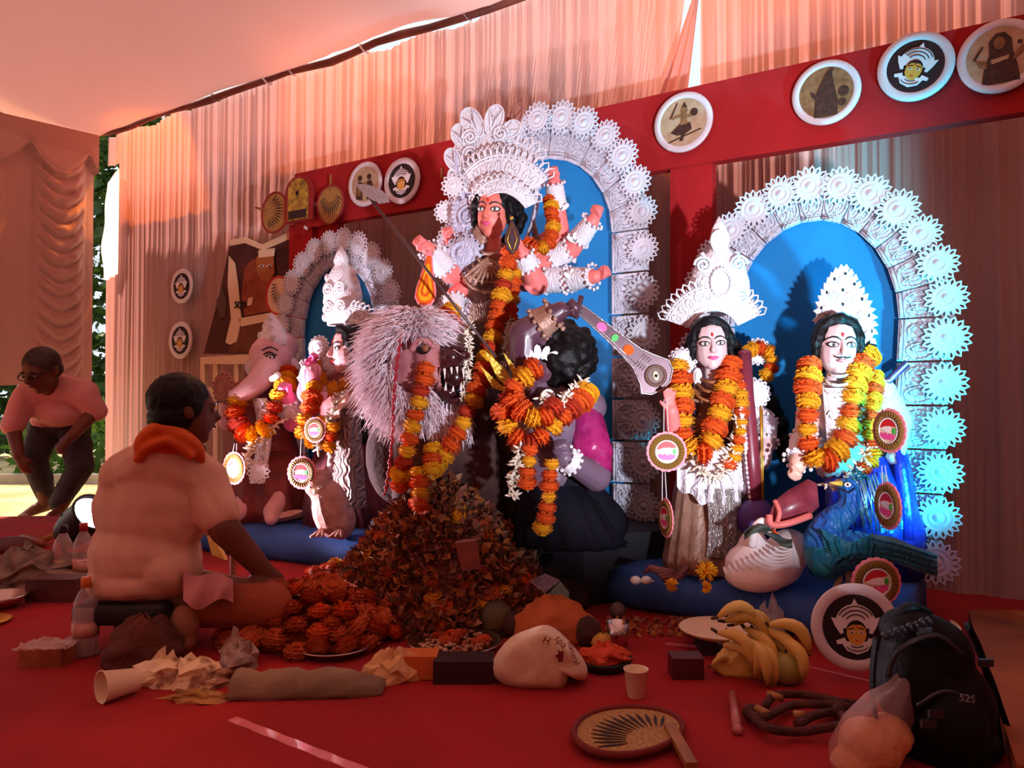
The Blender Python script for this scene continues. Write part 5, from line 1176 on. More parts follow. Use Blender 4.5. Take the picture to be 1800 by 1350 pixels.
mb = MB(); plate_base(mb, .74, 0); facebits(mb, 1.05); PL_FACE = mb.mesh('plate_face', PM)
def fig(kind):
    mb = MB(); plate_base(mb, .78, 0, 8 if kind != 'dark' else 6); o = lambda pts, mi=7, y=-.05: mb.prism(pts, .012, None, mi, y)
    if kind == 'dancer':
        o([(-.42, -.30), (-.1, -.05), (.25, -.05), (.3, -.28), (.05, -.42), (-.2, -.42)]); o([(-.08, -.1), (.16, -.1), (.12, .25), (-.04, .25)], 6, -.06); o(circ(.12, 14, .05, .36), 6, -.062); o([(-.05, .44), (.16, .44), (.06, .66)]); o([(0, .2), (-.36, .12), (-.4, .2), (-.05, .28)], 6, -.055); o([(-.38, .18), (-.46, .16), (-.2, .66), (-.16, .66)]); o(circ(.13, 14, .38, .26)); o([(.1, .22), (.3, .2), (.3, .12), (.1, .12)], 6, -.06); o([(-.05, -.4), (.05, -.4), (.0, -.62), (-.12, -.62)]); o([(-.6, -.66), (.62, -.34), (.6, -.30), (-.62, -.62)], 7, -.045)
    elif kind == 'dark': o([(-.35, -.74), (.32, -.74), (.34, -.3), (.24, .2), (.18, .6), (.26, .68), (.12, .72), (-.02, .55), (-.2, .2), (-.3, -.1)]); o(circ(.16, 12, .5, -.05), 7, -.045); o([(-.45, .1), (-.3, 0), (-.3, -.2), (-.42, -.05)]); o(circ(.12, 10, .45, -.38), 7, -.045)
    elif kind == 'lady': o([(-.42, -.74), (.46, -.74), (.40, -.3), (.30, .1), (.28, .42), (.12, .62), (-.08, .62), (-.24, .42), (-.24, .05), (-.36, -.3)]); o([(.13 * math.cos(t), .34 + .17 * math.sin(t)) for t in [2 * PI * k / 14 for k in range(14)]], 6, -.06); o([(-.3, -.1), (-.55, -.02), (-.6, .04), (-.46, -.24), (-.3, -.3)], 6, -.055); o([(-.62, 0), (-.4, .34), (-.36, .32), (-.56, -.02)]); o([(.3, -.2), (.56, .02), (.62, .2), (.5, .2), (.34, 0)], 6, -.055); o(circ(.06, 8, .46, .28)); o([(-.2, -.08), (.22, -.02), (.2, -.12), (-.18, -.2)], 8, -.062)
    else:
        for sx in (-1, 1): o([(sx * .12, -.7), (sx * .5, -.62), (sx * .46, 0), (sx * .36, .16), (sx * .14, .1)]); o(circ(.13, 12, sx * .27, .3)); o([(sx * .1, 0), (sx * .02, .1), (sx * .02, -.02), (sx * .14, -.1)], 6, -.06); o([(sx * .2, -.1), (sx * .4, -.1), (sx * .4, -.5), (sx * .2, -.5)], 6, -.06)
    return mb.mesh('plate_' + kind, PM)
def plate(px, py, v, wpx, hpx, me, label, tilt=0):
    s, z = SZ(px, py, v); c = WP(px, py, v); r = hpx * c.y / FPX
    o = inst(me, 'round_plate', wallm(s, v, z) @ Matrix.Rotation(tilt, 4, 'Y') @ Matrix.Scale(r, 4)); return tag(o, label, 'plate', 'painted round plates')
plate(1201, 215, .12, 44, 54, fig('dancer'), 'round plate with a dancing figure, nearest the tall arch on the red beam')
plate(1452, 163, .12, 54, 58, fig('dark'), 'round plate with a dark veiled figure on the red beam')
plate(1609, 117, .12, 58, 62, PL_FACE, 'round plate with a white-crowned face on black on the red beam', .35)
plate(1757, 99, .12, 62, 66, fig('lady'), 'round plate with a veiled lady at the right end of the beam')
plate(642, 324, .12, 27, 40, fig('pair'), 'small round plate with two figures behind the spear head')
plate(707, 318, .12, 27, 41, PL_FACE, 'small round plate with a crowned face left of the tall crown')
plate(320, 503, .42, 16, 31, PL_FACE, 'upper small round plate on the pale curtain'); plate(318, 598, .42, 16, 33, PL_FACE, 'lower small round plate on the pale curtain')
# big plate leaning at the right base
cpl = P(1503, 1102, 2.16); o = inst(PL_FACE, 'round_plate', facing(cpl, .10, -.10, -.02, 75 * 2.16 / FPX)); tag(o, 'large round plate with a crowned face leaning on the blue base', 'plate', 'painted round plates')
# hand fans
M_FANR = mat('fan_red', (150, 34, 36), .7); M_FANY = mat('fan_straw', (190, 150, 84), .7, (150, 108, 56), 14); M_FANC = mat('fan_cream', (232, 204, 170), .7); M_FBLK = mat('fan_black', (44, 28, 26), .7)
def handfan_mesh(name, face, rim, streak, n=13, grip=True):
    mb = MB(); out = [(.98 * math.sin(t) * (1 - .1 * math.cos(t)), .95 * math.cos(t)) for t in [2 * PI * k / 30 for k in range(30)]]
    mb.prism(out, .05, None, 0); mb.tube([(x, -.005, z) for x, z in out], .055, 6, None, 1, closed=True)
    for k in range(n):
        a = -1.15 + 2.3 * k / (n - 1); x0, z0, x1, z1 = .45 * math.sin(a), -.62 + .45 * math.cos(a), 1.15 * math.sin(a) * .8, -.62 + 1.2 * math.cos(a); w = .035
        mb.prism([(x0, z0), (x0 * .4 + x1 * .6 - w * math.cos(a), z0 * .4 + z1 * .6 + w * math.sin(a)), (x1, z1), (x0 * .4 + x1 * .6 + w * math.cos(a), z0 * .4 + z1 * .6 - w * math.sin(a))], .01, None, 2, -.015)
    if grip: mb.tube([(0, 0, -.7), (0, 0, -1.5)], .06, 8, None, 3)
    return mb.mesh(name, [face, rim, streak, M_BAMBOO])
FAN1 = handfan_mesh('fan_dark', M_FANY, M_FANR, M_FBLK); FAN2 = handfan_mesh('fan_pale', M_FANC, M_RED, M_FBLK)
def handfan(px, py, v, hpx, me, label, rot=0, sx=1.0):
    s, z = SZ(px, py, v); c = WP(px, py, v); r = hpx * c.y / FPX
    return tag(inst(me, 'hand_fan', wallm(s, v, z) @ Matrix.Rotation(rot, 4, 'Y') @ Matrix.Diagonal((r * sx, r, r, 1))), label, 'fan', 'woven hand fans')
handfan(484, 374, .12, 36, FAN1, 'dark straw hand fan with red rim at the far end of the red beam', PI / 2 + .3, 1.0)
handfan(581, 360, .11, 36, FAN1, 'straw hand fan on the red beam beside the painted panel', PI, .9)
handfan(490, 520, -.02, 34, FAN2, 'cream hand fan with red rim pinned before the figure painting', -2.5, 1.0)
# arched yellow painted panel
s, z = SZ(524, 352, .10); r = 1 / FPX * WP(524, 352, .10).y; Mp = wallm(s, .10, z)
o = thing('arched_panel', S(s, .10, z - 40 * r), 'small arched yellow painted panel with red rim above the figure painting', 'panel')
arcp = lambda w, h, b: [(w * math.cos(t), b + h * math.sin(t)) for t in [PI * k / 14 for k in range(15)]] + [(-w, -38), (w, -38)]
mb = MB(); mb.prism([(x * r * 1.15, z_ * r) for x, z_ in arcp(30, 32, 12)], .02, Mp); mb.build('rim', M_FANR, o)
mb = MB(); mb.prism([(x * r * 1.15, z_ * r + .01) for x, z_ in arcp(22, 24, 12)], .006, Mp, 0, -.006); mb.build('painting', mat('panel_yellow', (206, 170, 60), .7, (120, 90, 40), 26), o)
mb = MB()
for k in range(8): a = k * PI / 4; mb.prism([(r * 6 * math.cos(a), r * (12 + 6 * math.sin(a))), (r * 1.6 * math.cos(a + 1), r * (12 + 1.6 * math.sin(a + 1))), (0, r * 12), (r * 1.6 * math.cos(a - 1), r * (12 + 1.6 * math.sin(a - 1)))], .004, Mp, 0, -.010)
mb.build('motif', M_FBLK, o); mb = MB(); mb.prism([(x * r, z_ * r) for x, z_ in ((-22, -32), (22, -32), (22, -18), (-22, -18))], .004, Mp, 0, -.009); mb.build('motif', M_FBLK, o)
# figure painting on cloth
pv = .20
o = thing('cloth_painting', WP(430, 628, pv), 'large dark red cloth painting of a seated figure left of the left arch', 'painting')
def flat(pts, name, m, dv, parent=o, v=pv, th=.006):
    mb = MB(); a = [WP(x, y, v - dv) for x, y in pts]; mb.hexa([p + WV * th for p in a], a); return mb.build(name, m, parent)
flat([(404, 428), (430, 425), (462, 438), (508, 418), (508, 622), (358, 622), (385, 520)], 'cloth', mat('paint_maroon', (64, 26, 26), .75, (84, 36, 30), 6), 0)
flat([(402, 422), (430, 417), (460, 430), (508, 408), (508, 420), (462, 440), (430, 427), (404, 432)], 'top_hem', M_CREAM, .012)
flat([(402, 450), (412, 462), (418, 500), (424, 562), (416, 600), (404, 606), (396, 602), (406, 560), (400, 500)], 'chair_back', M_CREAM, .010)
flat([(418, 560), (500, 545), (502, 558), (424, 574)], 'chair_seat', M_CREAM, .010)
flat([(430, 470), (445, 455), (470, 460), (488, 500), (486, 545), (430, 555), (424, 520)], 'figure_robe', mat('paint_rust', (130, 54, 30), .75, (160, 80, 40), 12), .008)
flat([(450, 452), (480, 450), (482, 480), (472, 496), (458, 492), (451, 476)], 'figure_face', mat('paint_tan', (168, 100, 48), .75), .014)
flat([(454, 440), (482, 436), (481, 450), (454, 453)], 'figure_crown', M_CREAM, .016)
for x in (459, 473): flat([(x - 5, 468), (x, 465), (x + 5, 467), (x, 471)], 'figure_eye', M_EYEW, .020); flat([(x - 1.5, 466), (x + 1.5, 466), (x + 1.5, 470), (x - 1.5, 470)], 'figure_pupil', M_BLACK, .023)
flat([(380, 530), (390, 505), (398, 530), (396, 556), (386, 560)], 'dark_motif', mat('paint_grey', (90, 70, 62), .75), .006)
flat([(418, 575), (470, 566), (505, 575), (505, 620), (400, 620)], 'brown_field', mat('paint_brown', (120, 72, 40), .75, (96, 54, 30), 6), .004)
flat([(436, 524), (444, 522), (442, 536), (434, 538)], 'paper_patch', M_CREAM, .013)
for i, (x, y, w, h) in enumerate(((415, 536, 3, 0), (421, 536, 4, 5), (429, 535, 4, 5))):      # hand-painted digits
    mb = MB()
    if i == 0: pts = [(x + 2, y - 6), (x - 2, y - 5), (x - 1, y - 1), (x + 2, y + 1), (x - 1, y + 5), (x - 3, y + 4)]
    else: pts = [(x + w * .8 * math.cos(t), y + h * math.sin(t)) for t in [2 * PI * k / 10 for k in range(11)]]
    mb.tube([WP(a, b_, pv - .016) for a, b_ in pts], .005, 5); mb.build('digit', M_FBLK, o)
# pale wooden stand below the painting
o = thing('painting_stand', WP(410, 700, .18), 'pale cloth-covered ledge under the figure painting', 'ledge')
flat([(352, 628), (452, 622), (452, 640), (352, 640)], 'rail', M_CREAM, 0, o, .16, .05); flat([(352, 682), (440, 676), (440, 694), (352, 700)], 'rail', M_CREAM, 0, o, .16, .05)
for x in (356, 378, 415, 446): flat([(x - 4, 636), (x + 4, 636), (x + 4, 900), (x - 4, 900)], 'upright', M_CREAM, 0, o, .19, .03)
# scraps of tape
for i, (x, y, w, h, a) in enumerate(((532, 451, 9, 5, .5), (536, 400, 7, 4, -.6), (553, 359, 7, 3, .3), (790, 296, 3, 14, 0), (775, 303, 3, 14, 0))):
    s, z = SZ(x, y, .13); r = WP(x, y, .13).y / FPX; mb = MB(); mb.box((0, 0, 0), (w * 1.4 * r, .003, h * 1.3 * r), wallm(s, .137, z) @ Matrix.Rotation(-a, 4, 'Y'))
    tag(mb.build('tape_scrap', M_WHITEP if i < 3 else M_BAMBOO), ['white tape scrap on the red post beside the left arch', 'white tape scrap under the arched panel', 'white tape scrap between panel and straw fan', 'longer pale stick taped to the beam near the tall crown', 'pale stick taped to the beam, left of the other'][i], 'tape')
# ================================================================== people
M_SKIN = mat('skin_brown', (112, 62, 44), .55, (98, 52, 36), 6); M_SHIRT = mat('kurta_cream', (228, 186, 160), .85, (214, 168, 142), 5, bump=.25, bscale=16)
M_SAFFRON = mat('saffron_scarf', (226, 104, 30), .8, (206, 84, 20), 6, bump=.4, bscale=30); M_DHOTI = mat('dhoti_rose', (196, 128, 128), .85, bump=.3, bscale=20)
def person_head(mb, M, hs):
    mb.ell((0, .06, .10), (.37, .46, .42), M); mb.ell((0, -.06, -.12), (.30, .34, .38), M); mb.ell((0, -.22, -.40), (.13, .13, .11), M)
    mb.tube([M @ V((0, -.37, .08)), M @ V((0, -.43, 0)), M @ V((0, -.50, -.12)), M @ V((0, -.42, -.17))], [.03 * hs, .045 * hs, .07 * hs, .04 * hs], 10)
    mb.ell((0, -.37, -.25), (.10, .06, .05), M); mb.ell((0, -.33, .08), (.26, .10, .06), M)
    for sx in (-1, 1): mb.ell((sx * .37, .08, -.03), (.04, .09, .13), M)
def person_face(root, M, hs):
    root = [c for c in root.children if c.name.startswith('body')][0]
    for sx in (-1, 1):
        a = MB(); a.ell((sx * .15, -.372, .0), (.06, .03, .03), M); a.build('eye', M_EYEW, root); a = MB(); a.ell((sx * .15, -.398, .0), .026, M); a.build('pupil', M_BLACK, root)
        a = MB(); a.tube([M @ V((sx * x, y, z)) for x, y, z in ((.05, -.43, .10), (.15, -.43, .125), (.26, -.37, .09))], [.014 * hs, .02 * hs, .01 * hs], 6); a.build('eyebrow', M_HAIR, root)
    a = MB(); a.tube([M @ V(p) for p in ((-.10, -.40, -.245), (0, -.435, -.25), (.10, -.40, -.245))], [.012 * hs, .025 * hs, .012 * hs], 6); a.build('lips', mat('lip_brown', (120, 56, 50), .5), root)
# ---- seated man
Y = 2.52; q = Y / FPX; K = lambda px, py, dy=0: P(px, py, Y + dy)
seat = K(255, 1090, .0); seat.z = 0
r1 = thing('person', V((seat.x, seat.y, 0)), 'man seated cross-legged with his back turned, cream kurta and saffron scarf, tending the offerings', 'person')
hs = 118 * q; Mh = facing(K(326, 722, -.01), -2.35, .0, .05, hs)
mb = MB(); person_head(mb, Mh, hs)
mb.limb([K(322, 745, .0), K(296, 800, .0)], [.058, .066])
mb.limb([K(232, 835, .0), K(285, 815, .0), K(352, 845, .03)], [.075, .085, .075]); mb.ell(K(272, 900, .03), (.17, .12, .17)); mb.ell(K(258, 985, .03), (.165, .13, .15)); mb.ell(K(265, 1030, .05), (.18, .15, .09))
Re = [K(358, 848, .03), K(395, 930, -.02), K(462, 1002, .03)]; mb.limb(Re, [.062, .052, .034])
Le = [K(222, 848, .03), K(206, 930, .10), K(260, 985, .26)]; mb.limb(Le, [.062, .052, .034])
for wr, dirp in ((Re[2], K(500, 1020, .08)), (Le[2], K(330, 1000, .34))):
    z = (dirp - wr).normalized(); y = -(V((0, 0, -1)) - z * z.dot(V((0, 0, -1)))).normalized(); x = y.cross(z); Mx = Matrix((x, y, z)).transposed().to_4x4(); Mx.translation = wr; hand(mb, Mx, .17, 'relaxed')
fz = .075
mb.limb([K(320, 1050, .04), V((K(478, 1060).x, Y - .02, .13)), V((K(420, 1060).x, Y + .26, .07)), V((K(330, 1060).x, Y + .34, .06))], [.10, .075, .055, .04])
mb.limb([K(240, 1050, .08), V((K(180, 1060).x, Y + .28, .15)), V((K(300, 1060).x, Y + .42, .08)), V((K(380, 1060).x, Y + .40, .06))], [.10, .075, .055, .04])
blob(mb, 'body', [M_SKIN, mat('thigh_ochre', (170, 84, 46), .8, (150, 70, 40), 6)], r1, .009, 4, lambda p: 1 if p.z < .205 and p.x > K(345, 1000).x and p.y < Y + .3 else 0)
mb = MB(); mb.ell((0, .10, .16), (.40, .46, .42), Mh); mb.ell((0, .20, -.10), (.37, .34, .30), Mh)
for sx in (-1, 1): mb.ell((sx * .33, .02, .05), (.08, .14, .18), Mh)
blob(mb, 'hair', M_HAIR, r1, .008, 2, disp=lambda p: .003 * noise.noise(p * 90))
person_face(r1, Mh, hs)
# kurta
mb = MB(); mb.limb([K(228, 836, .0), K(285, 812, .0), K(355, 846, .03)], [.088, .10, .088]); mb.ell(K(270, 895, .03), (.192, .14, .19)); mb.ell(K(256, 975, .03), (.185, .152, .15)); mb.ell(K(250, 1018, .03), (.185, .16, .075)); mb.limb([K(358, 848, .03), K(384, 905, -.005)], [.082, .072]); mb.limb([K(222, 848, .03), K(210, 915, .08)], [.082, .075])
mb.ell(K(300, 1000, .0), (.10, .12, .09))
blob(mb, 'kurta', M_SHIRT, r1, .009, 3, disp=lambda p: .010 * noise.noise(V((p.x * 9, p.y * 9, p.z * 4))) + .007 * noise.noise(V((p.x * 26 + p.z * 9, p.y * 22, p.z * 11))))
mb = MB(); rr = random.Random(2)          # little woven dots on the cloth are printed in relief
mb = MB(); mb.tube(bez([K(246, 800, -.09), K(256, 770, -.09), K(285, 752, -.085), K(322, 768, -.075), K(345, 790, -.04), K(356, 815, -.01)], 8), [.022, .026, .03, .034] + [.036] * 30 + [.03, .028, .026, .022, .02, .018, .016], 10, flat=.7)
mb.tube(bez([K(240, 812, -.10), K(262, 786, -.108), K(300, 776, -.105), K(340, 806, -.08)], 8), [.014] + [.022] * 23 + [.016], 8, flat=.7); mb.ell(K(300, 785, -.0), (.095, .09, .05))
blob(mb, 'scarf', M_SAFFRON, r1, .007, 2)
mb = MB(); mb.grid(lambda a, b: K(322 + 88 * a, 1004 + 12 * a + (50 + 10 * math.sin(a * 5)) * b + 5 * math.sin(a * 7), -.135 + .03 * a - .02 * b + .014 * math.sin(a * 12 + b * 3) + .05 * (1 - b) ** 3), 24, 10); mb.grid(lambda a, b: K(322 + 88 * a, 1004 + 12 * a + (50 + 10 * math.sin(a * 5)) * b + 5 * math.sin(a * 7), -.120 + .03 * a - .02 * b + .014 * math.sin(a * 12 + b * 3) + .05 * (1 - b) ** 3), 24, 10); mb.build('dhoti_fold', M_DHOTI, r1)
mb = MB(); mb.tube(bez([K(344, 735, .02), K(352, 765, .06), K(352, 788, .07)], 6), .003, 6); mb.ell(K(351, 789, .06), (.020, .020, .020)); mb.build('headset_microphone', M_BLACK, r1)
# low stool
o = thing('low_stool', V((K(240, 1100).x, Y, 0)), 'low black padded stool under the seated man', 'stool')
mb = MB(); c = V((K(240, 1100).x, Y + .02, .125)); mb.box(c, (.30, .30, .07)); ob = mb.build('cushion', mat('black_pad', (16, 13, 14), .6), o)
bm_ = ob.modifiers.new('b', 'BEVEL'); bm_.width = .025; bm_.segments = 3
for sx in (-1, 1):
    for sy in (-1, 1): mb = MB(); mb.box(V((c.x + sx * .12, c.y + sy * .12, .046)), (.035, .035, .092)); mb.build('leg', M_BLACK, o)

# ---- stooping man in the doorway
Y = 5.50; q = Y / FPX; K = lambda px, py, dy=0: P(px, py, Y + dy)
GZ = -.07
r2 = thing('person', V((K(100, 880).x, Y, GZ)), 'man in a pale pink shirt and jeans stooping barefoot in the open doorway', 'person')
hs = 68 * q; Mh = facing(K(72, 652, -.30), .25, .42, .0, hs)
mb = MB(); person_head(mb, Mh, hs); mb.limb([K(78, 668, -.24), K(95, 685, -.12)], [.07, .08])
mb.limb([K(52, 695, -.12), K(98, 685, -.08), K(146, 692, -.10)], [.09, .11, .09]); mb.ell(K(105, 715, .02), (.19, .16, .15)); mb.ell(K(104, 735, .10), (.17, .15, .13))
La = [K(48, 695, -.14), K(22, 748, -.18), K(33, 802, -.24)]; Ra = [K(150, 695, -.12), K(168, 722, -.10), K(125, 768, -.24)]
mb.limb(La, [.075, .055, .038]); mb.limb(Ra, [.075, .055, .038])
for wr, dp, th in ((La[2], K(46, 838, -.27), 1), (Ra[2], K(108, 785, -.27), -1)):
    z = (dp - wr).normalized(); y = -(V((0, 1, 0)) - z * z.dot(V((0, 1, 0)))).normalized(); x = y.cross(z) * th; Mx = Matrix((x, y, z)).transposed().to_4x4(); Mx.translation = wr; hand(mb, Mx, .17, 'relaxed')
fl = V((K(72, 868).x, Y + .06, .055)); fr_ = V((K(106, 890).x, Y - .02, GZ + .075))
L1 = [K(84, 748, .10), K(60, 806, -.06), fl]; L2 = [K(126, 748, .10), K(142, 820, -.04), fr_]
mb.limb(L1, [.11, .075, .045]); mb.limb(L2, [.11, .075, .045])
for a, tx in ((fl, K(48, 888).x), (fr_, fr_.x + .02)):
    z0 = GZ + .03 if a is fr_ else .0
    t = V((tx, a.y - .17 + (.10 if a is fl else 0), z0 if a is fr_ else -.02)); mb.limb([a + V((0, .04, -.02)), (a + t) / 2 + V((0, 0, -.005)), t], [.045, .042, .03]); 
    for k in range(5): mb.cap(t + V(((k - 2) * .016, .0, 0)), t + V(((k - 2) * .020, -.035, -.008)), .011, .009, 6)
blob(mb, 'body', M_SKIN, r2, .011, 3)
mb = MB(); mb.ell((0, .10, .16), (.40, .47, .42), Mh); mb.ell((0, .20, -.05), (.38, .34, .26), Mh); blob(mb, 'hair', mat('hair_greyblack', (36, 26, 26), .6, (60, 46, 44), 20), r2, .010, 2)
person_face(r2, Mh, hs)
mb = MB()
for sx in (-1, 1): mb.tube([Mh @ V((sx * .16 + .11 * math.cos(t), -.44, .0 + .08 * math.sin(t))) for t in [2 * PI * k / 12 for k in range(12)]], .0035, 5, closed=True); mb.tube([Mh @ V((sx * .27, -.43, .01)), Mh @ V((sx * .40, .05, .04))], .003, 5)
mb.build('spectacles', M_BLACK, r2)
mb = MB(); mb.limb([K(54, 696, -.12), K(98, 685, -.08), K(146, 692, -.10)], [.105, .125, .105]); mb.ell(K(106, 712, .0), (.215, .18, .165)); mb.ell(K(112, 728, -.06), (.16, .13, .09)); mb.limb([La[0], La[1]], [.092, .078]); mb.limb([Ra[0], Ra[1]], [.092, .08]); mb.ell(K(104, 738, .10), (.20, .17, .10))
blob(mb, 'shirt', mat('shirt_pink', (214, 150, 148), .85, bump=.3, bscale=14), r2, .011, 3, disp=lambda p: .01 * noise.noise(p * 9))
mb = MB(); mb.ell(K(104, 752, .10), (.185, .15, .10)); mb.limb([L1[0], L1[1], fl + V((0, 0, .06))], [.125, .092, .066]); mb.limb([L2[0], L2[1], fr_ + V((0, 0, .06))], [.125, .092, .066])
blob(mb, 'jeans', mat('jeans_dark', (46, 42, 48), .85, (62, 56, 62), 8, bump=.3, bscale=40), r2, .011, 3, disp=lambda p: .008 * noise.noise(p * 12))
# ================================================================== things on the floor
def lay(px, py, z=0): return G(px, py, z)
M_CUP = mat('paper_cup', (238, 214, 176), .7); M_PLAST = mat('plastic_clear', (236, 226, 224), .12, alpha=.35); M_WATER = mat('bottle_plastic', (214, 190, 186), .08, alpha=.32, coat=.5)
M_BANANA = mat('banana_yellow', (226, 190, 96), .55, (120, 84, 40), 16, lo=.55, hi=.75); M_STEM = mat('banana_stem', (70, 54, 34), .7)
# ---- floodlight can
o = thing('par_can_light', V((L_PAR.x - .05, L_PAR.y, 0)), 'black floodlight can with a glowing lens on the floor behind the seated man', 'floodlight')
ax = (P(640, 545, 3.8) - L_PAR).normalized(); ax = (ax + V((-.0, -.55, -.05))).normalized(); Mx = ax.to_track_quat('Z', 'Y').to_matrix().to_4x4(); Mx.translation = L_PAR - ax * .10
mb = MB(); mb.lathe([(.035, -.12), (.075, -.09), (.088, -.02), (.088, .10), (.094, .105), (.094, .12), (.084, .12), (.082, .09)], Mx, 26); mb.build('can', M_BLACK, o)
mb = MB(); mb.lathe([(.082, .098), (.06, .104), (.001, .108)], Mx, 24); mb.build('lens', mat('lamp_lens', (255, 255, 255), .3, emit=14, ecol=(255, 246, 250)), o)
mb = MB(); mb.tube([L_PAR + V((-.13, 0, .0)), L_PAR + V((-.13, 0, -.14)), V((L_PAR.x - .09, L_PAR.y, .02)), V((L_PAR.x + .05, L_PAR.y, .02)), L_PAR + V((.06, .02, -.14)), L_PAR + V((.06, .02, -.06))], .011, 8); mb.box(V((L_PAR.x - .03, L_PAR.y, .012)), (.22, .16, .024)); mb.build('yoke', M_BLACK, o)
# ---- bottles
def bottle(px, py, hpx, label, capm, fill=.5, labelled=True):
    b = lay(px, py); h = hpx * b.y / FPX; M = Matrix.Translation(b) @ Matrix.Scale(h, 4)
    o = thing('water_bottle', b, label, 'bottle', 'plastic water bottles')
    prof = [(.001, .01), (.13, 0), (.155, .03), (.15, .10), (.158, .14), (.15, .18), (.158, .24), (.15, .40), (.158, .46), (.158, .60), (.14, .70), (.09, .80), (.055, .86), (.055, .90)]
    mb = MB(); mb.lathe(prof, M, 22); mb.build('body', M_WATER, o)
    mb = MB(); mb.lathe([(.001, .02), (.125, .02), (.145, .05), (.143, fill), (.001, fill)], M, 20); mb.build('water', mat('water', (232, 204, 200), .05, alpha=.35), o)
    mb = MB(); mb.lathe([(.062, .875), (.062, .985), (.055, 1.0), (.001, 1.0)], M, 18); mb.build('cap', capm, o)
    if labelled: mb = MB(); mb.lathe([(.160, .26), (.160, .44)], M, 22); mb.build('label_band', mat('bottle_label', (190, 110, 90), .5, (220, 170, 150), 30), o)
M_CAPO = mat('cap_orange', (226, 130, 60), .5); M_CAPR = mat('cap_red', (170, 40, 40), .5)
bottle(150, 1152, 136, 'clear plastic water bottle with an orange cap nearest the seated man', M_CAPO, .62)
bottle(110, 1030, 106, 'clear water bottle with a dark cap before the floodlight, left one', M_BLACK, .35); bottle(146, 1032, 112, 'clear water bottle with a red cap before the floodlight', M_CAPR, .3)
# dark carton by the bottles
c = lay(118, 1050); mb = MB(); mb.box(c + V((-.02, -.03, .045)), (.20, .10, .09)); tag(mb.build('carton', mat('carton_dark', (70, 28, 26), .7, (96, 44, 36), 12)), 'dark low carton in front of the two bottles', 'box')
mb = MB(); c = lay(60, 1030); rr = random.Random(8)
def crumple(mb, c, rx, ry, h, seed=0, n=34, mi=0, rough=.35, pts=18, facet=False):
    if facet: n, pts = 15, 6
    R = []
    for j in range(pts + 1):
        t = PI * j / pts / 2
        R.append([c + V((rx * math.cos(t) * math.cos(a) * (1 + rough * noise.noise(V((math.cos(a) * 2 + seed, math.sin(a) * 2, t * 3)))), ry * math.cos(t) * math.sin(a) * (1 + rough * noise.noise(V((math.cos(a) * 2 + seed, math.sin(a) * 2 + 7, t * 3)))), h * math.sin(t) * (1 + rough * noise.noise(V((math.cos(a) * 2.5 * math.cos(t) + seed, math.sin(a) * 2.5, 5)))))) for a in [2 * PI * i / n for i in range(n)]])
    k0 = len(mb.sm); mb.loft(R, mi)
    if facet: mb.sm[k0:] = [False] * (len(mb.sm) - k0)
crumple(mb, c, .30, .14, .13, 3, rough=.8, facet=False); tag(mb.build('crumpled_sack', mat('sack_grey', (96, 74, 62), .6, (150, 128, 112), 14, bump=1, bscale=30)), 'crumpled greyish plastic heap at the left edge', 'plastic bag')
mb = MB(); c = lay(5, 1000); crumple(mb, c + V((-.05, 0, 0)), .14, .08, .06, 9); tag(mb.build('folded_cloth', mat('cloth_brick', (140, 60, 50), .8, bump=.4, bscale=20)), 'brick-coloured folded cloth at the left edge behind the heap', 'cloth')
# knife and wooden tool, round mat
o = thing('carving_knife', lay(60, 950), 'long knife with a dark handle lying left of the floodlight', 'knife'); mb = MB(); a, b = lay(8, 944, .02), lay(40, 948, .02); mb.hexa([a, b + V((0, -.02, 0)), b + V((0, .02, 0))], [p + V((0, 0, .006)) for p in (a, b + V((0, -.02, 0)), b + V((0, .02, 0)))]); mb.build('blade', M_STEEL, o); mb = MB(); mb.cap(b + V((0, 0, .01)), lay(72, 955, .03), .020, .024); mb.build('handle', M_WOOD, o)
mb = MB(); mb.tube([lay(62, 955, .03), lay(108, 935, .05)], [.02, .016], 8); tag(mb.build('wooden_stick', M_BAMBOO), 'pale wooden stick leaning by the floodlight', 'stick')
mb = MB(); mb.lathe([(.17, 0), (.19, .03), (.16, .045), (.001, .04)], Matrix.Translation(lay(2, 968)), 26); tag(mb.build('woven_mat', mat('mat_dark', (70, 26, 24), .9, (100, 40, 34), 20)), 'dark round woven mat at the left edge of the carpet', 'mat')
# steel bowl and brass rim at the edge
mb = MB(); mb.lathe([(.001, .005), (.05, 0), (.085, .03), (.10, .05), (.095, .05), (.05, .012), (.001, .012)], Matrix.Translation(lay(0, 1068)), 24); tag(mb.build('steel_bowl', M_STEEL), 'steel bowl cut by the left edge', 'bowl')
mb = MB(); mb.lathe([(.001, .004), (.07, 0), (.09, .012), (.085, .014), (.001, .008)], Matrix.Translation(lay(-30, 1096)), 24); tag(mb.build('brass_plate', M_GOLD), 'small brass plate cut by the left edge', 'plate')
# small clear sweet box
o = thing('sweet_box', lay(88, 1165), 'small clear plastic box with yellowish food near the orange-capped bottle', 'box'); c = lay(86, 1165); mb = MB(); mb.box(c + V((0, 0, .028)), (.125, .09, .056)); mb.build('box', mat('box_yellow', (176, 110, 70), .4, (140, 70, 44), 12), o); mb = MB(); mb.grid(lambda a, b: c + V(((a - .5) * .16, (b - .5) * .11, .058 + .02 * noise.noise(V((a * 6, b * 6, 1))))), 14, 10); mb.build('wrap', M_PLAST, o)
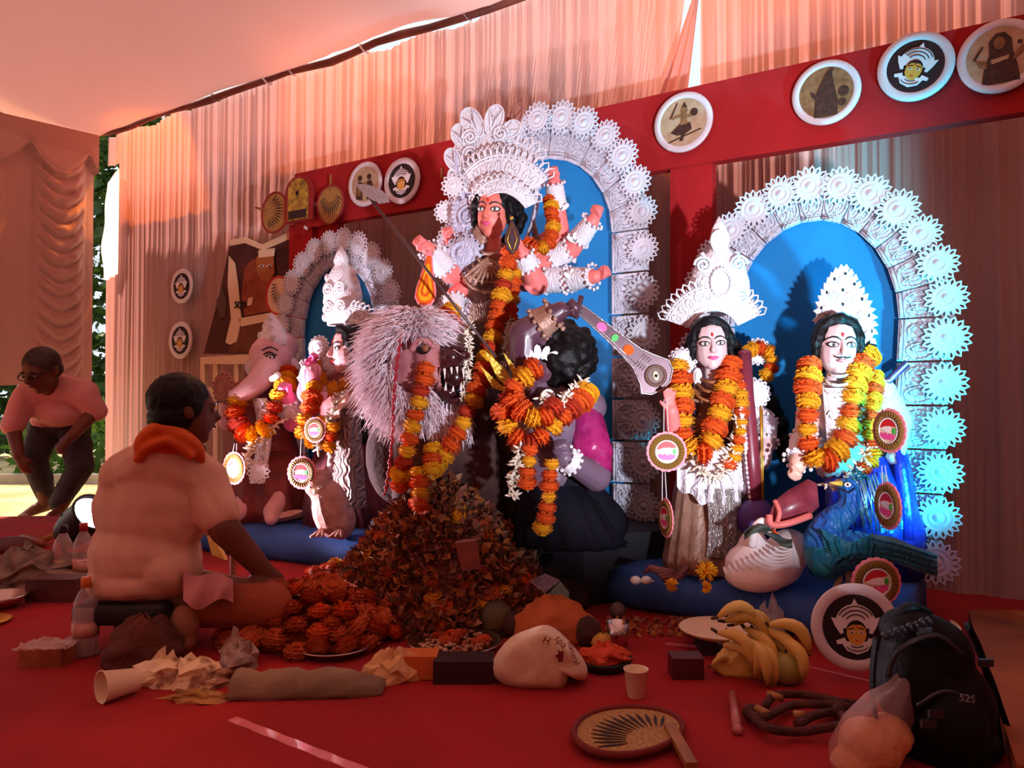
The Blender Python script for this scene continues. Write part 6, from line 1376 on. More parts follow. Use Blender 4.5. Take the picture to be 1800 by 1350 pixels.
# ---- cups
def cup(px, py, hpx, label, tip=None, group='paper cups'):
    b = lay(px, py); h = hpx * b.y / FPX; prof = [(.001, .03), (.30, .0), (.31, .01), (.43, .96), (.455, .97), (.455, 1.0), (.425, 1.0), (.29, .06), (.001, .06)]
    if tip is None: M = Matrix.Translation(b) @ Matrix.Scale(h, 4)
    else: M = Matrix.Translation(b + V((0, 0, .40 * h))) @ tip.to_track_quat('Z', 'Y').to_matrix().to_4x4() @ Matrix.Translation((0, 0, -.5 * h)) @ Matrix.Scale(h, 4)
    mb = MB(); mb.lathe(prof, M, 26); return tag(mb.build('paper_cup', M_CUP), label, 'cup', group)
cup(1118, 1224, 48, 'white paper cup standing alone on the red carpet'); cup(210, 1226, 62, 'tipped paper cup with its mouth to the left', V((-.72, -.85, .06))); cup(745, 1082, 38, 'paper cup filled with marigolds beside the flower mound'); cup(803, 1078, 26, 'smaller brownish paper cup behind the steel tray'); cup(1672, 1116, 24, 'white cup behind the black backpack', V((.5, -.4, .75)))
# ---- marigold heap and steel trays
def tray(px, py, r, label, name='steel_tray', h=.02):
    mb = MB(); mb.lathe([(.001, .004), (r * .82, 0), (r * .9, h), (r, h + .004), (r, h + .008), (r * .88, h + .004), (r * .8, .008), (.001, .008)], Matrix.Translation(lay(px, py)), 40); return tag(mb.build(name, M_STEEL), label, 'tray', 'steel trays')
tray(588, 1145, .125, 'steel tray under the front of the marigold heap'); tray(800, 1138, .155, 'steel tray of petals and rice left of the white carrier bag')
M_MAR_R = mat('marigold_rust', (226, 112, 56), .8, (206, 86, 36), 50, bump=.5, bscale=220)
HM = [marigold_mesh('marigold_h%d' % i, M_MAR_R, 60 + i) for i in range(2)] + [MAR['o'][0]]
rr = random.Random(77); n = 0; placed = []
def heap(n, cx, cy, rx, ry, H, r0, label, group, pal, z0=0.0):
    k = 0
    for tries in range(n * 30):
        if k >= n: break
        a = rr.uniform(0, 2 * PI); u = math.sqrt(rr.random()); x = cx + rx * u * math.cos(a); y = cy + ry * u * math.sin(a); r = r0 * rr.uniform(.8, 1.2)
        z = z0 + H * max(0, 1 - u ** 1.6) + r * .45; p = V((x, y, z))
        if any((p - q_).length < (r + s_) * .62 for q_, s_ in placed): continue
        placed.append((p, r)); k += 1
        M = Matrix.Translation(p) @ Quaternion(V((rr.uniform(-1, 1), rr.uniform(-1, 1), 0)).normalized(), rr.uniform(-.8, .8)).to_matrix().to_4x4() @ Matrix.Rotation(rr.uniform(0, 6), 4, 'Z') @ Matrix.Diagonal((r, r, r * .85, 1))
        tag(inst(rr.choice(pal), 'marigold', M), label, 'flower', group)
hc = lay(545, 1125)
mb = MB(); crumple(mb, V((hc.x, hc.y + .05, 0)), .26, .20, .13, 2, rough=.12); tag(mb.build('petal_heap', mat('petal_rust', (120, 40, 20), .9, (160, 60, 26), 30, bump=1, bscale=90)), 'packed rust petals at the core of the marigold heap', 'petals', None, 'stuff')
heap(110, hc.x, hc.y + .05, .29, .23, .165, .043, 'rust-orange marigold in the big heap before the seated man', 'marigolds of the big heap', HM)
tc = lay(800, 1138); heap(9, tc.x + .01, tc.y + .02, .09, .07, .012, .022, 'dull marigold lying on the petal tray', 'marigolds on the petal tray', HM, .012)
# rice and cut fruit on the tray
mb = MB(); r2_ = random.Random(3)
for i in range(150):
    a = r2_.uniform(0, 2 * PI); u = math.sqrt(r2_.random()) * .115; mb.ell(tc + V((u * math.cos(a) , u * math.sin(a), .016 + .01 * r2_.random())), (.009 * r2_.uniform(.5, 1.2), .006, .005), None, 6, 4)
tag(mb.build('rice_offering', mat('rice_cream', (214, 180, 140), .7, (150, 70, 50), 30)), 'scattered rice and petals on the left steel tray', 'offering', None, 'stuff')
# ---- parcels near the tray
o = thing('wrapped_sweets', lay(716, 1196), 'orange sweet carton in a crumpled cream wrapper before the steel tray', 'package'); c = lay(735, 1192); mb = MB(); mb.box(c + V((0, .02, .035)), (.11, .08, .065), Matrix.Translation((0, 0, 0))); mb.build('carton', mat('carton_orange', (206, 110, 40), .6), o); mb = MB(); c2 = lay(692, 1192); crumple(mb, c2, .085, .06, .075, 12, rough=.7, facet=True); mb.build('wrapper', mat('wrapper_cream', (224, 176, 116), .6, bump=.6, bscale=24), o)
c = lay(815, 1200); mb = MB(); mb.box(c + V((0, .03, .032)), (.17, .09, .064)); tag(mb.build('dark_box', mat('box_plum', (44, 20, 24), .6)), 'dark plum box under the edge of the white carrier bag', 'box')
# ---- white carrier bag with print
M_BAG = mat('carrier_bag', (244, 222, 188), .55, trans=.15, tcol=(240, 190, 130), bump=.35, bscale=14)
bc = lay(945, 1205); Yb = bc.y
o = thing('carrier_bag', bc, 'creamy white plastic carrier bag with red lettering standing open', 'bag'); mb = MB()
out = [(860, 1188), (862, 1160), (885, 1128), (905, 1112), (922, 1108), (945, 1098), (965, 1095), (985, 1108), (1010, 1135), (1030, 1160), (1037, 1180), (1032, 1195), (1018, 1202), (1008, 1180), (998, 1185), (996, 1222), (970, 1216), (935, 1214), (900, 1214), (878, 1200)]
def bagpt(i, t):       # t 0 front .. 1 back
    x, y = out[i]; cx, cy = 948, 1165; k = 1 - .55 * (2 * t - 1) ** 2 * (1 if t > .5 else .55)
    return P(cx + (x - cx) * k, cy + (y - cy) * k, Yb - .05 + .16 * t + .012 * math.sin(i * 2.1 + t * 3))
rings = [[bagpt(i, t) for i in range(len(out))] for t in (0, .08, .2, .4, .6, .8, 1)]
mb.loft(rings); b_ = mb.build('bag', M_BAG, o); ss = b_.modifiers.new('s', 'SUBSURF'); ss.levels = 1; ss.render_levels = 1
def text(body, px, py, Yd, hpx, rot, m, parent, yaw=0):
    cu = bpy.data.curves.new('text', 'FONT'); cu.body = body; cu.size = hpx * Yd / FPX; cu.extrude = .0006; cu.align_x = 'CENTER'
    t = bpy.data.objects.new('text', cu); COL.objects.link(t); dg = bpy.context.evaluated_depsgraph_get(); dg.update(); me = bpy.data.meshes.new_from_object(t.evaluated_get(dg)); bpy.data.objects.remove(t, do_unlink=True)
    me.materials.clear(); me.materials.append(m); return inst(me, 'lettering', facing(P(px, py, Yd), yaw, 0, rot) @ Matrix.Rotation(PI / 2, 4, 'X'), parent)
M_INK = mat('red_ink', (120, 28, 24), .6)
text('H.', 960, 1132, Yb - .068, 18, .45, M_INK, o); text('spa', 982, 1132, Yb - .064, 18, .85, M_INK, o); text('natural', 1004, 1150, Yb - .058, 15, 1.25, M_INK, o)
mb = MB(); Me = facing(P(984, 1152, Yb - .066), 0, 0, .3, Yb / FPX); mb.prism([(-8, -4), (-3, 2), (-6, 8), (0, 6), (4, 10), (6, 2), (8, -8), (2, -12), (-2, -6)], 1, Me); mb.build('printed_emblem', M_INK, o)
# ---- fruit and offerings behind the bag
mb = MB(); c = lay(980, 1130); crumple(mb, c + V((-.01, .05, 0)), .15, .10, .135, 21, rough=.25); tag(mb.build('ochre_sack', mat('sack_ochre', (196, 104, 44), .75, (170, 84, 34), 7, bump=.3, bscale=16)), 'plump ochre cloth sack behind the carrier bag', 'sack')
def fruit(px, py, r, m, label, k=(1, 1, 1), cat='fruit', stem=True):
    b = lay(px, py); o = thing('fruit', b, label, cat, 'fruit on the floor'); mb = MB(); n = 16; R = []
    prof = [(.001, .06), (.35, .0), (.75, .16), (.98, .5), (1, .9), (.86, 1.4), (.5, 1.74), (.2, 1.82), (.001, 1.76)]
    mb.lathe([(a * r, z * r * k[2]) for a, z in prof], Matrix.Translation(b) @ Matrix.Diagonal((k[0], k[1], 1, 1)), 18); mb.build('flesh', m, o)
    if stem: mb = MB(); mb.tube([b + V((0, 0, 1.74 * r * k[2])), b + V((.003, 0, 1.95 * r * k[2]))], .004, 6); mb.build('stem', M_STEM, o)
M_LEMON = mat('lemon', (214, 168, 60), .5, (196, 140, 50), 12, bump=.2, bscale=80); M_GCO = mat('coconut_green', (70, 62, 34), .5, (96, 80, 40), 6); M_BCO = mat('coconut_brown', (60, 34, 26), .85, (84, 50, 36), 18, bump=.8, bscale=40)
fruit(816, 1085, .022, M_LEMON, 'yellow lemon behind the steel tray, left of another'); fruit(834, 1100, .024, M_LEMON, 'yellow lemon nearest the green coconut'); fruit(872, 1112, .06, M_GCO, 'green coconut left of the ochre sack'); fruit(1032, 1132, .048, M_BCO, 'dark round fruit right of the ochre sack'); fruit(905, 1118, .045, M_BCO, 'dark fruit peeping above the carrier bag'); fruit(1060, 1138, .032, M_LEMON, 'yellow fruit piece beside the steel glass', (1.3, 1, .8)); fruit(1085, 1085, .03, mat('grey_fruit', (110, 96, 90), .6), 'greyish fruit behind the steel glass'); fruit(1415, 1046, .045, mat('apple_red', (130, 40, 36), .35, (160, 60, 44), 6), 'dark red apple on the blue base beside the swan')
mb = MB(); b = lay(852, 1092); mb.lathe([(.001, 0), (.05, .01), (.06, .04), (.05, .10), (.02, .16), (.001, .19)], Matrix.Translation(b + V((0, .05, 0))), 16); 
for k in range(8): a = k * PI / 4; mb.tube([b + V((.05 * math.cos(a), .05 + .05 * math.sin(a), .03)), b + V((.04 * math.cos(a), .05 + .04 * math.sin(a), .11)), b + V((.01 * math.cos(a), .05 + .01 * math.sin(a), .20))], [.02, .014, .002], 6)
tag(mb.build('banana_blossom', mat('blossom', (176, 80, 60), .6, (140, 56, 46), 8)), 'pointed reddish banana blossom behind the lemons', 'fruit')
mb = MB(); mb.lathe([(.001, .004), (.028, 0), (.034, .085), (.036, .085), (.031, .006), (.001, .008)], Matrix.Translation(lay(1086, 1140)), 22); tag(mb.build('steel_glass', M_STEEL), 'small steel tumbler behind the tray of orange petals', 'tumbler')
o = thing('petal_box', lay(1060, 1178), 'low black tray heaped with orange petals right of the carrier bag', 'tray'); c = lay(1062, 1172); mb = MB(); mb.lathe([(.001, .004), (.072, 0), (.085, .028), (.08, .028), (.001, .012)], Matrix.Translation(c), 22); mb.build('tray', M_BLACK, o); mb = MB(); crumple(mb, c + V((0, 0, .02)), .078, .06, .045, 5, rough=.5); mb.build('petals', mat('petal_orange', (226, 84, 40), .8, (190, 60, 24), 30, bump=1, bscale=80), o)
# ---- bananas on a plate
mb = MB(); pc = lay(1262, 1140); mb.lathe([(.001, .05), (.10, .05), (.12, .062), (.125, .066), (.12, .07), (.10, .058), (.001, .056)], Matrix.Translation(pc), 30); tag(mb.build('offering_plate', M_CUP), 'pale plate under the left end of the bananas', 'plate')
mb = MB(); mb.box(pc + V((-.0, -.01, .025)), (.13, .12, .05)); tag(mb.build('plate_stand', mat('stand_navy', (40, 36, 46), .7)), 'dark small box under the pale banana plate', 'box')
bc = lay(1330, 1195)
def banana(p, yaw, pitch, L, label, bend=1):
    o = thing('banana', p, label, 'banana', 'bananas of the bunch'); mb = MB(); n = 9; pts = []
    Mx = Matrix.Translation(p) @ Matrix.Rotation(yaw, 4, 'Z') @ Matrix.Rotation(pitch, 4, 'Y')
    for i in range(n): t = i / (n - 1); pts.append(Mx @ V((L * (t - .0), 0, bend * L * .32 * math.sin(t * PI))))
    mb.tube(pts, [L * r_ for r_ in (.05, .10, .13, .14, .145, .14, .125, .09, .035)], 6); mb.build('peel', M_BANANA, o)
    mb = MB(); mb.tube([pts[0], Mx @ V((-.16 * L, 0, -.05 * L))], [L * .045, L * .035], 6); mb.build('stem', M_STEM, o); mb = MB(); mb.tube([pts[-1], pts[-1] + (pts[-1] - pts[-2]) * .25], [L * .035, L * .02], 6); mb.build('tip', M_STEM, o)
names = ['banana bending over the plate edge', 'banana below the plate edge', 'banana crossing the front of the bunch', 'banana crossing low before the guava', 'inner banana between the front ones', 'banana at the back right of the bunch', 'banana lying across the top of the bunch', 'banana second from the top of the bunch', 'topmost left banana over the plate', 'banana pointing down at the plate rim', 'banana hanging at the middle of the bunch', 'banana curving beside the guava', 'banana at the right end of the bunch', 'spotted banana low at the left of the bunch', 'banana lying on the carpet under the bunch', 'banana on the carpet left of the guava', 'short banana stub at the left foot of the bunch', 'banana arching at the right above the guava']
specs = [((1262, 1112), -.6, .7, .13), ((1272, 1135), -.7, .6, .13), ((1296, 1125), -.9, .8, .14), ((1305, 1165), -.3, .4, .13), ((1315, 1125), -1.0, .9, .14), ((1345, 1108), -.7, .9, .13), ((1290, 1098), .1, .2, .12), ((1275, 1092), -.1, .35, .13), ((1262, 1085), .0, .1, .12), ((1285, 1115), -.9, .9, .13), ((1310, 1105), -.8, 1.0, .14), ((1330, 1110), -.5, 1.0, .14), ((1352, 1098), -.3, .6, .13), ((1300, 1150), -.6, .5, .11), ((1290, 1188), .1, .0, .12), ((1330, 1195), -.1, .0, .11), ((1250, 1182), .2, .0, .07), ((1365, 1120), -.9, .9, .13)]
for (pp, yw, pt_, L), nm in zip(specs, names):
    p = P(pp[0], pp[1], bc.y + .02 + rnd.uniform(-.03, .03)); p.z = max(p.z, .03); banana(p, yw, pt_, L, nm)
mb = MB(); crumple(mb, bc + V((-.01, .06, 0)), .09, .05, .10, 31, rough=.3); tag(mb.build('banana_hand', M_BANANA), 'bananas bunched together at the heart of the pile', 'bananas')
fruit(1382, 1200, .048, mat('guava', (168, 160, 80), .5, (140, 120, 50), 10), 'pale green guava at the right foot of the bananas')
mb = MB(); c = lay(1362, 1130); crumple(mb, c + V((0, .04, .0)), .05, .04, .11, 41, rough=.6); tag(mb.build('clear_bag', M_PLAST), 'small clear plastic bag behind the bananas', 'plastic bag')
c = lay(1208, 1192); mb = MB(); mb.box(c + V((0, .02, .03)), (.09, .07, .06)); tag(mb.build('incense_box', mat('incense_box', (90, 34, 34), .5, (70, 24, 28), 10)), 'small dark red box left of the bananas', 'box')
# ---- floor fan
c = lay(1102, 1296); M = Matrix.Translation(c + V((0, 0, .014))) @ Matrix.Rotation(.75, 4, 'Z') @ Matrix.Rotation(-PI / 2, 4, 'X') @ Matrix.Diagonal((.155, .155, .125, 1))
FAN3 = handfan_mesh('fan_floor', M_FANY, mat('fan_rust', (120, 34, 28), .8), M_FBLK, 15, False)
o = thing('hand_fan', c, 'straw hand fan lying flat on the carpet in front', 'fan', 'woven hand fans')
M = Matrix.Translation(c + V((0, 0, .020))) @ Matrix.Rotation(.75, 4, 'Z') @ Matrix.Rotation(-PI / 2, 4, 'X') @ Matrix.Diagonal((.15, .15, .12, 1)); inst(FAN3, 'blade', M, o)
a, b = lay(1176, 1280, .02), lay(1216, 1352, .012); d = (b - a).normalized(); nrm = V((-d.y, d.x, 0)) * .013; mb = MB(); mb.hexa([a - nrm, a + nrm, b + nrm, b - nrm], [p + V((0, 0, .014)) for p in (a - nrm, a + nrm, b + nrm, b - nrm)]); mb.build('handle', M_BAMBOO, o)
# ---- clear tube, rope tangle
mb = MB(); a, b = lay(1287, 1220, .012), lay(1296, 1282, .012); mb.tube([a, b], [.011, .012], 12); mb.ell(b, (.014, .016, .012)); tag(mb.build('clear_tube', mat('tube_pink', (206, 120, 118), .15, alpha=.75, coat=.6)), 'clear pinkish plastic tube lying on the carpet', 'tube')
o = thing('rope_harness', lay(1430, 1260), 'tangled brown rope handles with wooden toggles beside the backpack', 'rope'); M_ROPE = mat('rope_brown', (66, 30, 24), .85, (92, 46, 34), 30, bump=.8, bscale=120)
for pts in ([(1316, 1252), (1340, 1262), (1390, 1240), (1440, 1238), (1520, 1244)], [(1318, 1256), (1350, 1280), (1400, 1286), (1460, 1278), (1520, 1268)], [(1345, 1240), (1365, 1222), (1420, 1222), (1480, 1234), (1530, 1240)], [(1400, 1275), (1430, 1258), (1470, 1252), (1490, 1270)]):
    mb = MB(); mb.tube(bez([lay(x, y, .02 + .012 * (i % 2)) for i, (x, y) in enumerate(pts)], 8), .011, 8); mb.build('cord', M_ROPE, o)
mb = MB(); mb.ell(lay(1322, 1252, .022), (.026, .02, .02)); mb.build('knot', M_ROPE, o); mb = MB(); mb.ell(lay(1474, 1250, .025), (.018, .02, .018)); mb.build('knot', M_ROPE, o)
for a, b in (((1350, 1220), (1375, 1228)), ((1330, 1245), (1352, 1256)), ((1395, 1256), (1415, 1257))): mb = MB(); mb.tube([lay(*a, .035), lay(*b, .035)], .010, 8); mb.build('toggle', M_BAMBOO, o)
# ---- backpack
M_PACK = mat('backpack_black', (8, 8, 9), .65, bump=.3, bscale=120, spec=.2); M_PACK2 = mat('backpack_trim', (40, 40, 44), .4)
YB = lay(1640, 1335).y; K = lambda px, py, dy=0: P(px, py, YB + dy); q = YB / FPX
o = thing('backpack', lay(1640, 1335), 'black backpack with straps standing on the carpet at the right', 'backpack')
mb = MB(); mb.ell(K(1650, 1240, .06), (92 * q, .12, 105 * q)); mb.ell(K(1630, 1150, .07), (80 * q, .10, 70 * q)); mb.ell(K(1600, 1105, .06), (52 * q, .08, 38 * q)); mb.ell(K(1660, 1300, .04), (95 * q, .11, 45 * q)); mb.ell(K(1600, 1200, .04), (62 * q, .09, 80 * q))
blob(mb, 'body', M_PACK, o, .009, 4, disp=lambda p: .006 * noise.noise(p * 14))
mb = MB(); mb.ell(K(1665, 1270, -.01), (66 * q, .08, 62 * q)); blob(mb, 'front_pocket', M_PACK, o, .008, 3)
mb = MB(); mb.tube(bez([K(1560, 1190, -.03), K(1575, 1150, -.035), K(1610, 1125, -.04), K(1650, 1118, -.03), K(1690, 1150, -.01)], 8), .006, 6); mb.tube(bez([K(1612, 1240, -.085), K(1660, 1215, -.095), K(1710, 1230, -.08)], 8), .004, 6); mb.build('zip', M_PACK2, o)
for k in range(8): mb = MB(); mb.tube([K(1552 + 11 * k, 1112 - 4 * k + 2 * (k % 2), -.02), K(1560 + 11 * k, 1124 - 4 * k, -.022)], .006, 5); mb.build('webbing_loop', M_PACK2, o)
for pts in ([(1540, 1120, .0), (1534, 1180, -.01), (1536, 1240, .0), (1545, 1290, .03)], [(1700, 1095, .10), (1725, 1150, .08), (1745, 1230, .06), (1760, 1320, .04)], [(1700, 1100, .12), (1740, 1190, .10), (1775, 1290, .06), (1800, 1340, .04)], [(1570, 1085, .05), (1600, 1062, .05), (1635, 1075, .05)]):
    mb = MB(); mb.tube(bez([K(*p) for p in pts], 8), .013, 8, flat=.35); mb.build('strap', M_PACK, o)
for x, y in ((1625, 1110), (1733, 1165), (1645, 1255), (1632, 1272)): mb = MB(); mb.box(K(x, y, -.09 if y > 1200 else -.03), (.03, .008, .016)); mb.build('buckle', M_PACK2, o)
text('525', 1700, 1234, YB - .13, 19, .15, mat('pack_print', (120, 116, 120), .6), o)
# ---- bag of sweets in clear plastic
YS = lay(1545, 1350).y; K = lambda px, py, dy=0: P(px, py, YS + dy); q = YS / FPX
o = thing('sweets_bag', lay(1530, 1348), 'clear plastic bag of peach-coloured puffed sweets beside the backpack', 'bag')
mb = MB(); mb.ell(K(1530, 1310, .03), (55 * q, .07, 45 * q), R=Matrix.Rotation(.5, 3, 'Y')); mb.ell(K(1495, 1345, .02), (32 * q, .06, 28 * q)); mb.ell(K(1565, 1290, .04), (36 * q, .06, 34 * q)); blob(mb, 'sweets', mat('sweets_peach', (226, 156, 104), .7, (210, 136, 88), 9, bump=.5, bscale=60), o, .008, 2, disp=lambda p: .003 * noise.noise(p * 60))
mb = MB(); R = []
for (x, y, w, t) in ((1478, 1362, 26, .05), (1500, 1330, 58, .09), (1535, 1290, 72, .10), (1565, 1245, 58, .075), (1585, 1215, 32, .04), (1592, 1195, 22, .02)):
    R.append([K(x + w * .8 * math.cos(a) * .95, y + w * .45 * math.cos(a) + 3 * math.sin(a * 5), .03 + t * math.sin(a) * .9 + .004 * math.sin(a * 7)) for a in [2 * PI * i / 26 for i in range(26)]])
mb.loft(R, 0, False); mb.build('plastic', mat('plastic_bag', (238, 204, 196), .15, alpha=.28, bump=.8, bscale=18, coat=.4), o)
# ---- left foreground: jute bag, wrappers, towel
mb = MB(); c = lay(245, 1175); crumple(mb, c + V((-.01, .05, 0)), .125, .10, .135, 51, rough=.3); tag(mb.build('jute_bag', mat('jute', (104, 50, 34), .9, (80, 36, 26), 9, bump=.9, bscale=70)), 'brown jute bag beside the tipped paper cup', 'bag')
mb = MB(); c = lay(312, 1150); mb.ell(c + V((0, .05, .085)), (.05, .05, .06)); mb.ell(c + V((0, .05, .03)), (.04, .04, .04)); tag(blob(mb, 'cloth_bundle', mat('bundle_beige', (190, 132, 104), .85, bump=.5, bscale=30), None, .008, 2), 'beige cloth bundle on top of the jute bag', 'bundle')
M_WRAP = mat('wrapper_print', (246, 222, 176), .45, (150, 104, 76), 16, lo=.5, hi=.62, bump=.7, bscale=16)
for i, (x, y, rx, ry, h, sd_, lab) in enumerate(((285, 1205, .085, .05, .07, 61, 'crumpled cream wrapper against the jute bag'), (345, 1205, .10, .055, .06, 62, 'crumpled printed snack wrapper in the left foreground'), (345, 1235, .085, .03, .025, 63, 'flattened olive and gold wrapper at the front of the pile'), (415, 1175, .06, .04, .075, 64, 'grey printed plastic pouch at the end of the towel'))):
    mb = MB(); crumple(mb, lay(x, y) + V((0, .02, 0)), rx, ry, h, sd_, rough=.85, facet=True); tag(mb.build('wrapper', [M_WRAP, M_WRAP, mat('wrapper_olive', (150, 110, 50), .5, (190, 140, 70), 12), mat('pouch_grey', (200, 176, 160), .45, (110, 84, 74), 18, bump=.5, bscale=16)][i]), lab, 'wrapper')
mb = MB(); a, b = lay(405, 1228), lay(672, 1222); R = []
for i in range(26):
    t = i / 25; p = a + (b - a) * t; w = .052 * (1 if t < .8 else 1 - 1.6 * (t - .8)); h = (.062 + .012 * noise.noise(V((t * 9, 0, 0)))) * (1 if t < .75 else 1 - 2.2 * (t - .75)); R.append([p + V((0, w * math.cos(a_) + .03, h * max(0, math.sin(a_)) + .004 * math.sin(a_ * 6 + t * 20))) for a_ in [PI * k / 12 for k in range(13)]])
mb.loft(R); tag(mb.build('rolled_towel', mat('towel_grey', (150, 126, 100), .85, (120, 98, 78), 6, bump=.4, bscale=60)), 'long greyish rolled towel on the carpet in front of the tray', 'towel')
# ---- candle, yellow paper by the seated man
b = G(410, 935, .10); b = V((P(410, 925, 3.2).x, 3.2, 0)); zt = P(410, 915, 3.2).z
o = thing('lit_candle', V((b.x, b.y, 0)), 'lit red candle on a small stand behind the arm of the seated man', 'candle')
mb = MB(); mb.lathe([(.05, 0), (.05, .01), (.012, .03), (.012, zt - .07), (.03, zt - .06)], Matrix.Translation(b), 16); mb.build('stand', M_WOOD, o)
mb = MB(); mb.lathe([(.018, zt - .065), (.022, zt - .03), (.013, zt), (.001, zt)], Matrix.Translation(b), 14); mb.build('wax', M_RED, o)
mb = MB(); mb.lathe([(.001, zt), (.007, zt + .02), (.0065, zt + .04), (.003, zt + .075), (.0005, zt + .10)], Matrix.Translation(b), 12); mb.build('flame', mat('flame', (255, 220, 120), .5, emit=14, ecol=(255, 196, 90)), o)
mb = MB(); c = [P(362, 935, 2.95), P(372, 975, 2.95), P(396, 985, 2.93), P(380, 955, 2.94)]; mb.hexa([p + V((0, .03, 0)) for p in c], c); tag(mb.build('yellow_paper', mat('paper_yellow', (236, 190, 90), .7)), 'folded yellow paper under the arm of the seated man', 'paper')
# ---- banknotes
for i, (c, lab) in enumerate((([(930, 1022), (958, 1008), (985, 1020), (958, 1043)], 'greyish banknote lying on dark cloth'), ([(962, 1045), (985, 1022), (1000, 1040), (1000, 1058)], 'curled greenish banknote beside the other note'))):
    mb = MB(); a = [P(x, y, 2.72 + .0006 * (1040 - y)) for x, y in c]; mb.hexa([p + V((0, .02, -.004)) for p in a], a); tag(mb.build('banknote', mat('note%d' % i, ((150, 140, 156), (120, 150, 140))[i], .7, ((110, 100, 116), (90, 116, 110))[i], 60)), lab, 'banknote', 'banknotes')
mb = MB(); c = lay(965, 1075); crumple(mb, c + V((0, .10, 0)), .16, .14, .16, 71, rough=.35); tag(mb.build('dark_cloth_heap', mat('heap_dark', (36, 24, 26), .85, (52, 34, 34), 10, bump=.6, bscale=30)), 'dark cloth heap under the banknotes', 'cloth')
# ---- blooms on the right base
def bloom(px, py, Yd, r, m, label):
    c = P(px, py, Yd); o = thing('yellow_bloom', c - V((0, 0, r)), label, 'flower', 'yellow blooms on the base'); mb = MB()
    rr = random.Random(px)
    for k in range(46):
        d = V((rr.uniform(-1, 1), rr.uniform(-1, .3), rr.uniform(-1, 1))).normalized(); mb.tube([c, c + d * r * .6, c + d * r], [r * .05, r * .13, r * .05], 4)
    mb.build('petals', m, o); mb = MB(); mb.ell(c, r * .4); mb.build('heart', M_MAR_O, o)
bloom(1242, 1004, 2.68, .040, M_MAR_Y, 'large spiky yellow bloom at the hem of the brown sari'); bloom(1240, 1032, 2.60, .022, M_MAR_Y, 'small yellow bloom under the large spiky one'); bloom(1180, 1028, 2.70, .026, M_MAR_Y, 'yellow bloom beside the dried leaf bundle')
mb = MB(); c = P(1165, 1008, 2.76); 
for k in range(16): a = k * .4; mb.tube([c + V((-.07 + .009 * k, 0, .01 * math.sin(a))), c + V((-.05 + .009 * k, -.02, .03 * math.cos(a))), c + V((.03 + .004 * k, -.01, .015 * math.sin(a + 1)))], [.004, .008, .003], 5)
tag(mb.build('leaf_bundle', mat('leaf_rust', (140, 76, 66), .7, (110, 50, 46), 14)), 'rust-coloured dried leaf bundle on the blue base', 'leaves')
for i, x in enumerate((1117, 1136)): mb = MB(); c = P(x, 1020, 2.80); mb.ell(c, (.020, .018, .016)); mb.tube([c, c + V((.03, 0, -.006))], [.013, .003], 7); tag(mb.build('small_conch', M_EYEW), ['small white conch at the left end of the blue base', 'small white conch next to the leaf bundle'][i], 'shell', 'small conches')
# ---- low brown riser at the right edge
mb = MB(); c = [G(x, y, .05) for x, y in ((1702, 1072), (1740, 1200), (1788, 1345), (1900, 1350), (1960, 1072))]; mb.hexa([V((p.x, p.y, .001)) for p in reversed(c)], list(reversed(c))); tag(mb.build('brown_riser', mat('riser_brown', (170, 86, 30), .9, (100, 44, 16), 3)), 'low brown cloth-covered step at the right edge', 'step')
# ---- flower mound at the lion's feet
mc = V((P(775, 900, 2.95).x, 2.98, 0)); rr = random.Random(91)
def mz(x, y):
    u = math.sqrt(((x - mc.x) / .46) ** 2 + ((y - mc.y) / .40) ** 2); return max(0, .50 * (1 - u ** 1.3)) if u < 1 else 0
mb = MB(); mb.grid(lambda a, b: (lambda x, y: V((x, y, mz(x, y) + .02 * noise.noise(V((x * 14, y * 14, 0))))))(mc.x - .46 + .92 * a, mc.y - .40 + .80 * b), 60, 50); 
o = thing('flower_mound', mc, 'high mound of offered petals and leaves at the feet of the lion', 'flowers'); mb.build('core', mat('mound_core', (92, 40, 26), .95, (130, 66, 36), 24, bump=1, bscale=60), o)
PMATS = [mat('petal_a', (150, 74, 40), .85), mat('petal_b', (180, 112, 56), .85), mat('petal_c', (150, 92, 76), .85), mat('petal_d', (110, 58, 40), .85), mat('petal_e', (176, 134, 100), .85), mat('petal_f', (84, 62, 38), .85)]
mb = MB()
for i in range(7000):
    a = rr.uniform(0, 2 * PI); u = math.sqrt(rr.random()); x, y = mc.x + .47 * u * math.cos(a), mc.y + .41 * u * math.sin(a)
    if y > mc.y + .2: continue
    p = V((x, y, mz(x, y) + rr.uniform(.0, .03))); d = V((rr.uniform(-1, 1), rr.uniform(-1, .4), rr.uniform(-.4, 1))).normalized(); e = d.orthogonal().normalized(); e = Quaternion(d, rr.uniform(0, 6.3)) @ e; s = rr.uniform(.022, .055)
    f = d.cross(e) * s * .15; mb.add([p, p + d * s * .5 + e * s * .3 + f, p + d * s, p + d * s * .5 - e * s * .3 + f], [(0, 1, 2), (0, 2, 3)], rr.choice((0, 0, 1, 1, 2, 3, 3, 4, 5)), None, False)
o2 = mb.build('petals', PMATS, o); o2['kind'] = 'stuff'
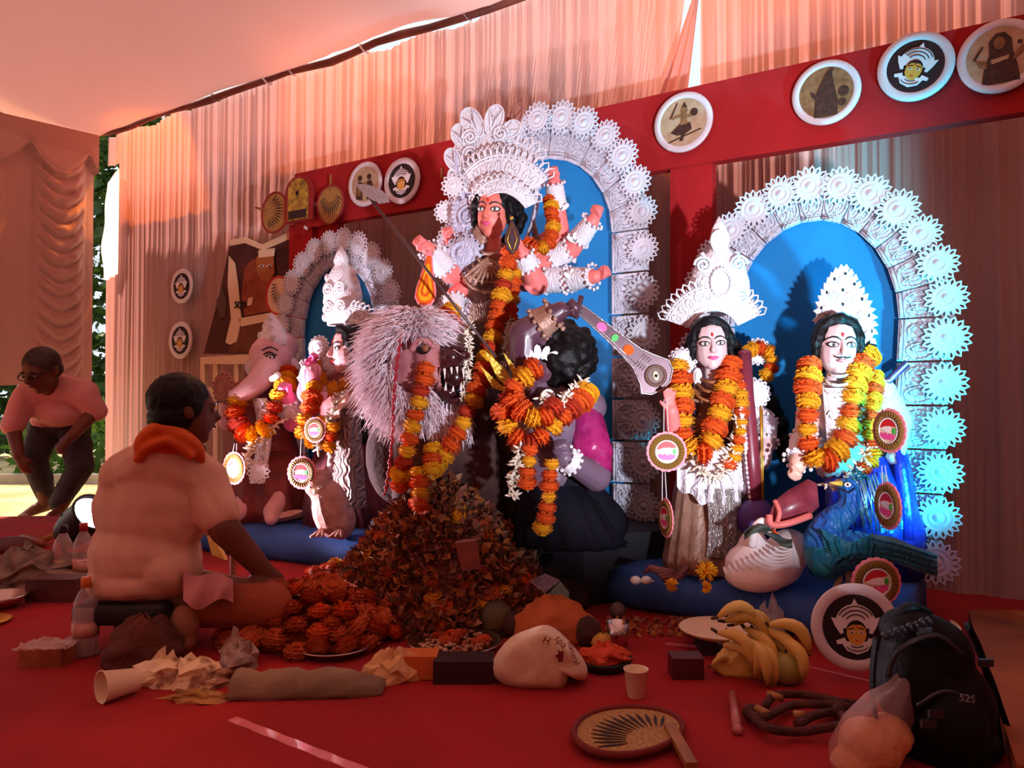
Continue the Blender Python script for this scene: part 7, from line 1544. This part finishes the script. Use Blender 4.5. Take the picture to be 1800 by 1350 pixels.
for i in range(46):
    a = rr.uniform(PI * .95, 2.05 * PI); u = math.sqrt(rr.uniform(.1, 1)); x, y = mc.x + .46 * u * math.cos(a), mc.y + .40 * u * math.sin(a); r = rr.uniform(.022, .036)
    M = Matrix.Translation((x, y, mz(x, y) + .018)) @ Quaternion(V((1, 0, 0)), rr.uniform(-.2, 1.2)).to_matrix().to_4x4() @ Matrix.Rotation(rr.uniform(0, 6), 4, 'Z') @ Matrix.Diagonal((r, r, r * .8, 1))
    tag(inst(rr.choice(HM + MAR['y'][:1]), 'marigold', M), 'loose marigold lying on the flower mound', 'flower', 'loose marigolds on the mound')
# side spill of flowers left of the mound, on a plank
mb = MB(); c = P(660, 1000, 2.95); a = [P(555, 1018, 2.9), P(665, 1022, 2.82), P(665, 1050, 2.80), P(560, 1046, 2.88)]; mb.hexa([p + V((0, .14, 0)) for p in a], a); tag(mb.build('wooden_plank', mat('plank_red', (84, 30, 24), .7, (64, 22, 20), 6)), 'dark red low wooden seat left of the flower mound', 'seat')
sc = P(610, 1010, 2.95); heap(16, sc.x, 2.95, .16, .06, .05, .026, 'marigold heaped on the dark red wooden seat', 'marigolds on the wooden seat', HM + MAR['y'][:1], sc.z - .01)
mb = MB(); a = [P(800, 955, 2.60), P(838, 950, 2.60), P(845, 1000, 2.56), P(812, 1004, 2.56)]; mb.hexa([p + V((0, .05, 0)) for p in a], a); tag(mb.build('leaning_board', mat('board_rust', (130, 60, 44), .8, (106, 44, 34), 7)), 'small rust-coloured board leaning on the flower mound', 'board')
lc = lay(1150, 1105); 
mb = MB(); r3 = random.Random(17)
for i in range(260):
    px = r3.uniform(1070, 1230); py = r3.uniform(1088, 1118); p = lay(px, py, .004); d = V((r3.uniform(-1, 1), r3.uniform(-1, 1), r3.uniform(0, .8))).normalized(); e = d.orthogonal(); s = r3.uniform(.012, .03); mb.add([p, p + d * s * .5 + e * s * .35, p + d * s, p + d * s * .5 - e * s * .35], [(0, 1, 2, 3)], r3.choice((0, 0, 1, 2)), None, False)
tag(mb.build('scattered_petals', PMATS[:3]), 'scattered rust petals along the front of the right blue base', 'petals', None, 'stuff')
